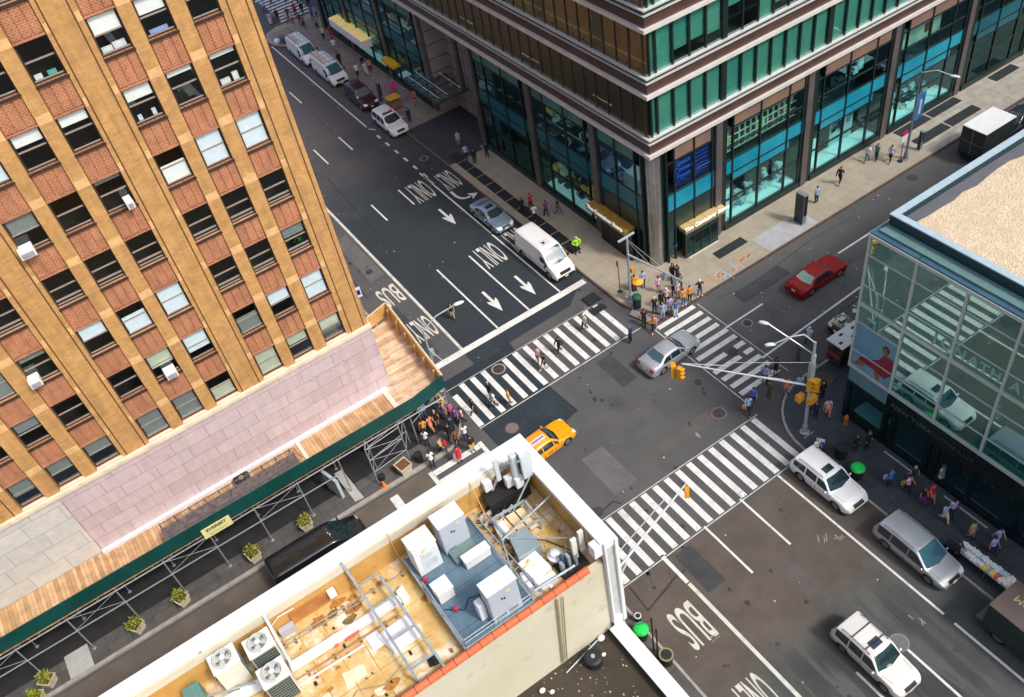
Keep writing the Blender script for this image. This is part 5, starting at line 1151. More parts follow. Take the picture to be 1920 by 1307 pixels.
def strut(a, za, c_, zc, r, lab, m=M_GAL2, cat='strut'):
    b = MB(); b.tube((*a, za), (*c_, zc), r, n=8); t = thing('roof_strut', lab, cat, (c_[0], c_[1], 15)); b.build('tube', m, t); b = MB(); b.lathe([(r*1.8, 0), (r*1.8, .05)], (c_[0], c_[1], zc-.03), 10); b.build('foot', m, t)
strut((9.95,24.20), 17.0, (8.59,23.94), 15.3, .06, 'thick steel strut dropping from the antenna frame to the cable bundle')
strut((10.84,23.07), 16.9, (9.27,22.81), 15.3, .045, 'green steel strut rising to the avenue parapet near the antennas', mat('sage_steel', (.26, .36, .32), .5, var=.3))
strut((10.96,21.82), 16.3, (7.96,21.58), 15.8, .05, 'long steel tube from the avenue parapet across the sheet metal duct')
strut((10.43,19.52), 16.0, (8.19,21.49), 15.8, .035, 'thin level tube ending at the panel antennas')
strut((8.25,22.49), 16.0, (7.21,19.45), 15.5, .03, 'thin tube running down beside the folded sheet')
strut((9.73,18.65), 15.6, (7.68,18.75), 15.6, .06, 'pipe with a round end by the terracotta coping')
# tangle of cables and blocks by the parapet
cb = MB(); r4 = random.Random(3)
for k in range(26):
    p = (8.0+r4.uniform(0, 1.5), 22.4+r4.uniform(0, 1.7)); a = .55+r4.uniform(-.25, .25); l = r4.uniform(.4, 1.3)
    cb.tube((p[0], p[1], 15.05+r4.uniform(0, .35)), (p[0]+l*math.cos(a), p[1]+l*math.sin(a)*.5, 15.05+r4.uniform(0, .4)), r4.uniform(.02, .05), n=5)
tag(cb.build('cable_bundle', mat('black_cable', (.02, .02, .022), .5)), 'dark tangle of cables behind the antenna cluster', 'cables')
for k in range(7):
    p = (8.0+(k % 4)*.42, 23.0+(k//4)*.45); b = MB(); b.M = Matrix.Translation((p[0], p[1], 15.2)) @ Matrix.Rotation(.35, 4, 'Z'); b.box(-.2, -.07, 0, .2, .07, .22)
    tag(b.build('concrete_block', mat('pale_block', (.42, .42, .40), .8, var=.2)), ['first', 'second', 'third', 'fourth', 'fifth', 'sixth', 'seventh'][k]+' pale concrete block among the cables at the roof corner, counted from the cabinets', 'block', 'ballast blocks among the cables')
# cable tray between platform and duct
ct = thing('cable_tray', 'narrow ladder like cable tray along the right side of the platform', 'cable tray', (7.8, 21, 15))
b = MB(); p0 = (7.45,23.75); p1 = (7.59,18.50); b.bar((*p0, 15.6), (*p1, 15.6), .04, .1); b.bar((p0[0]+.3, p0[1], 15.6), (p1[0]+.3, p1[1], 15.6), .04, .1); b.build('side_rail', M_GAL2, ct)
b = MB()
for k in range(14): u = k/13; x = p0[0]+(p1[0]-p0[0])*u; y = p0[1]+(p1[1]-p0[1])*u; b.box(x, y-.02, 15.58, x+.3, y+.02, 15.61)
b.build('rung', M_GAL2, ct)
dd = MB(); r5 = random.Random(11)
for k in range(40):
    u = r5.random(); x = p0[0]+.35+(p1[0]-p0[0])*u+r5.uniform(0, .45); y = p0[1]+(p1[1]-p0[1])*u+r5.uniform(-.2, .2); s = r5.uniform(.05, .2)
    dd.cm = r5.choice([0, 0, 1, 2]); dd.box(x, y, 15.0, x+s, y+s*r5.uniform(.5, 1.6), 15.0+r5.uniform(.05, .3))
tag(dd.build('roof_clutter', [mat('ochre_debris', (.60, .36, .06), .8), M_WPNT, M_BLK]), 'strip of ochre debris and offcuts between platform and duct', 'debris', kind='stuff')
# sheet metal ducts (right part of the roof)
def slab(pts, z0, z1, m, name, lab, cat='duct'):
    b = MB(); b.prism(pts, z0, z1); return tag(b.build(name, m, bevel=.015), lab, cat)
slab([(8.23,21.41), (9.18,21.45), (9.15,20.31), (7.99,20.34)], 15.0, 15.8, mat('blue_grey_sheet', (.30, .37, .39), .4, metal=.3, sc=1, var=.12), 'sheet_duct', 'blue grey sheet metal duct in the middle of the right roof')
slab([(8.10,22.59), (8.59,22.55), (8.54,21.90), (7.99,21.86)], 15.0, 15.6, M_WPNT, 'white_duct', 'bright white duct end under the steel tubes')
slab([(7.87,20.29), (8.82,20.33), (8.91,19.24), (7.97,19.15)], 15.0, 15.6, mat('stained_white', (.78, .74, .66), .6, sc=1.3, col2=(.82, .80, .76), blot=(1.5, .56, .64, (.52, .36, .05))), 'stained_cover', 'white cover with an ochre stain near the terracotta coping')
slab([(7.98,19.16), (8.89,19.18), (8.92,18.79), (8.03,18.73)], 15.0, 15.4, M_WPNT, 'low_cover', 'narrow white cover between the stained one and the coping')
slab([(7.67,19.89), (7.89,19.89), (7.81,18.97), (7.53,18.87)], 15.0, 15.5, M_WPNT, 'low_cover', 'slim white trunking left of the stained cover')
fr2 = thing('duct_frame', 'square steel frame around plywood lids near the avenue parapet', 'frame', (9.2, 22, 15))
q = [(8.18,22.81), (9.90,22.68), (9.85,21.42), (8.25,21.49)]
b = MB()
for i in range(4): b.bar((*q[i], 15.75), (*q[(i+1) % 4], 15.75), .09)
for p in q: b.box(p[0]-.04, p[1]-.04, 15, p[0]+.04, p[1]+.04, 15.7)
b.build('rail', M_GAL2, fr2)
b = MB()
for k in range(3): u0, u1 = .08+k*.3, .34+k*.3; a = Vector(q[0]).lerp(Vector(q[1]), u0); c_ = Vector(q[0]).lerp(Vector(q[1]), u1); d_ = Vector(q[3]).lerp(Vector(q[2]), u1); e_ = Vector(q[3]).lerp(Vector(q[2]), u0); b.prism([tuple(a), tuple(c_), tuple(d_), tuple(e_)], 15.35, 15.42)
b.build('plywood_lid', mat('pale_ply', (.66, .46, .22), .8, sc=1.2, col2=(.74, .62, .42)), fr2)
# vent dome, antennas at the lower right corner
q = (9.41,19.66)
t = thing('roof_vent', 'white domed ventilator near the lower right roof corner', 'vent', (q[0], q[1], 15.0))
b = MB(); b.lathe([(.2, 0), (.2, .35), (.34, .4), (.36, .5), (.24, .56), (.22, .68), (.1, .74)], n=20); b.build('cowl', M_WPNT, t, world=False, smooth=40)
b = MB(); b.lathe([(.26, 0), (.26, .05)], n=20); b.build('flange', M_GAL2, t, world=False)
for i, (p, lab) in enumerate((((10.01,18.96), 'left one of three slim panel antennas at the lower corner'), ((10.47,19.09), 'middle one of three slim panel antennas at the lower corner'), ((10.94,19.21), 'right one of three slim panel antennas at the lower corner'))):
    t = thing('panel_antenna', lab, 'antenna', (p[0], p[1], 15.0)); b = MB(); b.box(-.13, -.07, .55, .13, .07, 2.0); b.build('panel', mat('antenna_cream', (.66, .68, .60), .45, var=.05), t, world=False, bevel=.02); b = MB(); b.tube((0, .1, 0), (0, .1, 1.9), .03); b.build('pole', M_GAL2, t, world=False)
q = (9.57,19.05)
t = thing('radio_rack', 'dark blue grey rack of radio boxes behind the panel antennas', 'rack', (q[0], q[1], 15.0))
for k in range(5): b = MB(); b.box(-.35+k*.17, -.2+(k % 2)*.2, .1, -.22+k*.17, .05+(k % 2)*.2, .8+(k % 3)*.15); b.build('radio_unit', [M_GAL2, mat('dark_blue_radio', (.05, .08, .13), .5)][k % 2], t, world=False)
b = MB(); b.box(-.45, -.4, 0, .9, .5, .1); b.build('base', M_BLK, t, world=False)
# membrane seams, stains, small kit that a working roof collects
ms2 = MB()
for k in range(22): x = -12+k*1.06; ms2.box(x, 18.42, 15.001, x+.05, 24.25, 15.006)
for y in (20.1, 21.9): ms2.box(-14, y, 15.001, 10.7, y+.04, 15.007)
ms2.build('membrane_seam', mat('seam_rust', (.50, .30, .08), .9, sc=3, var=.4), rb)
st_ = MB(); r7 = random.Random(21)
for k in range(60):
    x, y = r7.uniform(-6, 10.5), r7.uniform(18.6, 24.1); s = r7.uniform(.08, .42); n = 9
    st_.cm = r7.choice([0, 0, 1, 2]); st_.add([(x+s*r7.uniform(.6, 1.2)*math.cos(2*math.pi*i/n), y+s*r7.uniform(.35, .8)*math.sin(2*math.pi*i/n), 15.009+k*.0004) for i in range(n)], [tuple(range(n))])
st_.build('stain', [mat('rust_stain', (.40, .17, .035), .9, sc=5, var=.35), mat('pale_stain', (.70, .62, .46), .9, sc=5, var=.2), mat('dark_stain', (.20, .12, .045), .9, sc=5, var=.4)], rb)['kind'] = 'stuff'
jk = MB()
for k in range(46):
    x, y = (r7.uniform(-2.2, 3.6), r7.uniform(18.7, 24)) if k % 2 else (r7.uniform(7.6, 10.6), r7.uniform(18.7, 23.8)); s = r7.uniform(.03, .13); jk.cm = r7.choice([0, 0, 1, 2]); jk.box(x, y, 15.0, x+s, y+s*r7.uniform(.6, 2), 15.0+r7.uniform(.03, .14))
tag(jk.build('roof_scraps', [M_BLK, M_WPNT, mat('rust_support', (.25, .12, .05), .8)]), 'small offcuts, blocks and scraps strewn over the ochre roof', 'debris', kind='stuff')
for (pts, r_, m_, lab) in (([(4.2, 20.5, 15.5), (4.9, 19.9, 15.52), (5.3, 20.3, 15.5), (6.4, 19.9, 15.52), (7.2, 20.6, 15.5)], .018, M_BLK, 'black cable snaking over the blue grating'),
                     ([(7.6, 23.4, 15.3), (8.3, 22.5, 15.5), (8.6, 21.5, 15.3), (9.6, 20.8, 15.1), (10.3, 19.4, 15.1)], .022, M_BLK, 'black cable looping across the right part of the roof'),
                     ([(-1.8, 19.2, 15.05), (-.4, 19.9, 15.05), (.6, 19.4, 15.05), (1.6, 19.7, 15.05)], .02, mat('grey_conduit', (.30, .27, .22), .6), 'grey hose lying on the stained roof near the ladder'),
                     ([(8.0, 18.8, 15.1), (8.9, 19.7, 15.3), (9.9, 19.6, 15.2), (10.6, 20.6, 15.6)], .02, M_GAL2, 'grey conduit by the lower panel antennas')):
    b = MB(); b.path([Vector(p) for p in pts], r_, 5); tag(b.build('cable', m_), lab, 'cable')
for (c_, x0, z0, w_, h_) in ((c2, 5.80, 15.62, .4, .25), (c3, 5.72, 15.62, .45, .3), (c3, 6.3, 15.62, .45, .3)):
    b = MB(); yy = 22.636 if c_ is c2 else 18.536
    for k in range(6): b.box(x0, yy-.01, z0+k*h_/6, x0+w_, yy, z0+k*h_/6+h_/12)
    b.build('louvre', mat('louvre_grey', (.16, .18, .21), .5), c_)
for (c_, x0, y0, z0) in ((c2, 6.5, 22.63, 17.2), (c3, 6.4, 18.53, 17.2), (c1, 4.6, 22.41, 17.1)):
    b = MB(); b.box(x0, y0-.006, z0, x0+.18, y0, z0+.1); b.build('label_plate', mat('plate_yellow', (.75, .6, .08), .5), c_)
# ================================================================== street furniture
M_POLE = mat('grey_pole', (.38, .42, .46), .4, metal=.3, sc=2, var=.08)
M_POLEW = mat('pale_arm', (.50, .53, .55), .4, metal=.2, var=.05)
M_TSY = mat('signal_yellow', (.62, .29, .01), .5, var=.1)
def signal(par, x, y, z, ang, big=1.0):
    b = MB(); b.M = Matrix.Translation((x, y, z)) @ Matrix.Rotation(ang, 4, 'Z')
    for k in range(3): b.box(-.17*big, -.14*big, -.17*big-k*.36*big, .17*big, .14*big, .17*big-k*.36*big)
    for k in range(3): b.box(-.15*big, -.36*big, .1*big-k*.36*big, .15*big, -.14*big, .13*big-k*.36*big)
    h = b.build('signal_head', M_TSY, par)
    b = MB(); b.M = Matrix.Translation((x, y, z)) @ Matrix.Rotation(ang, 4, 'Z')
    for k in range(3): b.tube((0, -.14*big, -k*.36*big), (0, -.155*big, -k*.36*big), .11*big, n=12)
    b.build('lens', mat('signal_lens', (.03, .02, .015), .2), h)
def pole_base(b, x, y, z=.14): b.lathe([(.32, 0), (.32, .06), (.2, .1), (.17, .7), (.12, .8)], (x, y, z), 8)
# NE corner: mast pole with guyed arm
px, py = (31.75,43.27)
t = thing('signal_pole', 'grey traffic pole with a white top bar and a guyed mast arm above the crowd', 'traffic light', (px, py, 0))
b = MB(); pole_base(b, px, py); b.tube((px, py, .5), (px+.05, py, 6.45), .115, .085, 12); b.build('pole', M_POLE, t)
b = MB(); b.bar((px-.75, py+.02, 6.5), (px+.72, py-.02, 6.6), .14, .12); b.build('top_bar', M_POLEW, t)
ax, ay = (32.49,37.35)
b = MB(); b.tube((px, py, 4.9), (ax, ay, 5.35), .085, .05, 8); b.tube((px+.3, py-.8, 4.75), (px+.75, py-4.2, 4.95), .03); b.build('mast_arm', M_POLEW, t)
b = MB(); b.tube((px, py, 6.4), (ax-.2, ay+1.0, 5.3), .018, n=4); b.tube((px, py, 6.3), (ax-.6, ay+2.6, 5.1), .018, n=4); b.build('guy_wire', M_POLEW, t)
for u in (.62, .80):
    p_ = Vector((px, py, 4.9)).lerp(Vector((ax, ay, 5.35)), u); b = MB(); b.box(p_.x-.13, p_.y-.13, p_.z-.75, p_.x+.13, p_.y+.13, p_.z-.12); b.tube((p_.x, p_.y, p_.z-.12), tuple(p_), .03); b.build('signal_back', M_POLE, t, bevel=.02)
b = MB(); b.box(px+.14, py-.22, 3.0, px+.42, py+.05, 3.45); b.build('walk_signal', M_TSY, t)
# thin sign post next to it
qx, qy = (31.79,44.67)
t = thing('sign_post', 'thin brown sign post standing left of the grey mast pole', 'sign post', (qx, qy, .14)); b = MB(); b.tube((0, 0, 0), (0, 0, 3.2), .035); b.build('post', mat('brown_post', (.10, .06, .04), .6), t, world=False); b = MB(); b.lathe([(.22, 0), (.2, .05)], n=12); b.build('base', M_IRON, t, world=False)
b = MB(); b.box(-.03, -.03, 2.6, .03, .2, 3.1); b.build('sign', mat('sign_rust', (.35, .12, .06), .6), t, world=False)
# SE corner pole: lamps and mast arms
px, py = (32.08,25.47)
t = thing('signal_pole', 'tall lamp and signal pole on the rounded corner by the glass store', 'traffic light', (px, py, 0))
b = MB(); pole_base(b, px, py); b.tube((px, py, .5), (px-.03, py, 8.7), .12, .085, 12); b.box(px-.45, py-.4, .141, px+.45, py-.34, .15); b.build('pole', M_POLE, t)
b = MB(); b.tube((px, py, 6.9), (px, py, 7.6), .15, n=10); b.box(px+.1, py+.05, 5.0, px+.38, py+.38, 6.5); b.build('transformer', M_POLEW, t)
h1 = (30.77,28.10); h2 = (30.18,26.93)
b = MB(); c0 = Vector((px, py, 8.6)); e2 = Vector((*h2, 8.75)); m0 = c0.lerp(e2, .3)+Vector((0, 0, .75)); m1 = c0.lerp(e2, .65)+Vector((0, 0, .55))
b.path([c0, m0, m1, e2], .05, 8); b.path([(px, py, 7.6), (*h1, 9.2)], .045, 8); b.build('lamp_arm', M_POLEW, t)
for h, z, z2 in ((h1, 9.2, 9.2), (h2, 8.75, 8.7)):
    d = (Vector((*h, 0))-Vector((px, py, 0))).normalized(); b = MB(); b.M = Matrix.Translation((h[0]+d.x*.25, h[1]+d.y*.25, z2)) @ Matrix.Rotation(math.atan2(d.y, d.x), 4, 'Z'); b.sphere((0, 0, 0), .36, .14, .10, 12, 6); b.sphere((.18, 0, -.04), .17, .12, .10, 10, 6); b.build('lamp_head', mat('lamp_white', (.58, .61, .62), .4), t, smooth=True)
m0 = (26.57,31.26)
b = MB(); b.tube((px, py, 4.75), (*m0, 6.1), .075, .04, 8); b.tube((px, py, 6.9), (*(28.46,29.19), 6.5), .02, n=4); b.build('mast_arm', M_POLEW, t)
m1 = (28.94,29.39); b = MB(); b.tube((m0[0], m0[1], 6.12), (m1[0], m1[1], 5.7), .03, n=6); b.path([(px-1.2, py+1.1, 5.3), (px-2.6, py+2.2, 5.75)], .03); b.build('brace', M_POLEW, t)
s0 = (26.27,31.15); signal(t, s0[0], s0[1], 5.85, R(20)); signal(t, s0[0]-.15, s0[1]+.4, 5.85, R(150))
s1 = (31.99,25.33); signal(t, s1[0]+.05, s1[1]+.1, 5.3, R(10), 1.1); signal(t, s1[0]+.35, s1[1]-.15, 5.2, R(-70), 1.0)
for (u, v) in ((1503,748), (1521,752)):
    pass
for q, w_ in (((31.84,25.95), .26), ((32.28,25.37), .32)): b = MB(); b.box(q[0]-w_, q[1]-.2, 3.1, q[0]+w_, q[1]+.2, 3.65); b.build('walk_signal', M_TSY, t, bevel=.02)
# SW mast arm reaching over the south crosswalk
t = thing('signal_pole', 'pale braced mast arm reaching over the south crosswalk from behind the white parapet', 'traffic light', (13.9, 22.3, 0))
e = (20.50,24.03); b = MB(); pole_base(b, 13.9, 22.3); b.tube((13.9, 22.3, .5), (13.9, 22.3, 7.2), .12, .09, 12); b.build('pole', M_POLE, t)
b = MB(); b.tube((13.9, 22.3, 5.6), (*e, 6.1), .09, .05, 8); b.tube((13.9, 22.3, 7.1), (*(18.97,24.01), 6.1), .035, n=6)
b.path([(14.3, 22.4, 5.0), (15.6, 22.9, 5.75)], .04); b.path([(14.0, 22.0, 5.4), (14.9, 22.5, 5.4)], .05); b.build('mast_arm', M_POLEW, t)
s = (20.50,23.91); signal(t, s[0], s[1], 5.75, R(-40), .8)
b = MB(); b.box(13.95, 22.3, 2.6, 14.15, 22.6, 3.6); b.build('street_sign', mat('street_sign_green', (.0, .16, .13), .5), t)
# NW lamp behind the shed
px, py = 15.25, 45.5
t = thing('street_lamp', 'pale blue street lamp rising behind the plywood corner of the shed', 'street lamp', (px, py, 0))
b = MB(); pole_base(b, px, py, .0); b.tube((px, py, .4), (px, py, 6.3), .11, .08, 12); b.build('pole', M_POLE, t)
lh = (17.85,44.99); b = MB(); c0 = Vector((px, py, 6.2)); e = Vector((*lh, 7.4)); b.path([c0, c0.lerp(e, .45)+Vector((0, 0, .35)), e], .045, 8); b.path([(px, py, 4.4), (*(15.59,44.03), 4.0)], .04, 6); b.build('lamp_arm', M_POLEW, t)
b = MB(); d = (e-c0); a_ = math.atan2(d.y, d.x); b.M = Matrix.Translation((e.x+.3*math.cos(a_), e.y+.3*math.sin(a_), 7.42)) @ Matrix.Rotation(a_, 4, 'Z'); b.sphere((0, 0, 0), .45, .16, .12, 12, 6); b.build('lamp_head', mat('lamp_white', (.58, .61, .62), .4), t, smooth=True)
b = MB(); b.box(px+.1, py-.1, 3.6, px+.35, py+.15, 4.2); b.build('cabinet', M_POLE, t)
# hanging dark signal seen next to the lamp head
q = (18.41,47.03)
t = thing('cyclist_signal', 'dark camera dome hanging just left of the pale lamp head', 'camera', (q[0], q[1], 5.2)) if False else None
# far lamp with banner
px, py = (60.56,41.08)
t = thing('street_lamp', 'tall lamp post with a blue vertical banner on the side street pavement', 'street lamp', (px, py, 0))
b = MB(); pole_base(b, px, py); b.tube((px, py, .5), (px, py, 8.5), .11, .07, 12); b.build('pole', mat('dark_grey_pole', (.20, .22, .27), .4, metal=.3), t)
lh = (61.41,38.86); b = MB(); c0 = Vector((px, py, 8.4)); e = Vector((*lh, 8.6)); b.path([c0, c0.lerp(e, .5)+Vector((0, 0, .35)), e], .04, 8); b.build('lamp_arm', M_POLEW, t)
b = MB(); d = e-c0; a_ = math.atan2(d.y, d.x); b.M = Matrix.Translation((e.x, e.y, 8.58)) @ Matrix.Rotation(a_, 4, 'Z'); b.sphere((.2, 0, 0), .42, .16, .11, 12, 6); b.build('lamp_head', mat('lamp_white', (.58, .61, .62), .4), t, smooth=True)
b = MB(); b.box(px+.15, py-.03, 3.8, px+1.15, py+.03, 6.3); b.build('banner', mat('banner_blue', (.01, .06, .26), .5, sc=.8, col2=(.05, .22, .5)), t)
b = MB(); b.box(px+.55, py-.04, 4.3, px+.78, py-.03, 5.5); b.sphere((px+.66, py-.035, 5.6), .12, .01, .14); b.build('banner_figure', mat('banner_pale', (.6, .6, .62), .6, sc=2, col2=(.5, .3, .15)), t)
px, py = (59.95,41.13)
t = thing('bus_stop_sign', 'bus stop post with a red topped white sign by the lamp post', 'sign', (px, py, .14)); b = MB(); b.tube((0, 0, 0), (0, 0, 3.0), .035); b.build('post', mat('dark_post', (.06, .06, .07), .5), t, world=False); b = MB(); b.lathe([(.24, 0), (.22, .07)], n=12); b.build('base', M_BLK, t, world=False)
b = MB(); b.box(-.3, -.03, 1.95, .3, .03, 2.65); b.build('sign', M_WPNT, t, world=False); b = MB(); b.box(-.3, -.035, 2.65, .3, .035, 3.0); b.build('header', mat('sign_crimson', (.45, .02, .06), .5), t, world=False)
# tall kiosks
def kiosk(xy, label, h=2.9, w_=.85, d_=.3, rz=0, mface=None):
    t = thing('information_kiosk', label, 'kiosk', (xy[0], xy[1], .14), rz); b = MB(); b.box(-w_/2, -d_/2, 0, w_/2, d_/2, h); b.build('case', mat('kiosk_grey', (.22, .25, .28), .4, metal=.3), t, world=False, bevel=.03)
    b = MB(); b.box(-w_/2+.05, -d_/2-.012, .9, w_/2-.05, -d_/2, h-.1); b.box(-w_/2+.05, d_/2, .9, w_/2-.05, d_/2+.012, h-.1); b.box(-w_/2-.01, -d_/2+.03, .1, -w_/2, d_/2-.03, h-.1); b.build('screen', mface or mat('kiosk_screen', (.008, .014, .022), .12), t, world=False)
    b = MB(); b.box(-w_/2-.06, -d_/2-.06, 0, w_/2+.06, d_/2+.06, .06); b.build('base', M_POLE, t, world=False)
kiosk((47.95, 41.15), 'tall slim dark information kiosk on the pale slab of the side street', 2.95, .45, .95)
kiosk((62.39,41.14), 'second dark totem beyond the lamp post on the side street', 1.9, .3, .35)
kiosk((32.09,86.27), 'black information totem beside the parked police SUV', 2.4, .3, .5)
kiosk((33.71,86.26), 'glowing pink and black advertising totem on the avenue pavement', 1.9, .6, .3, R(20), mat('pink_screen', (.50, .015, .14), .4, emit=.15))
q = (4.89,41.31); t = thing('leaning_board', 'pale blue board standing on edge under the shed by the kerb', 'board', (q[0], q[1], .14), R(15)); b = MB(); b.box(-.1, -.05, 0, .12, 1.5, 1.9); b.build('board', mat('pale_blue_board', (.45, .52, .56), .5), t, world=False)
q = (5.67,40.94); b = MB(); b.prism([(q[0]-.3, q[1]-.5), (q[0]+.35, q[1]-.6), (q[0]+.2, q[1]+2.6), (q[0]-.4, q[1]+2.6)], .14, .2); tag(b.build('ramp_plate', mat('grey_plate', (.42, .42, .40), .7, var=.1)), 'pale grey plate lying on the pavement beside the leaning board', 'plate')
q = (-14.02,40.98); b = MB(); b.prism([(q[0]-.7, q[1]-.8), (q[0]+.8, q[1]-.8), (q[0]+.8, q[1]+1.0), (q[0]-.7, q[1]+1.0)], .14, .17); tag(b.build('ramp_plate', mat('grey_plate', (.42, .42, .40), .7, var=.1)), 'pale paving plate at the kerb near the lower left planters', 'plate')
# bins, mailbox, hydrant
M_BIN = brickmat('bin_mesh', (.025, .028, .03), (.03, .032, .035), (.008, .008, .01), bw=.05, rh=.05, ms=.012, offset=0, plane='XZ', noise=.1)
def bin_(xy, label, lidm, r=.33, h=.9, dome=False, z=.14, grp=None):
    t = thing('litter_bin', label, 'bin', (xy[0], xy[1], z), 0, grp); b = MB(); b.lathe([(r*.85, 0), (r, h), (r*1.02, h+.03)], n=18); b.build('basket', M_BIN, t, world=False)
    b = MB()
    if dome: b.lathe([(r*1.08, h+.03), (r*1.08, h+.08), (r*.85, h+.2), (r*.4, h+.26), (.08, h+.27)], n=20)
    else: b.lathe([(r*1.04, h), (r*1.04, h+.05), (r*.8, h+.05), (r*.78, h-.1), (.05, h-.12)], n=18)
    b.build('lid', lidm, t, world=False, smooth=30)
M_LG = mat('bright_green_lid', (.01, .62, .09), .4, sc=3, var=.15)
bin_((32.31,22.58), 'black wire litter basket on the corner pavement above the green lidded bin', M_BLK, .42, .95)
bin_((31.83,20.89), 'black bin with a bright green lid beside the parked white SUV', M_LG, .42, .85, True)
bin_((14.30,20.87), 'green lidded bin by the thin posts beside the white parapet', M_LG, .42, .85, True)
bin_((14.44,18.85), 'dark open basket by the kerb right of the thin posts', mat('bin_ochre', (.25, .22, .10), .7), .40, .85)
bin_((31.65,42.36), 'dark green bin at the foot of the grey mast pole', mat('deep_green', (.005, .10, .04), .5), .36, 1.0, True)
bin_((32.73,44.14), 'dark green newspaper bin behind the grey mast pole', mat('deep_green', (.005, .10, .04), .5), .30, 1.0, True)
bin_((10.62,40.57), 'small black bin under the corner of the shed', M_BLK, .28, .7)
bin_((7.78,40.92), 'flat black tub beside the scaffold tower', M_BLK, .25, .3)
bin_((14.81,21.79), 'small pale topped bucket behind the green lidded bin', M_WPNT, .2, .5)
q = (31.59,23.66)
t = thing('mailbox', 'dark blue mailbox on the corner beside the white SUV', 'mailbox', (q[0], q[1], .14), R(30)); b = MB()
pr = [(-.28, .25), (.28, .25), (.28, .95)]+[(.28*math.cos(a*.314), .95+.28*math.sin(a*.314)) for a in range(1, 10)]+[(-.28, .95)]
b.add([(x, y, z) for y in (-.3, .3) for x, z in pr], [tuple(range(len(pr)))[::-1], tuple(range(len(pr), 2*len(pr)))]+[(i, (i+1) % len(pr), len(pr)+(i+1) % len(pr), len(pr)+i) for i in range(len(pr))])
fixn(b.build('body', mat('mailbox_blue', (.01, .04, .14), .4), t, world=False)); b = MB()
for sx_ in (-.22, .22):
    for sy_ in (-.24, .24): b.box(sx_-.03, sy_-.03, 0, sx_+.03, sy_+.03, .27)
b.build('leg', M_BLK, t, world=False)
b = MB(); b.box(-.12, -.2, 1.225, .12, .2, 1.24); b.build('handle', mat('mail_label', (.4, .5, .65), .5), t, world=False)
q = (34.57,24.23); t = thing('hydrant', 'rusty orange hydrant at the store front beside the corner', 'hydrant', (q[0], q[1], .14)); b = MB(); b.lathe([(.17, 0), (.13, .06), (.12, .6), (.16, .63), (.13, .75), (.05, .82)], n=12); b.tube((-.2, 0, .45), (.2, 0, .45), .06); b.build('body', mat('rust_orange', (.45, .13, .03), .6, var=.2), t, world=False); b = MB(); b.lathe([(.05, .82), (.05, .88)], n=6); b.build('cap', mat('brass_cap', (.6, .35, .1), .4), t, world=False)
# thin posts with a rail beside the parapet
for q, lab, h in (((14.31,19.80), 'taller thin black post beside the lower green lidded bin', 3.6), ((14.21,19.31), 'shorter thin black post beside the lower green lidded bin', 3.2)):
    t = thing('thin_post', lab, 'post', (q[0], q[1], .14)); b = MB(); b.tube((0, 0, 0), (0, 0, h), .045); b.build('post', M_BLK, t, world=False); b = MB(); b.tube((0, 0, h-.12), (-1.5 if h > 3.4 else -.5, .6 if h > 3.4 else .1, h-.12), .02); b.lathe([(.07, h), (.05, h+.15)], n=8); b.build('arm', M_BLK, t, world=False)
# planters
M_PLT = mat('cream_planter', (.52, .47, .33), .7, sc=2, var=.15, bump=.2)
LEAF = [mat('yellow_green_leaf', (.30, .29, .02), .6, sc=6, var=.3), mat('olive_leaf', (.085, .11, .012), .6, sc=6, var=.3)]
def planter(xy, label, s=.36, h=.62, rz=0, plant=True, soil=True, seed=1):
    t = thing('planter', label, 'planter', (xy[0], xy[1], .14), rz); b = MB()
    b.add([(-s*.8, -s*.8, 0), (s*.8, -s*.8, 0), (s*.8, s*.8, 0), (-s*.8, s*.8, 0), (-s, -s, h), (s, -s, h), (s, s, h), (-s, s, h)], [(0, 3, 2, 1), (0, 1, 5, 4), (1, 2, 6, 5), (2, 3, 7, 6), (3, 0, 4, 7)])
    b.box(-s-.03, -s-.03, h-.08, s+.03, -s+.05, h); b.box(-s-.03, s-.05, h-.08, s+.03, s+.03, h); b.box(-s-.03, -s+.05, h-.08, -s+.05, s-.05, h); b.box(s-.05, -s+.05, h-.08, s+.03, s-.05, h)
    b.build('pot', M_PLT, t, world=False)
    b = MB(); b.box(-s+.04, -s+.04, h-.12, s-.04, s-.04, h-.07); b.build('soil', mat('red_brown_soil', (.16, .06, .025), .9, sc=8, var=.4), t, world=False)
    if plant:
        p_ = thing('plant', 'x', 'x'); 
        bpy.data.objects.remove(p_)
        r_ = random.Random(seed); b = MB()
        for k in range(170):
            a = r_.uniform(0, 6.28); e_ = r_.uniform(-.3, 1.4); rr_ = r_.uniform(.15, .55); c = Vector((rr_*math.cos(a)*math.cos(e_), rr_*math.sin(a)*math.cos(e_), h+.08+rr_*max(-.2, math.sin(e_))*1.1))
            l = r_.uniform(.08, .17); d = Vector((math.cos(a), math.sin(a), r_.uniform(-.8, .8))).normalized()*l; n_2 = Vector((-math.sin(a), math.cos(a), r_.uniform(-.4, .4))).normalized()*l*.35
            b.cm = 0 if r_.random() < .55 else 1
            b.add([c-d*.5, c+n_2, c+d, c-n_2], [(0, 1, 2, 3)])
        for k in range(7): a = k*.9; b.cm = 1; b.tube((0, 0, h-.1), (.3*math.cos(a), .3*math.sin(a), h+.35), .012, n=4)
        o = b.build('foliage', LEAF, t, world=False)
ps_ = [((1.86,41.01), 'planter with yellow green leaves right behind the black van'), ((-2.00,40.81), 'bushy planter below the yellow notice'), ((-7.08,40.81), 'planter with drooping leaves left of the black van'), ((-10.12,40.85), 'small leafy planter between two shed posts'), ((-15.85,40.88), 'leafy planter at the lower left beside the pale plate'), ((-16.70,39.94), 'yellow leaved planter cut off by the bottom edge')]
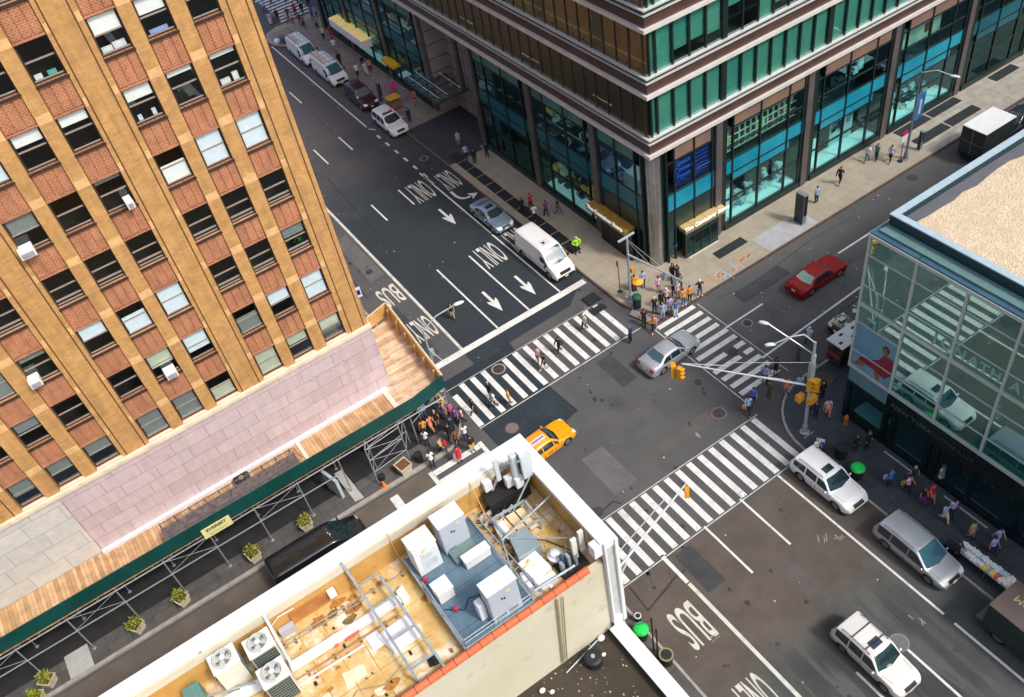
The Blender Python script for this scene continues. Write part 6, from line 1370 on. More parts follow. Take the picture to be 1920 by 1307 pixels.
for i, (q, lab) in enumerate(ps_): planter((q[0], min(q[1], 40.7)+.05), lab, .40, .66, R(12*i), seed=i)
q = (9.36,40.49); planter(q, 'large cream planter with bare red brown soil beside the scaffold tower', .46, .75, R(10), plant=False)
# caution cone stack
q = (7.57,40.22); t = thing('traffic_cone', 'knocked orange and white cone at the kerb near the stop line', 'cone', (q[0], q[1], .14)); b = MB(); b.lathe([(.15, .03), (.11, .3), (.05, .6)], n=12); b.build('cone', mat('cone_orange', (.8, .22, .03), .6), t, world=False); b = MB(); b.box(-.2, -.2, 0, .2, .2, .03); b.build('base', mat('cone_base', (.7, .25, .05), .6), t, world=False)
# yellow frame by the police SUV
q = (32.40,83.87); t = thing('yellow_cart', 'yellow topped street cart beside the police SUV', 'cart', (q[0], q[1], .14)); b = MB(); b.box(-.7, -.6, 1.35, .7, .6, 1.45); b.build('top', mat('cart_yellow', (.62, .33, .03), .6, var=.2), t, world=False); b = MB(); b.box(-.55, -.45, .3, .55, .45, 1.0)
b.build('body', mat('cart_body', (.25, .16, .08), .6), t, world=False); b = MB()
for sx_ in (-.6, .6):
    for sy_ in (-.5, .5): b.tube((sx_, sy_, 0), (sx_, sy_, 1.35), .02)
b.build('leg', M_BLK, t, world=False)
# orange umbrella / vendor by the corner bin
q = (32.32,42.95); t = thing('orange_umbrella', 'small orange umbrella at the tower corner by the green bins', 'umbrella', (q[0], q[1], .14)); b = MB()
n8 = 10; b.add([(0, 0, 2.1)]+[(.45*math.cos(2*math.pi*k/n8), .45*math.sin(2*math.pi*k/n8), 1.85) for k in range(n8)], [(0, 1+k, 1+(k+1) % n8) for k in range(n8)]); b.build('canopy', mat('umbrella_orange', (.82, .36, .03), .6), t, world=False); b = MB(); b.tube((0, 0, .0), (0, 0, 2.1), .02); b.build('pole', M_POLE, t, world=False)
# stone planter strip with dark stripes at the far bulb-out
b = MB()
for k in range(9): x = 29.5+k*.32; b.box(x, 108.6+k*.12, .15, x+.14, 111.2-k*.05, .22)
tag(b.build('bike_rack', mat('dark_teal_bars', (.05, .10, .13), .5)), 'row of dark slatted bars on the far bulging kerb', 'rack')
b = MB(); b.sphere((29.35, 109.3, .45), .42, .42, .4); tag(b.build('white_barrel', M_WPNT, smooth=True), 'round white barrel at the edge of the far bulging kerb', 'barrel')
b = MB(); b.box(29.9, 108.4, .15, 30.9, 109.3, .6); tag(b.build('green_planting', mat('dark_shrub', (.01, .06, .05), .8, sc=6, var=.5)), 'small dark green shrub bed on the far kerb', 'shrub bed')
# blue sign by the brick tower
q = (14.61,56.57); t = thing('blue_white_sign', 'small blue and white sign at the avenue edge of the brick tower', 'sign', (q[0], q[1], .14)); b = MB(); b.box(-.3, -.03, 2.2, .3, .03, 3.2); b.build('sign', M_WPNT, t, world=False); b = MB(); b.box(-.2, -.04, 2.45, .22, -.03, 2.95); b.build('symbol', mat('deep_blue', (.0, .01, .35), .5), t, world=False); b = MB(); b.tube((0, .05, 0), (0, .05, 3.2), .04); b.build('post', M_POLE, t, world=False)
# ================================================================== vehicles (front towards +x in their own space)
M_GL = mat('car_glass', (.012, .03, .036), .04, spec=.9, var=0, coat=1)
M_GLB = mat('car_glass_blue', (.03, .10, .14), .04, spec=.9, var=0, coat=1)
M_TYRE = mat('tyre_rubber', (.012, .012, .013), .8, var=.2)
M_RIM = mat('alloy_rim', (.42, .43, .45), .3, metal=.8, var=.05)
M_BKT = mat('black_trim', (.012, .013, .014), .5, var=.1)
M_LAMP = mat('headlamp', (.70, .74, .76), .1, var=0, coat=1)
M_TAIL = mat('tail_lamp', (.40, .01, .015), .2, var=0, coat=1)
M_SEAM = mat('panel_gap', (.02, .02, .022), .7, var=0)
M_PLATE = mat('number_plate', (.75, .68, .42), .5, var=0)
M_CHR = mat('chrome', (.6, .6, .62), .15, metal=.9, var=0)
def smooth_prof(pts, x):
    if x <= pts[0][0]: return pts[0][1]
    for (a, u), (b, v) in zip(pts, pts[1:]):
        if x <= b:
            t = (x-a)/(b-a); t = t*t*(3-2*t)*.5+t*.5; return u+(v-u)*t
    return pts[-1][1]
def car(name, label, paint, x, y, rz, L_, W, prof, roof, belt, wr, wheels, r=.34, zb=.22, kind='sedan', group=None, glass=None, cat='car', hoodmat=None, nose=.75, seams=(), trim=None):
    glass = glass or M_GL
    t = thing(name, label, cat, (x, y, .012), rz, group)
    hw = W/2; N = 34; xs_ = [-L_/2+L_*(.5-.5*math.cos(math.pi*i/(N-1))) if i in (0, N-1) else -L_/2+L_*i/(N-1) for i in range(N)]
    xs_ = [-L_/2, -L_/2+.04, -L_/2+.12]+[-L_/2+.25+(L_-.5)*i/(N-1) for i in range(N)]+[L_/2-.12, L_/2-.04, L_/2]
    vs = []; K = 16
    def width(xx):
        e = min(xx+L_/2, L_/2-xx); s = max(0, 1-e/(.55 if xx > 0 else .4)); return hw*(1-(.26 if xx > 0 else .16)*(1 if kind != 'van' and kind != 'box' else .45)*s*s)
    for xx in xs_:
        zt = smooth_prof(prof, xx); w_ = width(xx); bz = min(smooth_prof(belt, xx), zt-.03); e = min(xx+L_/2, L_/2-xx); rd = max(0, 1-e/.12)
        g = max(0, min(1, (zt-bz)/(roof-bz+.001))); zl = zb+.10*rd
        wt = (1-g)*w_*.90+g*min(wr, w_*.95); mid = zl+(bz-zl)*.55
        half = [(0, zl), (w_*.8, zl), (w_*.965, zl+.09), (w_, mid), (w_*.985, bz-.05), (w_*.955, bz), (wt+.035, zt-.10*(.4+.6*g)), (wt*.93, zt-.025), (wt*.6, zt), (0, zt+.012)]
        if g < .12: half[6] = (w_*.93, zt-.03)
        ring = [(xx-0, yy, zz) for yy, zz in half]+[(xx, -yy, zz) for yy, zz in half[-2:0:-1]]
        K = len(ring); vs += ring
    fs = [(i*K+j, i*K+(j+1) % K, (i+1)*K+(j+1) % K, (i+1)*K+j) for i in range(len(xs_)-1) for j in range(K)]
    fs += [tuple(range(K-1, -1, -1)), tuple((len(xs_)-1)*K+j for j in range(K))]
    b = MB(); b.add(vs, fs); o = fixn(b.build('body', paint, t, world=False))
    o.data.materials.append(M_BKT)
    bv = BVHTree.FromPolygons([v.co for v in o.data.vertices], [tuple(p.vertices) for p in o.data.polygons])
    # wheel arches
    cu = MB()
    for wx in wheels:
        for s in (-1, 1): cu.tube((wx, s*(hw-.30), r), (wx, s*(hw+.3), r), r+.075, n=24)
    co = cu.build('cutter', [M_BKT], None, world=False)
    co.matrix_world = t.matrix_world; bo = o.modifiers.new('arch', 'BOOLEAN'); bo.operation = 'DIFFERENCE'; bo.object = co; bo.solver = 'EXACT'; bo.material_mode = 'TRANSFER'
    o.parent = None; o.location = (0, 0, 0); o.rotation_euler = (0, 0, 0); co.location = (0, 0, 0); bpy.context.view_layer.update()
    dg = bpy.context.evaluated_depsgraph_get(); me = bpy.data.meshes.new_from_object(o.evaluated_get(dg))
    o.modifiers.clear()
    if len(me.polygons) > 200: o.data = me
    bpy.data.objects.remove(co); o.parent = t
    o.data.polygons.foreach_set('use_smooth', [True]*len(o.data.polygons)); o.data.set_sharp_from_angle(angle=R(38)); o.data.name = 'body'
    def patch(A, B, m, d, name, off=.008, n=12, k=5, par=t):
        """surface patch between two curves, dropped onto the body along direction d"""
        b = MB(); d = Vector(d); grid = []
        def samp(c, u):
            u *= len(c)-1; i = min(int(u), len(c)-2); return Vector(c[i]).lerp(Vector(c[i+1]), u-i)
        for i in range(n+1):
            for j in range(k+1):
                p = samp(A, i/n).lerp(samp(B, i/n), j/k); h = bv.ray_cast(p-d*4, d, 8)
                grid.append(h[0]-d*off+h[1]*off*.6 if h[0] is not None else None)
        idx = {}; vv = []
        for q, g_ in enumerate(grid):
            if g_ is not None: idx[q] = len(vv); vv.append(g_)
        ff = []
        for i in range(n):
            for j in range(k):
                q = (i*(k+1)+j, i*(k+1)+j+1, (i+1)*(k+1)+j+1, (i+1)*(k+1)+j)
                if all(c in idx for c in q): ff.append(tuple(idx[c] for c in q))
        if not ff: return None
        b.add(vv, ff); o_ = b.build(name, m, par, world=False, smooth=True); return o_
    return t, patch, o, bv
def wheels_(t, wheels, W, r):
    for wx in wheels:
        for s in (-1, 1):
            b = MB(); y0 = s*(W/2-.24); y1 = s*(W/2-.03)
            c = MB(); ro = Matrix.Translation((wx, 0, r)) @ Matrix.Rotation(R(90), 4, 'X')
            b.M = Matrix.Translation((wx, (y0+y1)/2, r)) @ Matrix.Rotation(R(90), 4, 'X'); b.lathe([(r*.6, -.10), (r*.94, -.105), (r, -.07), (r, .07), (r*.94, .105), (r*.6, .10)], n=22)
            o = b.build('wheel', M_TYRE, t, world=False, smooth=40)
            c.M = Matrix.Translation((wx, y1-s*.01, r)) @ Matrix.Rotation(R(90), 4, 'X'); c.lathe([(r*.62, -.012), (r*.66, 0), (r*.62, .012), (r*.2, .015)], n=16)
            c.build('rim', M_RIM, o, world=False)
def details(t, patch, spec):
    for (A, B, m, d, nm) in spec: patch(A, B, m, d, nm)
def passenger(name, label, paint, x, y, rz, L_=4.8, W=1.84, H=1.46, kind='sedan', glass=None, cat='car', group=None, wind=None, rear=None, trim=None, sunroof=False, rails=False, hood=.98, rearz=1.05, lower=None):
    hw = W/2
    if kind == 'sedan':
        xc = .95; xr0 = .25; xr1 = -.95; xd = -1.65      # cowl, roof front, roof rear, deck
        prof = [(-L_/2, .62), (-L_/2+.08, .90), (-L_/2+.25, rearz), (xd, rearz+.02), (xr1, H-.03), (-.35, H), (xr0, H-.03), (xc, hood), (L_/2-.9, hood-.06), (L_/2-.25, .80), (L_/2-.06, .62), (L_/2, .48)]
        belt = [(-L_/2, .86), (-1.5, .94), (1.2, .90), (L_/2, .72)]
    elif kind == 'minivan':
        xc = 1.35; xr0 = .35; xr1 = -L_/2+.35; xd = -L_/2+.02
        prof = [(-L_/2, .7), (-L_/2+.06, 1.05), (-L_/2+.35, H-.06), (-1.0, H), (xr0, H-.05), (xc, hood), (L_/2-.5, hood-.12), (L_/2-.15, .75), (L_/2, .5)]
        belt = [(-L_/2, .98), (1.2, .92), (L_/2, .70)]
    else:                                                  # suv
        xc = .98; xr0 = .30; xr1 = -L_/2+.38; xd = -L_/2+.05
        prof = [(-L_/2, .75), (-L_/2+.06, 1.02), (-L_/2+.40, H-.08), (-1.1, H), (xr0, H-.04), (xc, hood), (L_/2-.6, hood-.05), (L_/2-.18, hood-.22), (L_/2-.04, .7), (L_/2, .5)]
        belt = [(-L_/2, 1.04), (1.0, 1.0), (L_/2, .82)]
    wh = (L_*.295, -L_*.285); r = .34 if kind == 'sedan' else .37
    wr = hw*.70 if kind == 'sedan' else hw*.78
    t, patch, body, bv = car(name, label, paint, x, y, rz, L_, W, prof, H, belt, wr, wh, r=r, zb=.2 if kind == 'sedan' else .26, kind=kind, group=group, cat=cat)
    glass = glass or M_GL
    wheels_(t, wh, W, r)
    wy0, wy1 = wr*.86, hw*.82
    patch([(xr0+.02, -wy0, 0), (xr0+.06, 0, 0), (xr0+.02, wy0, 0)], [(xc-.10, -wy1*1.02, 0), (xc+.06, 0, 0), (xc-.10, wy1*1.02, 0)], wind or glass, (0, 0, -1), 'windscreen', n=14)
    if kind == 'sedan': patch([(xr1-.06, -wy0, 0), (xr1-.10, 0, 0), (xr1-.06, wy0, 0)], [(xd+.10, -wy1*.92, 0), (xd-.02, 0, 0), (xd+.10, wy1*.92, 0)], rear or glass, (0, 0, -1), 'rear_window', n=14)
    else: patch([(0, -wr*.85, H-.22), (0, wr*.85, H-.22)], [(0, -hw*.75, 1.12), (0, hw*.75, 1.12)], rear or glass, (1, 0, 0), 'rear_window')
    # side glass following the roof line
    def ztop(xx): return smooth_prof(prof, xx)-.135
    def zbel(xx): return smooth_prof(belt, xx)+.035
    xa = xd+.28 if kind == 'sedan' else -L_/2+.42; xb = xc-.22
    segs = [(xa, -.62), (-.54, .30), (.38, xb)] if kind == 'sedan' else ([(xa, -1.15), (-1.06, -.22), (-.13, xb)] if kind != 'minivan' else [(xa, -1.3), (-1.22, -.1), (-.02, xb)])
    for a, c_ in segs:
        for s in (-1, 1):
            pts = [a+(c_-a)*i/6 for i in range(7)]
            A = [(p, 0, max(zbel(p)+.02, ztop(p))) for p in pts]; B = [(p, 0, zbel(p)) for p in pts]
            patch(A, B, M_GL, (0, -s, 0), 'side_window')
    # gaps, lamps, grille, bumpers
    for s in (-1, 1):
        for xx in ([-.58, .34, xc-.05] if kind == 'sedan' else [-1.1, -.17, xc-.05]):
            patch([(xx, 0, .32), (xx+.022, 0, .32)], [(xx, 0, .92), (xx+.022, 0, .92)], M_SEAM, (0, -s, 0), 'door_gap', off=.004, n=1)
        for xx in (-.45, .45): b = MB(); b.box(xx-.09, s*(hw-.0)-.015, .80, xx+.09, s*(hw-.0)+.015, .825); b.build('door_handle', M_CHR, t, world=False)
        patch([(0, s*.48*hw, hood-.20), (0, s*.88*hw, hood-.17)], [(0, s*.50*hw, hood-.36), (0, s*.88*hw, hood-.33)], M_LAMP, (-1, 0, 0), 'headlight')
        patch([(0, s*.52*hw, rearz-.12), (0, s*.92*hw, rearz-.12)], [(0, s*.55*hw, rearz-.32), (0, s*.92*hw, rearz-.30)], M_TAIL, (1, 0, 0), 'tail_light')
        b = MB(); b.M = Matrix.Translation((xc-.28, s*(hw+.07), zbel(xc-.3)+.06)); b.sphere((0, 0, 0), .07, .11, .075, 8, 5); b.build('mirror', paint, t, world=False, smooth=True)
    patch([(0, -.42*hw, hood-.22), (0, .42*hw, hood-.22)], [(0, -.42*hw, hood-.42), (0, .42*hw, hood-.42)], M_BKT, (-1, 0, 0), 'grille')
    patch([(0, -.6*hw, .44), (0, .6*hw, .44)], [(0, -.6*hw, .30), (0, .6*hw, .30)], M_BKT, (-1, 0, 0), 'lower_grille')
    patch([(0, -.16, .62), (0, .16, .62)], [(0, -.16, .50), (0, .16, .50)], M_PLATE, (-1, 0, 0), 'number_plate', off=.02)
    patch([(0, -.16, .78), (0, .16, .78)], [(0, -.16, .66), (0, .16, .66)], M_PLATE, (1, 0, 0), 'number_plate', off=.02)
    for dy in (-.8*hw, .8*hw): patch([(xc+.1, dy, 0), (xc+.1, dy+.015, 0)], [(L_/2-.45, dy*.85, 0), (L_/2-.45, dy*.85+.015, 0)], M_SEAM, (0, 0, -1), 'bonnet_gap', off=.003, n=1)
    if lower: 
        for s in (-1, 1): patch([(-L_/2+.3, 0, .30), (L_/2-.35, 0, .30)], [(-L_/2+.3, 0, .50), (L_/2-.35, 0, .50)], lower, (0, -s, 0), 'sill_trim', off=.006, n=24)
    if sunroof: patch([(xr0-.25, -.36, 0), (xr0-.25, .36, 0)], [(xr0-.72, -.36, 0), (xr0-.72, .36, 0)], M_GL, (0, 0, -1), 'sunroof')
    if rails:
        for s in (-1, 1):
            b = MB(); y_ = s*wr*.92; pts = [(xr0-.2, y_, smooth_prof(prof, xr0-.2)-.01), (xr0-.35, y_, H+.05), (xr1+.5, y_, H+.05), (xr1+.25, y_, smooth_prof(prof, xr1+.25)-.01)]; b.path(pts, .02); b.build('roof_rail', M_CHR if rails == 2 else M_BKT, t, world=False)
        if rails == 3:
            b = MB(); 
            for xx in (-.2, -1.1): b.bar((xx, -wr*.92, H+.06), (xx, wr*.92, H+.06), .05, .03)
            b.build('cross_bar', M_BKT, t, world=False)
    return t, patch
def paint(nm, c, m=.0, r=.28): return mat('paint_'+nm, c, r, metal=m, var=0, coat=.8, spec=.5)
DN = R(-90)
P_WH = paint('white', (.80, .80, .80)); P_SI = paint('silver', (.50, .53, .57), .5, .3); P_BL = paint('blue_silver', (.30, .40, .52), .5, .28)
t, pa = passenger('parked_car', 'silver blue sedan with dark sunroof between the two turn lane markings', P_BL, 29.45, 60.0, DN, 4.95, 1.94, 1.45, sunroof=True)
t, pa = passenger('sedan', 'silver sedan crossing the intersection beneath the hanging yellow signal', P_SI, 30.0, 36.65, R(3), 4.95, 1.92, 1.46, glass=M_GL, rear=M_GLB)
P_RED = mat('paint_red', (.26, .003, .006), .42, metal=.0, var=0, coat=.25, spec=.3)
t, pa = passenger('sedan', 'deep red sedan driving up the side street beside the tower', P_RED, 43.7, 35.35, R(2), 5.25, 1.92, 1.44, rear=mat('reflection_rear_glass', (.30, .48, .40), .05, var=0, coat=1), hood=.94, rearz=1.0)  # reflection in the rear window painted as pale glass colour
P_TX = paint('taxi', (.86, .34, .005))
t, pa = passenger('taxi', 'yellow taxi with a purple roof advertisement half hidden by the roof corner', P_TX, 17.95, 35.75, R(4), 4.85, 1.85, 1.50)
b = MB(); b.box(-1.05, -.32, 1.50, .10, .06, 1.56); ro = b.build('roof_sign', mat('pale_mauve', (.68, .62, .70), .5), t, world=False)
b = MB(); b.box(-.98, -.22, 1.56, .03, -.05, 1.565); b.build('advert', mat('ad_purple', (.07, .03, .18), .5, sc=9, col2=(.45, .35, .5)), ro, world=False)
o_ = text_obj('taxi_number', '7Y 72', .16, M_BLK, (0, 0, 0), (0, 0, 0), t); o_.location = (-.1, -.935, .62); o_.rotation_euler = (R(90), 0, 0)
t, pa = passenger('parked_suv', 'white SUV with roof rails and sunroof parked beside the corner store', P_WH, 30.0, 21.55, DN, 4.95, 2.02, 1.72, kind='suv', sunroof=True, rails=1, cat='suv', hood=1.05)
P_MV = paint('champagne', (.44, .46, .48), .5, .32)
t, pa = passenger('parked_minivan', 'silver minivan parked ahead of the news stand', P_MV, 30.15, 14.95, DN, 5.15, 2.04, 1.74, kind='minivan', rails=2, cat='minivan', hood=.98, glass=M_GLB, lower=mat('grey_sill', (.16, .17, .18), .5))
P_CR = paint('cream_white', (.74, .72, .68), .1)
t, pa = passenger('suv', 'cream white SUV with brown sides and roof bars driving down the avenue', P_CR, 23.3, 12.1, DN, 4.8, 1.98, 1.80, kind='suv', sunroof=True, rails=3, cat='suv', hood=1.08, lower=mat('brown_sill', (.13, .10, .085), .5), rearz=1.12)
t, pa = passenger('police_suv', 'white police SUV with a red and blue light bar double parked on the avenue', P_WH, 30.35, 81.0, DN, 5.0, 2.05, 1.76, kind='suv', cat='police car', hood=1.08, lower=mat('police_blue_stripe', (.02, .06, .22), .4))
b = MB(); b.box(-.25, -.55, 1.72, .05, .55, 1.80); lb_ = b.build('light_bar', M_BKT, t, world=False, bevel=.02); b = MB(); b.box(-.23, .12, 1.80, .03, .52, 1.88); b.build('red_lamp', mat('beacon_red', (.7, .01, .05), .3), lb_, world=False); b = MB(); b.box(-.23, -.52, 1.80, .03, -.12, 1.88); b.build('blue_lamp', mat('beacon_teal', (.02, .2, .2), .3), lb_, world=False)
P_MR = paint('maroon', (.055, .006, .012), .2)
t, pa = passenger('parked_suv', 'dark maroon SUV behind the police car on the avenue', P_MR, 30.6, 88.2, DN, 5.2, 2.0, 1.85, kind='suv', rails=1, cat='suv', hood=1.12, wind=mat('pale_windscreen', (.10, .12, .13), .05, var=0, coat=1))
P_BK = paint('black', (.006, .008, .011))
t, pa = passenger('parked_car', 'black car behind the white topped food cart beside the glass store', P_BK, 42.6, 30.3, R(180), 4.9, 1.9, 1.48, wind=M_GL)
for k, (u, v, s) in enumerate(((1.5, -.3, .5), (1.7, .35, .35), (.55, .0, .4))):
    b = MB(); b.M = Matrix.Rotation(.3*k, 4, 'Z'); b.box(-s/2, -s/2.6, 0, s/2, s/2.6, .02); tag(b.build('paper_sheet', mat('pale_paper', (.55, .62, .72), .6, var=.08), loc=(42.6-u, 30.3-v, 1.03 if u > 1 else 1.42)), ['wide pale sheet on the nose of the black car', 'smaller pale sheet on the nose of the black car', 'pale sheet on the windscreen of the black car'][k], 'paper')
# black car beyond the box truck
t, pa = passenger('parked_car', 'dark blue black car ahead of the white roofed truck at the right edge', paint('navy', (.008, .01, .02)), 71.5, 37.9, 0, 4.9, 1.9, 1.48)
# ---- vans
def van(name, label, pnt, x, y, rz, L_=5.9, W=2.05, H=2.45, ladders=None, cat='van', nose=1.15, glass=None, group=None, hatch=True, rearwin=False):
    hw = W/2; xf = L_/2
    prof = [(-xf, .7), (-xf+.05, 1.4), (-xf+.14, H-.1), (-xf+.35, H), (xf-2.2, H), (xf-1.98, H-.09), (xf-.92, 1.27), (xf-.25, nose-.06), (xf-.06, .85), (xf, .5)]
    belt = [(-xf, 1.18), (xf-1, 1.16), (xf, .85)]
    wh = (xf-1.05, -xf+1.2); r = .37
    t, patch, body, bv = car(name, label, pnt, x, y, rz, L_, W, prof, H, belt, hw*.83, wh, r=r, zb=.3, kind='van', cat=cat, group=group)
    wheels_(t, wh, W, r)
    patch([(xf-1.96, -hw*.74, 0), (xf-1.92, 0, 0), (xf-1.96, hw*.74, 0)], [(xf-1.00, -hw*.88, 0), (xf-.88, 0, 0), (xf-1.00, hw*.88, 0)], glass or M_GLB, (0, 0, -1), 'windscreen', n=14)
    for s in (-1, 1):
        patch([(xf-2.25, 0, 1.72), (xf-1.75, 0, 1.72), (xf-1.35, 0, 1.35)], [(xf-2.25, 0, 1.24), (xf-1.6, 0, 1.22), (xf-1.22, 0, 1.2)], M_GL, (0, -s, 0), 'side_window')
        for xx in (xf-2.35, xf-3.6): patch([(xx, 0, .45), (xx+.015, 0, .45)], [(xx, 0, 1.95), (xx+.015, 0, 1.95)], M_SEAM, (0, -s, 0), 'door_gap', off=.004, n=1, k=8)
        patch([(-xf+.5, 0, 1.30), (xf-2.4, 0, 1.30)], [(-xf+.5, 0, 1.33), (xf-2.4, 0, 1.33)], mat('soft_crease', (.45, .46, .47), .6, var=0) if pnt is P_WH else M_SEAM, (0, -s, 0), 'side_moulding', off=.004, n=20, k=1)
        patch([(0, s*.55*hw, .98), (0, s*.9*hw, .98)], [(0, s*.55*hw, .80), (0, s*.9*hw, .80)], M_LAMP, (-1, 0, 0), 'headlight')
        patch([(0, s*.85*hw, 1.3), (0, s*.95*hw, 1.3)], [(0, s*.85*hw, .9), (0, s*.95*hw, .9)], M_TAIL, (1, 0, 0), 'tail_light')
        b = MB(); b.M = Matrix.Translation((xf-1.25, s*(hw+.13), 1.32)); b.box(-.05, -.1, -.12, .05, .1, .14); b.build('mirror', M_BKT, t, world=False, bevel=.02)
    patch([(0, -.5*hw, .98), (0, .5*hw, .98)], [(0, -.5*hw, .72), (0, .5*hw, .72)], M_BKT, (-1, 0, 0), 'grille')
    patch([(0, -.95*hw, .60), (0, .95*hw, .60)], [(0, -.95*hw, .38), (0, .95*hw, .38)], M_BKT, (-1, 0, 0), 'bumper', off=.03)
    patch([(0, -.16, .56), (0, .16, .56)], [(0, -.16, .44), (0, .16, .44)], M_PLATE, (-1, 0, 0), 'number_plate', off=.05)
    if hatch: b = MB(); b.box(-.0, -.35, H+.0, .75, .35, H+.07); b.build('roof_vent', mat('van_vent', (.66, .66, .68), .5), t, world=False, bevel=.02); b = MB(); b.box(.3, -.28, H+.07, .5, -.08, H+.12); b.build('vent_cap', M_BKT, t, world=False)
    if ladders:
        b = MB()
        for yy in (-.62, -.1, .5): b.tube((-xf+.2, yy, H+.16), (xf-1.8, yy, H+.16), .035)
        for k in range(4): xx = -xf+.5+k*1.0; b.bar((xx, -.8, H+.10), (xx, .8, H+.10), .05, .04)
        b.build('roof_rack', M_CHR, t, world=False)
        b = MB()
        for yy in (-.75, -.40): b.bar((-xf-.1, yy, H+.22), (xf-2.3, yy, H+.22), .05, .07)
        for k in range(10): xx = -xf+.1+k*.34; b.bar((xx, -.75, H+.22), (xx, -.40, H+.22), .035)
        tag(b.build('ladder', ladders[0], t, world=False))
    return t, patch
van('parked_van', 'white panel van stopped just behind the white stop line', P_WH, 29.6, 51.95, DN, 6.1, 2.08, 2.35)
van('parked_van', 'white work van with an orange ladder on its roof behind the maroon SUV', P_WH, 30.55, 96.1, DN, 6.0, 2.05, 2.15, ladders=(mat('ladder_orange', (.75, .36, .10), .5),), hatch=False, nose=1.2)
van('parked_van', 'white work van with a red rimmed ladder at the end of the parked row', P_WH, 30.4, 103.2, DN, 6.0, 2.05, 2.15, ladders=(mat('ladder_red', (.60, .25, .20), .5),), hatch=False, nose=1.2)
van('parked_van', 'long black van parked in the side street under the white parapet', P_BK, 1.6, 37.9, 0, 6.6, 2.1, 2.1, glass=M_GL, hatch=False)
# ---- box truck, white roof
t = thing('box_truck', 'dark box truck with a bright white roof at the right edge of the side street', 'truck', (65.6, 37.3, .012), R(0)); b = MB(); b.box(-1.9, -1.12, .75, 1.9, 1.12, 3.15); b.build('box', mat('truck_dark', (.03, .035, .035), .5, sc=1, var=.3), t, world=False, bevel=.03)
b = MB(); b.box(-1.92, -1.14, 3.15, 1.92, 1.14, 3.22); b.build('roof', M_WPNT, t, world=False, bevel=.02); b = MB(); b.box(1.95, -1.0, .5, 3.6, 1.0, 1.5); b.box(1.95, -.95, 1.5, 2.9, .95, 2.2); b.build('cab', mat('truck_cab', (.02, .022, .04), .4), t, world=False, bevel=.08)
b = MB(); b.box(2.91, -.85, 1.55, 2.93, .85, 2.1); b.build('windscreen', M_GL, t, world=False)
b = MB(); b.box(-1.95, -1.0, .55, -1.9, 1.0, .75); b.box(-1.6, -.5, .45, 1.9, .5, .75); b.build('chassis', M_BKT, t, world=False); b = MB(); b.box(-1.93, -.02, .8, -1.905, .02, 3.05); b.box(-1.93, -1.05, 1.9, -1.905, 1.05, 1.94); b.build('door_bar', M_CHR, t, world=False)
wheels_(t, (2.6, -1.2), 2.15, .42)
for s in (-1, 1): b = MB(); b.box(-1.94, s*.95-.08, .8, -1.905, s*.95+.08, .95); b.build('tail_light', M_TAIL, t, world=False)
# ---- brown delivery truck at the lower right
t = thing('delivery_truck', 'dark green brown truck with yellow lettering on its roof at the right edge', 'truck', (30.15, 7.3, .012), R(-90)); b = MB(); b.box(-2.6, -1.15, .6, 3.7, 1.15, 2.75); b.build('box', mat('truck_green_black', (.018, .035, .032), .45, sc=.8, var=.3), t, world=False, bevel=.04)
t.rotation_euler = (0, 0, R(-90))
b = MB(); b.box(-2.62, -1.17, 2.75, 3.72, 1.17, 2.80); b.build('roof', mat('truck_brown_roof', (.085, .065, .058), .5, sc=.7, col2=(.11, .085, .075)), t, world=False, bevel=.02)
o_ = text_obj('lettering', 'REPAIR.COM', .62, mat('dull_gold', (.42, .34, .13), .6), (0, 0, 0), (0, 0, R(180)), t, ext=.003); o_.location = (-.3, .2, 2.81)
b = MB(); b.box(3.72, -1.05, .6, 5.2, 1.05, 2.1); b.build('cab', mat('truck_green_black', (.018, .035, .032), .45), t, world=False, bevel=.1)
b = MB(); b.box(-3.1, -.9, .45, -2.6, .9, .6); b.build('tail_lift', mat('lift_grey', (.13, .16, .16), .5), t, world=False); wheels_(t, (4.2, -1.6), 2.2, .45)
# ---- food cart with the white folded roof
t = thing('food_cart', 'black and rust food cart with white flap roof at the glass store', 'cart', (39.15, 28.35, .14)); b = MB(); b.box(-1.35, -.62, .35, 1.2, .62, 1.7); b.build('body', mat('cart_dark', (.02, .022, .02), .4, sc=1.5, col2=(.10, .035, .02)), t, world=False, bevel=.05)
b = MB(); b.box(-1.45, -.72, 2.2, 1.3, .72, 2.28); b.build('roof', M_WPNT, t, world=False, bevel=.01); b = MB()
for (u, v) in ((-1.2, -.3), (-.6, .25), (-.1, -.35), (.5, .2)): b.box(u, v, 2.281, u+.3, v+.18, 2.30)
b.build('roof_opening', M_BLK, t, world=False); b = MB(); b.box(-.2, -.95, 1.55, .9, -.72, 1.6); b.build('side_shelf', M_WPNT, t, world=False)
b = MB(); b.box(-1.37, -.5, 1.0, -1.35, .5, 1.25); b.box(-1.38, -.6, 1.28, -1.35, .6, 1.32); b.build('front_panel', mat('rust_red_panel', (.28, .06, .03), .5), t, world=False)
for sx_ in (-1.3, 1.15):
    for sy_ in (-.6, .6): b = MB(); b.tube((sx_, sy_, 1.7), (sx_, sy_, 2.2), .03); b.build('roof_post', M_CHR, t, world=False)
for s in (-1, 1): b = MB(); b.tube((0, s*.66, .3), (0, s*.58, .3), .3, n=16); b.build('wheel', M_TYRE, t, world=False)
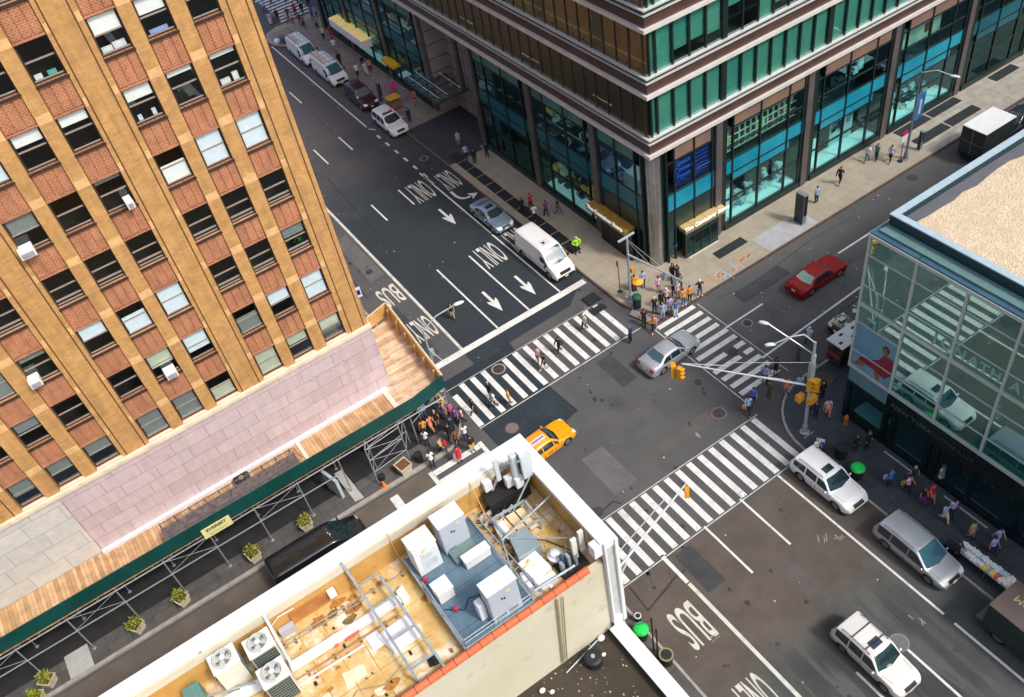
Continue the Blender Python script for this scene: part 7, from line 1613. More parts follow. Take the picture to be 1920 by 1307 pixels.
# ---- news stand table with papers
t = thing('news_table', 'long folding table on the pavement edge beside the minivan', 'table', (32.05, 11.7, .14)); b = MB(); b.box(-.42, -1.9, .72, .42, 1.9, .76); b.build('tabletop', mat('table_grey', (.4, .4, .4), .6), t, world=False)
for sx_ in (-.36, .36):
    for sy_ in (-1.8, 0, 1.8): b = MB(); b.tube((sx_, sy_, 0), (sx_, sy_, .72), .02); b.build('leg', M_POLE, t, world=False)
r6 = random.Random(5); CC = [(.72, .74, .76), (.40, .58, .70), (.70, .10, .06), (.70, .60, .12), (.30, .36, .5), (.78, .78, .74), (.15, .4, .3)]
k = 0
for j in range(14):
    for i in range(2):
        oc = ['first', 'second', 'third', 'fourth', 'fifth', 'sixth', 'seventh', 'eighth', 'ninth', 'tenth', 'eleventh', 'twelfth', 'thirteenth', 'last'][j]
        w_, l_ = r6.uniform(.28, .46), r6.uniform(.24, .36); b = MB(); b.M = Matrix.Rotation(r6.uniform(-.5, .5), 4, 'Z'); b.box(-w_/2, -l_/2, 0, w_/2, l_/2, r6.uniform(.04, .16))
        c = r6.choice([0, 0, 0, 1, 1, 2, 3, 4, 5, 5, 6]) if j > 4 else r6.choice([0, 0, 1, 5, 4]); tag(b.build('magazine_stack', mat('magazine_%d' % c, CC[c], .5, sc=9, var=.3), loc=(31.85+i*.42, 13.45-j*.265, .90)), '%s magazine stack, %s from the minivan end, %s row' % (['white', 'pale blue', 'red', 'yellow', 'slate', 'cream', 'green'][c], oc, 'inner' if i else 'kerb side'), 'magazines', 'magazine stacks on the pavement table')
b = MB(); b.box(31.4, 13.3, .14, 31.9, 14.2, 1.0); tag(b.build('display_rack', mat('rack_black', (.012, .015, .02), .5)), 'black rack at the near end of the magazine table by the minivan', 'rack')
# ================================================================== people
POSES = {
 # name: (arm L: elbow, wrist), (arm R), (leg L: knee, ankle, toe), (leg R)   person faces +Y, x to the right
 'stand': (((-.22, -.03, 1.14), (-.23, .04, .90)), ((.22, -.03, 1.14), (.23, .04, .90)), ((-.10, .02, .50), (-.11, -.02, .09), (-.13, .13, .03)), ((.10, .02, .50), (.11, -.02, .09), (.13, .13, .03))),
 'walk': (((-.22, .10, 1.16), (-.20, .27, .97)), ((.23, -.14, 1.15), (.24, -.20, .90)), ((-.09, .04, .50), (-.09, -.30, .16), (-.09, -.20, .03)), ((.09, .20, .52), (.09, .30, .10), (.09, .45, .06))),
 'stride': (((-.23, -.15, 1.15), (-.24, -.22, .90)), ((.22, .12, 1.16), (.20, .29, .99)), ((-.09, .22, .53), (-.09, .36, .11), (-.09, .51, .08)), ((.09, .02, .49), (.09, -.36, .19), (.09, -.27, .04))),
 'stroll': (((-.22, .02, 1.14), (-.22, .12, .90)), ((.22, -.06, 1.14), (.23, -.06, .88)), ((-.09, .10, .50), (-.09, .13, .09), (-.09, .28, .03)), ((.09, .03, .49), (.09, -.18, .12), (.09, -.06, .03))),
 'phone': (((-.24, .02, 1.16), (-.12, .26, 1.24)), ((.22, -.03, 1.14), (.23, .04, .90)), ((-.10, .03, .50), (-.12, -.02, .09), (-.15, .13, .03)), ((.11, .0, .50), (.13, -.04, .09), (.17, .10, .03))),
 'hips': (((-.40, -.06, 1.20), (-.22, .06, 1.02)), ((.40, -.06, 1.20), (.22, .06, 1.02)), ((-.12, .02, .50), (-.17, -.02, .09), (-.21, .12, .03)), ((.12, .02, .50), (.17, -.02, .09), (.21, .12, .03))),
 'arms_folded': (((-.25, .08, 1.18), (.02, .24, 1.20)), ((.25, .08, 1.18), (-.02, .25, 1.14)), ((-.10, .02, .50), (-.13, -.02, .09), (-.17, .12, .03)), ((.10, .02, .50), (.11, -.02, .09), (.12, .13, .03))),
 'carry': (((-.24, .0, 1.14), (-.16, .22, 1.05)), ((.25, -.02, 1.12), (.30, .03, .86)), ((-.09, .16, .52), (-.09, .22, .09), (-.09, .37, .03)), ((.09, .02, .49), (.09, -.24, .14), (.09, -.13, .03))),
}
HAIRS = {}
def build_pose(nm):
    aL, aR, lL, lR = POSES[nm]
    P = [((0, 0, .94), (.135, .10)), ((0, .0, 1.10), (.120, .09)), ((0, .0, 1.28), (.140, .10)), ((0, -.005, 1.42), (.095, .075)), ((0, .005, 1.49), (.052, .052)), ((0, .02, 1.57), (.072, .085)), ((0, .02, 1.66), (.078, .092)), ((0, .015, 1.715), (.05, .06))]
    E = [(i, i+1) for i in range(7)]
    lab = ['pelvis', 'waist', 'chest', 'chest', 'neck', 'head', 'head', 'head']
    for sg, a, l in ((-1, aL, lL), (1, aR, lR)):
        k = len(P); el, wr = Vector(a[0]), Vector(a[1]); hd = wr+(wr-el).normalized()*.09
        P += [((sg*.175, -.005, 1.405), (.062, .062)), (tuple(el), (.045, .045)), (tuple(wr), (.030, .028)), (tuple(hd), (.036, .020))]; lab += ['upper', 'fore', 'hand', 'hand']
        E += [(3, k), (k, k+1), (k+1, k+2), (k+2, k+3)]
        k = len(P); P += [((sg*.095, 0, .88), (.098, .10)), (l[0], (.064, .066)), (l[1], (.040, .042)), (l[2], (.040, .028))]; lab += ['thigh', 'shin', 'foot', 'foot']
        E += [(0, k), (k, k+1), (k+1, k+2), (k+2, k+3)]
    me = bpy.data.meshes.new('sk'); me.from_pydata([p for p, _ in P], E, []); o = bpy.data.objects.new('sk', me); C.objects.link(o)
    o.modifiers.new('s', 'SKIN'); sv = me.skin_vertices[0].data
    for i, (_, r) in enumerate(P): sv[i].radius = r
    sv[0].use_root = True
    o.modifiers.new('u', 'SUBSURF').levels = 1; o.modifiers['u'].render_levels = 1
    bpy.context.view_layer.update(); dg = bpy.context.evaluated_depsgraph_get(); m = bpy.data.meshes.new_from_object(o.evaluated_get(dg)); bpy.data.objects.remove(o)
    V = [v.co.copy() for v in m.vertices]; Nn = [v.normal.copy() for v in m.vertices]; F = [tuple(p.vertices) for p in m.polygons]
    segs = [(Vector(P[a][0]), Vector(P[b][0]), a, b) for a, b in E]
    def lbl(c):
        best = None
        for a, b, i, j in segs:
            d = b-a; u = max(0, min(1, (c-a).dot(d)/d.length_squared)); q = (c-(a+d*u)).length-.0
            q -= .5*min(P[i][1][0]*(1-u)+P[j][1][0]*u, .12)
            if best is None or q < best[0]: best = (q, i, j, u)
        _, i, j, u = best; li, lj = lab[i], lab[j]
        if 'neck' in (li, lj): return 'neck' if lj == 'neck' or u < .5 else 'head'
        if li == 'head': return 'head'
        if li == 'chest' and lj == 'upper': return 'chest'
        if li == 'upper': return 'upper' if u < .62 else 'elbow'
        if li in ('fore',): return 'fore'
        if li == 'hand': return 'hand'
        if li == 'pelvis' and lj == 'waist': return 'pelvis' if u < .35 else 'chest'
        if li in ('waist', 'chest'): return 'chest'
        if li == 'pelvis': return 'pelvis'
        if li == 'thigh': return 'thigh' if u < .6 else 'knee'
        if li == 'shin': return 'shin' if u < .85 else 'ankle'
        return 'foot'
    LB = [lbl(sum((V[i] for i in f), Vector())/len(f)) for f in F]
    body = MB(); body.add(V, F)
    # fingers, thumb, nose, ears
    for sg, a in ((-1, aL), (1, aR)):
        el, wr = Vector(a[0]), Vector(a[1]); d = (wr-el).normalized(); s = Vector((0, 1, 0)) if abs(d.y) < .7 else Vector((1, 0, 0)); s = (s-d*s.dot(d)).normalized(); inn = d.cross(s)*(-sg)
        h0 = wr+d*.085
        for k, ln in enumerate((.062, .074, .068, .052)):
            p = h0+s*(k-1.5)*-.019; q = p+d*ln*.55+inn*.006; body.tube(p, q, .0095, .0088, 5); body.tube(q, q+d*ln*.42+inn*.026, .0088, .007, 5)
        body.tube(wr+d*.03+s*.026, wr+d*.068+s*.062, .011, .009, 5)
    body.sphere((0, .112, 1.625), .012, .018, .022, 6, 4)
    for sg in (-1, 1): body.sphere((sg*.083, .012, 1.625), .010, .018, .028, 6, 4)
    def shell(labels, off, name, extra=None, zmin=None, zmax=None):
        b = MB(); mp = {}; vv = []; ff = []
        for f, l in zip(F, LB):
            if l in labels:
                c = sum((V[i] for i in f), Vector())/len(f)
                if zmin is not None and c.z < zmin: continue
                if zmax is not None and c.z > zmax: continue
                for i in f:
                    if i not in mp: mp[i] = len(vv); vv.append(V[i]+Nn[i]*off)
                ff.append(tuple(mp[i] for i in f))
        b.add(vv, ff)
        if extra: extra(b)
        return b.mesh(name, [M_BLK], smooth=True)
    r = {}
    r['body'] = body.mesh('body', [M_BLK], smooth=True)
    r['shirt'] = shell(('chest', 'upper', 'pelvis'), .016, 'shirt')
    r['jacket'] = shell(('chest', 'upper', 'elbow', 'fore', 'pelvis'), .020, 'jacket')
    r['trousers'] = shell(('pelvis', 'thigh', 'knee', 'shin'), .012, 'trousers')
    r['shorts'] = shell(('pelvis', 'thigh'), .014, 'shorts')
    r['shoes'] = shell(('foot', 'ankle'), .012, 'shoes', zmax=.12)
    def skirt(b):
        n = 14; pr = [(.145, .105, 1.02), (.19, .15, .85), (.23, .20, .58)]
        vs = [(a*math.cos(2*math.pi*k/n), c*math.sin(2*math.pi*k/n), z) for a, c, z in pr for k in range(n)]
        b.add(vs, [(j*n+k, j*n+(k+1) % n, (j+1)*n+(k+1) % n, (j+1)*n+k) for j in range(2) for k in range(n)])
    r['dress'] = shell(('chest', 'upper', 'pelvis'), .016, 'dress', skirt)
    def hairf(b, long_=False):
        b.sphere((0, -.002, 1.668), .088, .103, .078, 10, 6)
        if long_: b.sphere((0, -.055, 1.56), .085, .055, .14, 8, 5)
    b = MB(); hairf(b); r['hair'] = b.mesh('hair', [M_BLK], smooth=True)
    b = MB(); hairf(b, True); r['long_hair'] = b.mesh('hair', [M_BLK], smooth=True)
    b = MB(); b.sphere((0, .0, 1.675), .093, .108, .075, 10, 6); b.sphere((0, .10, 1.675), .06, .05, .012, 8, 4); r['cap'] = b.mesh('cap', [M_BLK], smooth=True)
    b = MB(); 
    for sg in (-1, 1): b.sphere((sg*.032, .098, 1.64), .010, .006, .007, 6, 4)
    b.sphere((0, .103, 1.585), .022, .005, .006, 6, 4); r['face'] = b.mesh('eyes', [M_BLK])
    return r
POSE = {k: build_pose(k) for k in POSES}
def cm_(n, c, r=.75): return mat('cloth_'+n, c, r, sc=8, var=.12)
COL = {'black': (.012, .012, .014), 'navy': (.015, .025, .08), 'white': (.74, .74, .76), 'lightblue': (.30, .45, .68), 'blue': (.03, .15, .48), 'red': (.55, .015, .04), 'pink': (.70, .42, .46), 'hotpink': (.75, .05, .25), 'lavender': (.45, .40, .70),
       'purple': (.18, .05, .28), 'orange': (.78, .33, .03), 'yellow': (.75, .52, .05), 'khaki': (.45, .35, .17), 'brown': (.16, .07, .03), 'grey': (.22, .22, .23), 'jeans': (.07, .12, .24), 'olive': (.09, .10, .04), 'green': (.02, .20, .10), 'lime': (.35, .85, .02),
       'teal': (.02, .20, .19), 'cream': (.66, .58, .44), 'mint': (.40, .52, .46), 'salmon': (.75, .25, .15)}
SK = {'l': mat('skin_light', (.52, .30, .21), .55, var=.05), 'm': mat('skin_mid', (.34, .17, .10), .55, var=.05), 'd': mat('skin_dark', (.10, .05, .03), .55, var=.05)}
HR = {'k': mat('hair_black', (.012, .010, .009), .6, var=.2), 'b': mat('hair_brown', (.07, .035, .018), .6, var=.2), 'y': mat('hair_blond', (.38, .24, .10), .6, var=.2), 'g': mat('hair_grey', (.42, .40, .38), .6, var=.2)}
M_FACE = mat('eye_dark', (.02, .012, .01), .5, var=0)
def person(xy, h, pose, top, bot, label, hair='k', skin='l', kind='shirt', long_=False, cap=None, s=1.0, group=None, z=None, shoes='black'):
    x, y = xy
    if z is None:
        on_road = (14.9 < x < 30.85) or (29.05 < y < 39.85) or y > 114
        z = .012 if on_road else .145
    t = thing('person', label, 'person', (x, y, z), R(h-90), group); ps = POSE[pose]; t.scale = (s, s, s)
    def ch(nm, me, m):
        o = bpy.data.objects.new(nm, me); C.objects.link(o); o.parent = t; setmat(o, m)
    ch('body', ps['body'], SK[skin]); ch('face_features', ps['face'], M_FACE)
    if kind == 'dress': ch('dress', ps['dress'], cm_(top, COL[top]))
    else:
        ch('jacket' if kind == 'jacket' else 'shirt', ps[kind], cm_(top, COL[top]))
        ch('shorts' if bot.startswith('s:') else 'trousers', ps['shorts' if bot.startswith('s:') else 'trousers'], cm_(bot.replace('s:', ''), COL[bot.replace('s:', '')]))
    ch('shoes', ps['shoes'], cm_(shoes, COL[shoes]))
    if cap: ch('cap', ps['cap'], cm_(cap, COL[cap]))
    else: ch('hair', ps['long_hair' if long_ else 'hair'], HR[hair])
    return t
def bag(xy, z, c, label, w_=.28, h=.3):
    b = MB(); b.box(-w_/2, -.07, -h/2, w_/2, .07, h/2); b.tube((-w_*.3, 0, h/2), (0, 0, h/2+.16), .012, n=4); b.tube((w_*.3, 0, h/2), (0, 0, h/2+.16), .012, n=4)
    tag(b.build('bag', cm_(c, COL[c]), loc=(xy[0], xy[1], z), bevel=.02), label, 'bag')
# facing: 0 = along the side street to the right, 90 = up the avenue, 270 = down the avenue (towards the viewer)
# -- walking over the left crosswalk
person((27.14,43.20), 200, 'walk', 'mint', 'black', 'person in pale green top and cream cap on the left crosswalk near the tower corner', cap='cream')
person((24.22,42.51), 190, 'stride', 'black', 'black', 'person dressed all in black striding over the middle of the left crosswalk', kind='jacket')
person((22.37,41.88), 180, 'walk', 'black', 's:black', 'person in black with pale shoes right behind the one in pink on the left crosswalk', shoes='white', long_=True)
person((22.42,42.79), 200, 'stroll', 'pink', 'grey', 'person in a pink shirt on the middle of the left crosswalk', hair='b')
person((17.42,41.27), 190, 'walk', 'white', 'navy', 'person in a white shirt near the left end of the left crosswalk', hair='k')
person((17.72,42.30), 200, 'stroll', 'black', 'black', 'person in black beside the white shirt near the left end of the crosswalk', kind='jacket', hair='g')
person((18.40,40.75), 350, 'stroll', 'orange', 's:khaki', 'person in a brown and orange top with bare legs on the left crosswalk', hair='b', skin='m')
person((15.89,41.66), 10, 'walk', 'black', 'black', 'person in black and red stepping on the last bar of the left crosswalk', skin='l', long_=True)
person((28.91,39.79), 120, 'stand', 'navy', 'black', 'traffic officer in dark uniform with a blue cap at the end of the left crosswalk', cap='blue', kind='jacket', s=1.05)
# -- crowd at the tower corner
cr = 'crowd waiting at the tower corner'
for a in [((1206,541), 0), ]: pass
person((33.45,43.81), 250, 'stand', 'lightblue', 'black', 'person in light blue shirt with a strap beside the green bin', hair='k')
person((33.97,42.54), 260, 'stand', 'pink', 's:purple', 'person in a pale pink shirt standing alone left of the corner crowd', hair='k', skin='l', s=.95)
person((33.51,41.04), 250, 'stand', 'pink', 'navy', 'person in a pink shirt and white cap at the left of the corner crowd', cap='white')
person((34.62,41.51), 270, 'arms_folded', 'black', 'black', 'person in a black top behind the pink shirt and white cap', hair='y')
person((33.00,41.02), 260, 'stand', 'black', 'black', 'person in black at the front left of the corner crowd', kind='jacket', long_=True)
person((33.20,39.62), 250, 'stand', 'blue', 'white', 'person in a bright blue shirt and white trousers on the first crosswalk bar', shoes='black')
person((34.39,40.06), 260, 'stand', 'orange', 'jeans', 'person in an orange shirt and blue jeans in the corner crowd', hair='y', shoes='white', s=1.06)
person((35.04,40.12), 250, 'stand', 'orange', 'black', 'dark haired person in a yellow orange top at the right of the crowd', hair='k', s=.93)
person((35.97,40.00), 250, 'hips', 'black', 'jeans', 'person in a black t-shirt with hands on hips and white shoes at the kerb', cap='white', shoes='white')
person((35.71,42.90), 270, 'stand', 'black', 'black', 'person in black under the mast arm at the back of the crowd', hair='k', kind='jacket')
person((35.86,42.49), 270, 'stand', 'black', 'black', 'woman with long dark hair in a black dress behind the crowd', kind='dress', long_=True)
person((35.34,41.52), 280, 'stand', 'green', 'black', 'person in a dark green top in the middle of the corner crowd', hair='b')
person((34.58,40.96), 260, 'stand', 'pink', 'grey', 'person in a dusty pink top in the middle of the crowd', hair='y', long_=True)
person((33.02,40.10), 250, 'phone', 'lavender', 'grey', 'person in a lavender top between the blue and the black shirt', long_=True)
person((30.79,40.48), 230, 'stroll', 'black', 'black', 'person in black carrying an orange jacket stepping off the corner', hair='k')
person((30.95,39.47), 220, 'walk', 'salmon', 'black', 'person in a salmon shirt leading the crowd off the kerb', hair='y', shoes='white')
person((32.18,40.88), 250, 'phone', 'black', 'navy', 'person in a black top and a white cap looking at a phone', cap='cream')
person((32.21,39.97), 240, 'stand', 'lightblue', 's:lightblue', 'woman in a pale blue top at the front of the crowd', hair='y', long_=True)
person((32.70,43.91), 250, 'stand', 'orange', 'brown', 'vendor in orange under the small umbrella at the tower corner', skin='m')
bag((30.74,40.93), .75, 'orange', 'orange jacket bundle hanging beside the person in black stepping off the corner')
bag((30.89,39.91), .8, 'yellow', 'yellow bag beside the salmon shirt at the corner')
# -- tower pavement, avenue side
person((32.16,50.79), 260, 'hips', 'lime', 'black', 'worker in a lime high visibility jacket and white helmet on the grates', cap='white', kind='jacket', s=1.05)
person((32.87,58.73), 90, 'stroll', 'red', 'black', 'person in a red shirt on the avenue pavement above the grates', hair='k')
person((31.96,58.77), 100, 'stand', 'black', 'black', 'person in black left of the red shirt on the avenue pavement', kind='jacket')
person((32.14,57.09), 80, 'walk', 'white', 'black', 'person in a black vest over white on the iron grates', hair='k')
person((33.25,56.84), 100, 'carry', 'purple', 'black', 'person in a purple top walking near the shop windows', hair='k')
person((34.18,56.34), 300, 'stride', 'black', 'jeans', 'person in a black top and jeans striding along the shop windows', hair='b', skin='m')
person((32.81,69.79), 270, 'walk', 'lavender', 'black', 'person in a lavender top walking near the first iron grate', hair='k')
person((33.52,72.35), 250, 'stand', 'lavender', 'grey', 'person in a red hat at the dark paving on the avenue', cap='red')
person((33.07,68.61), 250, 'stand', 'black', 'black', 'person in black on the pale pavement beside the grates', kind='jacket')
person((34.52,68.64), 220, 'stand', 'black', 'black', 'person in dark clothes close to the tower wall', kind='jacket', hair='b')
# -- far avenue pavement
person((32.24,80.25), 260, 'stand', 'navy', 'black', 'officer in dark blue standing behind the police SUV', kind='jacket', cap='navy')
person((34.51,82.97), 240, 'walk', 'salmon', 's:red', 'person in a salmon top beside the glass canopy', hair='b')
person((32.70,93.33), 260, 'walk', 'white', 'black', 'person in a white shirt walking near the second work van', hair='k')
person((33.58,92.86), 270, 'carry', 'cream', 'cream', 'person in cream clothes beside the white shirt on the far pavement', hair='y')
person((34.34,93.24), 90, 'stand', 'orange', 'navy', 'person in an orange top and blue trousers by the dark tower wall', long_=True)
person((34.12,94.58), 90, 'stand', 'navy', 'navy', 'person in navy beside the orange top on the far pavement', kind='jacket')
person((32.55,97.66), 270, 'stand', 'black', 'black', 'person in black between the second van and the tower', kind='jacket')
person((33.59,101.22), 270, 'walk', 'white', 'grey', 'person in a white shirt below the long yellow awning', hair='k')
person((34.02,105.32), 260, 'walk', 'cream', 'black', 'blond person in cream left of the red dress up the avenue', hair='y')
person((34.79,104.61), 270, 'stand', 'red', 'red', 'woman in a red dress below the yellow awning', kind='dress', long_=True)
person((34.66,108.55), 270, 'stroll', 'grey', 'black', 'person in grey at the edge of the far crowd', hair='k')
fc = 'crowd around the far crosswalk'
for i, (px_, h, po, tp, bt_, lab, kw) in enumerate([
 ((32.00,119.45), 200, 'walk', 'lightblue', 'navy', 'person in pale blue at the left of the far crosswalk', {}),
 ((33.39,120.33), 190, 'walk', 'hotpink', 'jeans', 'person in a hot pink top on the far crosswalk', {'hair': 'b'}),
 ((30.97,115.21), 230, 'stand', 'lavender', 'white', 'person in pale lavender at the near left end of the far crosswalk', {}),
 ((31.51,115.22), 260, 'stand', 'grey', 'jeans', 'person in grey blue beside the black coat at the far crosswalk', {'hair': 'b'}),
 ((32.11,115.38), 250, 'stand', 'black', 'black', 'person in a long black coat at the far crosswalk', {'kind': 'jacket'}),
 ((33.24,114.45), 90, 'walk', 'black', 'black', 'person in black striding right of the long coat at the far crosswalk', {'kind': 'jacket'}),
 ((34.42,114.83), 80, 'stand', 'red', 'navy', 'person in a bright red shirt on the far crosswalk', {'s': 1.1}),
 ((35.27,114.47), 90, 'stand', 'black', 'black', 'person in black right of the bright red shirt far away', {'kind': 'jacket'}),
 ((33.62,110.23), 260, 'carry', 'purple', 'black', 'person in purple in front of the far crowd', {}),
 ((33.60,111.34), 270, 'stand', 'brown', 'brown', 'person in brown left of the purple top', {'kind': 'jacket'}),
 ((33.06,112.67), 270, 'stroll', 'pink', 'brown', 'person in dusty pink below the red shirt', {'hair': 'b'}),
 ((32.63,113.41), 270, 'stand', 'pink', 'grey', 'person in pale pink on the far bulging kerb', {'hair': 'y'}),
 ((35.47,111.73), 270, 'stand', 'blue', 'navy', 'person in a blue shirt at the right of the far crowd', {}),
 ((35.99,111.54), 270, 'stroll', 'lightblue', 'navy', 'person in a light blue shirt at the right end of the far crowd', {}),
 ((36.12,117.89), 90, 'walk', 'white', 'black', 'person in white at the top edge of the far crosswalk', {}),
 ((36.84,116.02), 100, 'stroll', 'navy', 'black', 'person in navy at the top edge right of the far crosswalk', {}),
 ((35.08,119.66), 90, 'walk', 'brown', 'black', 'person in brown at the top edge of the far crosswalk', {})]):
    person(px_, h, po, tp, bt_, lab, group=None, **kw)
# -- shed corner crowd
for (px_, h, po, tp, bt_, lab, kw) in [
 ((14.33,43.42), 200, 'phone', 'yellow', 'grey', 'person in a yellow shirt at the foot of the lamp by the shed corner', {'hair': 'y'}),
 ((14.26,44.23), 180, 'stand', 'olive', 'black', 'person in dark olive under the shed corner', {}),
 ((12.89,43.80), 250, 'stand', 'lightblue', 'jeans', 'person in a pale blue top under the green hoarding', {'hair': 'g'}),
 ((13.24,42.44), 270, 'stand', 'black', 's:black', 'person in black with bare legs left of the big corner group', {'hair': 'g'}),
 ((12.65,42.29), 300, 'walk', 'salmon', 'salmon', 'person in an orange red top near the shed frame', {'hair': 'k', 'skin': 'm'}),
 ((12.11,42.30), 250, 'carry', 'orange', 'black', 'person in orange and black in front of the scaffold tower', {'skin': 'm'}),
 ((11.74,41.35), 230, 'stand', 'white', 'navy', 'person in a white shirt behind the kerb left of the red dress', {'skin': 'd'}),
 ((12.23,40.06), 310, 'stride', 'khaki', 'black', 'person in khaki with a red pack stepping towards the kerb', {'hair': 'b'}),
 ((11.12,39.54), 260, 'stand', 'white', 'navy', 'person in a pale blue white shirt standing on the kerb edge', {'skin': 'd', 's': 1.05}),
 ((12.82,38.70), 270, 'stand', 'red', 'red', 'woman in a red dress on the crosswalk by the white parapet', {'kind': 'dress', 'long_': True}),
 ((14.02,38.90), 270, 'stand', 'black', 'yellow', 'person in black with bright yellow trousers on the crosswalk', {'kind': 'jacket'}),
 ((14.15,39.91), 260, 'stand', 'white', 'navy', 'dark haired person in a white shirt above the yellow trousers', {'skin': 'd'}),
 ((13.40,39.93), 260, 'carry', 'brown', 'black', 'person with brown bags behind the red dress', {'skin': 'm'}),
 ((13.75,41.09), 250, 'stand', 'navy', 'black', 'person in a long navy coat in the middle of the shed corner group', {'kind': 'jacket', 's': 1.08}),
 ((14.78,41.43), 190, 'walk', 'pink', 'black', 'person in a pale pink shirt at the end of the left crosswalk', {'skin': 'd'}),
 ((14.01,42.50), 200, 'stand', 'grey', 'grey', 'person in grey at the centre of the shed corner', {'hair': 'g'}),
 ((14.39,42.36), 250, 'stand', 'hotpink', 'black', 'person with a pink scarf behind the navy coat', {'long_': True}),
 ((14.42,41.67), 230, 'stroll', 'purple', 'black', 'person in purple beside the pale pink shirt', {}),
 ((13.32,40.76), 240, 'stand', 'black', 'black', 'person in black left of the navy coat group', {'kind': 'jacket'})]:
    person(px_, h, po, tp, bt_, lab, **kw)
bag((12.58,40.13), .9, 'red', 'red backpack beside the khaki jacket at the shed corner', .3, .42)
bag((12.64,38.85), .7, 'white', 'white bag held by the woman in the red dress at the crosswalk')
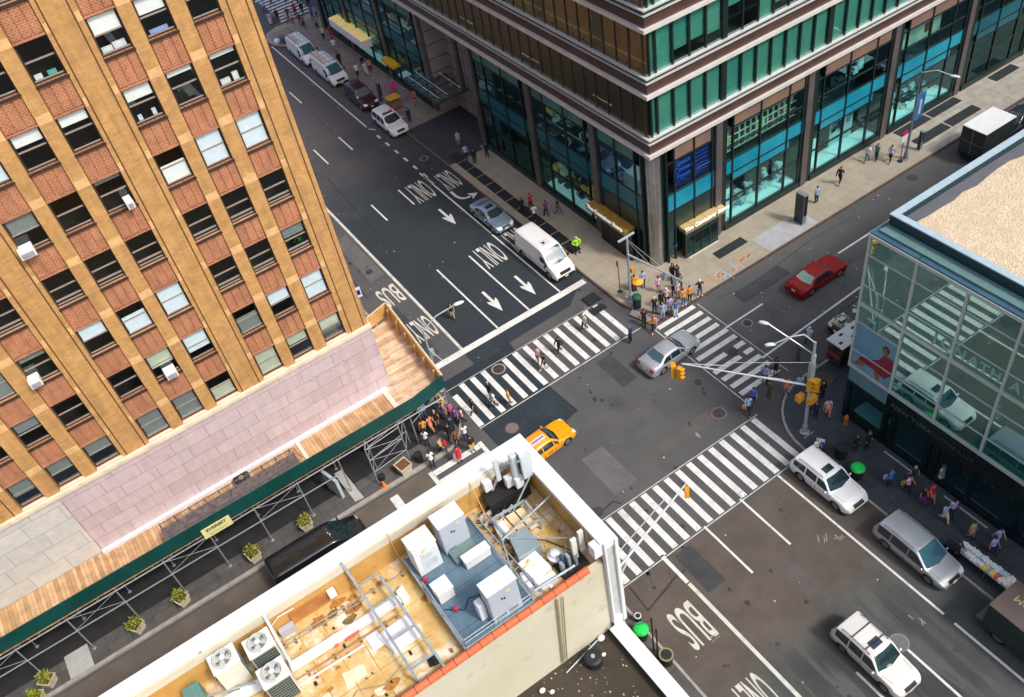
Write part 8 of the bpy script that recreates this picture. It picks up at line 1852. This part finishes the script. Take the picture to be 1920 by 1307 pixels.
# -- side street pavement, right
for (px_, h, po, tp, bt_, lab, kw) in [
 ((50.75,42.01), 80, 'stand', 'lightblue', 'black', 'person in a light blue shirt just beyond the tall kiosk', {}),
 ((53.98,42.47), 20, 'stride', 'black', 'black', 'person in a black suit walking along the side street pavement', {'kind': 'jacket', 's': 1.05}),
 ((58.02,43.03), 200, 'walk', 'white', 'jeans', 'person in white with a dark pack left of the teal shirt', {'hair': 'k'}),
 ((58.71,42.65), 190, 'stroll', 'teal', 'black', 'person in a teal shirt between the white and lavender shirts', {'hair': 'b'}),
 ((59.32,41.68), 200, 'stride', 'lavender', 'black', 'person in a lavender shirt striding near the bus stop sign', {'skin': 'm'}),
 # south-east corner
 ((38.29,31.05), 200, 'walk', 'white', 'navy', 'person in white behind the lamp pole at the food cart', {'cap': 'white'}),
 ((36.54,30.34), 180, 'stand', 'brown', 'brown', 'person in black and brown behind the pole in the road', {'skin': 'm'}),
 ((34.46,30.45), 190, 'stand', 'black', 'black', 'woman in black on the crosswalk by the mast arm', {'kind': 'dress', 'long_': True}),
 ((33.34,30.36), 190, 'hips', 'lightblue', 'black', 'person in a white and blue top with hands on hips on the east crosswalk', {'skin': 'm', 's': 1.05}),
 ((32.61,29.21), 180, 'stand', 'olive', 'olive', 'person in olive at the edge of the corner crosswalk', {'kind': 'jacket'}),
 ((31.33,29.49), 230, 'walk', 'blue', 'navy', 'person in a blue shirt just behind the light blue shirt', {}),
 ((30.48,29.08), 230, 'stride', 'lightblue', 'black', 'person in a light blue shirt with a yellow bag leaving the corner', {'s': 1.06}),
 ((33.58,28.62), 240, 'stand', 'salmon', 's:salmon', 'person with a black pack and orange top on the rounded corner', {'cap': 'brown', 'skin': 'm'}),
 ((34.35,28.13), 230, 'stand', 'lightblue', 'jeans', 'person in a pale blue top left of the lamp pole', {'hair': 'b'}),
 ((35.04,26.75), 260, 'stand', 'black', 'black', 'tall person in black right of the lamp pole', {'kind': 'jacket', 's': 1.08}),
 ((33.47,25.85), 250, 'stand', 'navy', 'black', 'person in navy right of the lamp pole near the kerb', {'kind': 'jacket'}),
 ((34.18,25.48), 240, 'carry', 'pink', 'salmon', 'person in white and black with coral shorts on the corner', {'long_': True}),
 ((33.93,26.57), 240, 'stand', 'black', 'black', 'person in black directly behind the lamp pole', {'kind': 'jacket'}),
 ((34.00,21.95), 270, 'stand', 'black', 'black', 'person in a dark suit and white shirt at the store doors', {'kind': 'jacket', 's': 1.08, 'hair': 'b'}),
 ((33.32,22.30), 270, 'stand', 'black', 'black', 'person in black in the store doorway', {'kind': 'jacket'}),
 ((32.75,19.14), 90, 'stand', 'blue', 'navy', 'person in a blue jacket holding a white bag on the store pavement', {'kind': 'jacket', 'cap': 'brown'}),
 ((33.20,18.19), 280, 'walk', 'pink', 'black', 'person in a pink white shirt with a tan bag on the store pavement', {}),
 ((33.98,18.43), 100, 'walk', 'navy', 'red', 'person in navy with a red bag behind the pink white shirt', {'hair': 'g'}),
 ((33.73,16.92), 250, 'stride', 'red', 'red', 'person dressed in bright red on the store pavement', {'kind': 'dress', 'hair': 'b'}),
 ((33.19,17.07), 270, 'stroll', 'black', 'purple', 'person in black and mauve left of the bright red clothes', {'hair': 'b', 'long_': True}),
 ((35.29,17.44), 270, 'stand', 'cream', 'cream', 'woman in cream white by the store threshold', {'kind': 'dress', 'hair': 'y', 'long_': True}),
 ((33.15,15.50), 250, 'stride', 'lightblue', 'cream', 'person in a light blue shirt and cream trousers on the store pavement', {}),
 ((33.75,15.45), 260, 'walk', 'lavender', 'navy', 'person in a lavender shirt beside the light blue shirt', {'skin': 'd'}),
 ((33.34,13.80), 270, 'stroll', 'khaki', 's:pink', 'person in an olive and pink outfit before the news table', {'long_': True}),
 ((34.04,12.62), 260, 'walk', 'lightblue', 'navy', 'person in a pale blue shirt beyond the news table', {}),
 ((33.36,12.44), 260, 'carry', 'lavender', 'navy', 'person in lavender nearest the news table', {}),
 ((31.64,13.47), 260, 'phone', 'black', 'black', 'vendor in black at the near end of the news table', {'kind': 'jacket'}),
 ((31.19,23.66), 270, 'carry', 'white', 'black', 'person in a pale patterned top between mailbox and white SUV', {'hair': 'g'}),
]: person(px_, h, po, tp, bt_, lab, **kw)
bag((30.42,29.38), .6, 'yellow', 'yellow bag at the hip of the light blue shirt leaving the corner', .3, .3)
bag((32.84,19.55), .6, 'white', 'white bag beside the blue jacket on the store pavement')
bag((33.21,18.55), .7, 'orange', 'tan bag beside the pink white shirt on the store pavement')
# a person under the shed and a red parcel
person((8.06,43.74), 180, 'stand', 'hotpink', 'black', 'person in a pink top half hidden behind the scaffold tower', hair='k')
# bicycle and cyclist in the bus lane by the lamp head
person((20.02,51.45), 250, 'stroll', 'black', 'khaki', 'person in black with pale shorts standing in the avenue by the lamp head', kind='shirt', hair='k', skin='l')
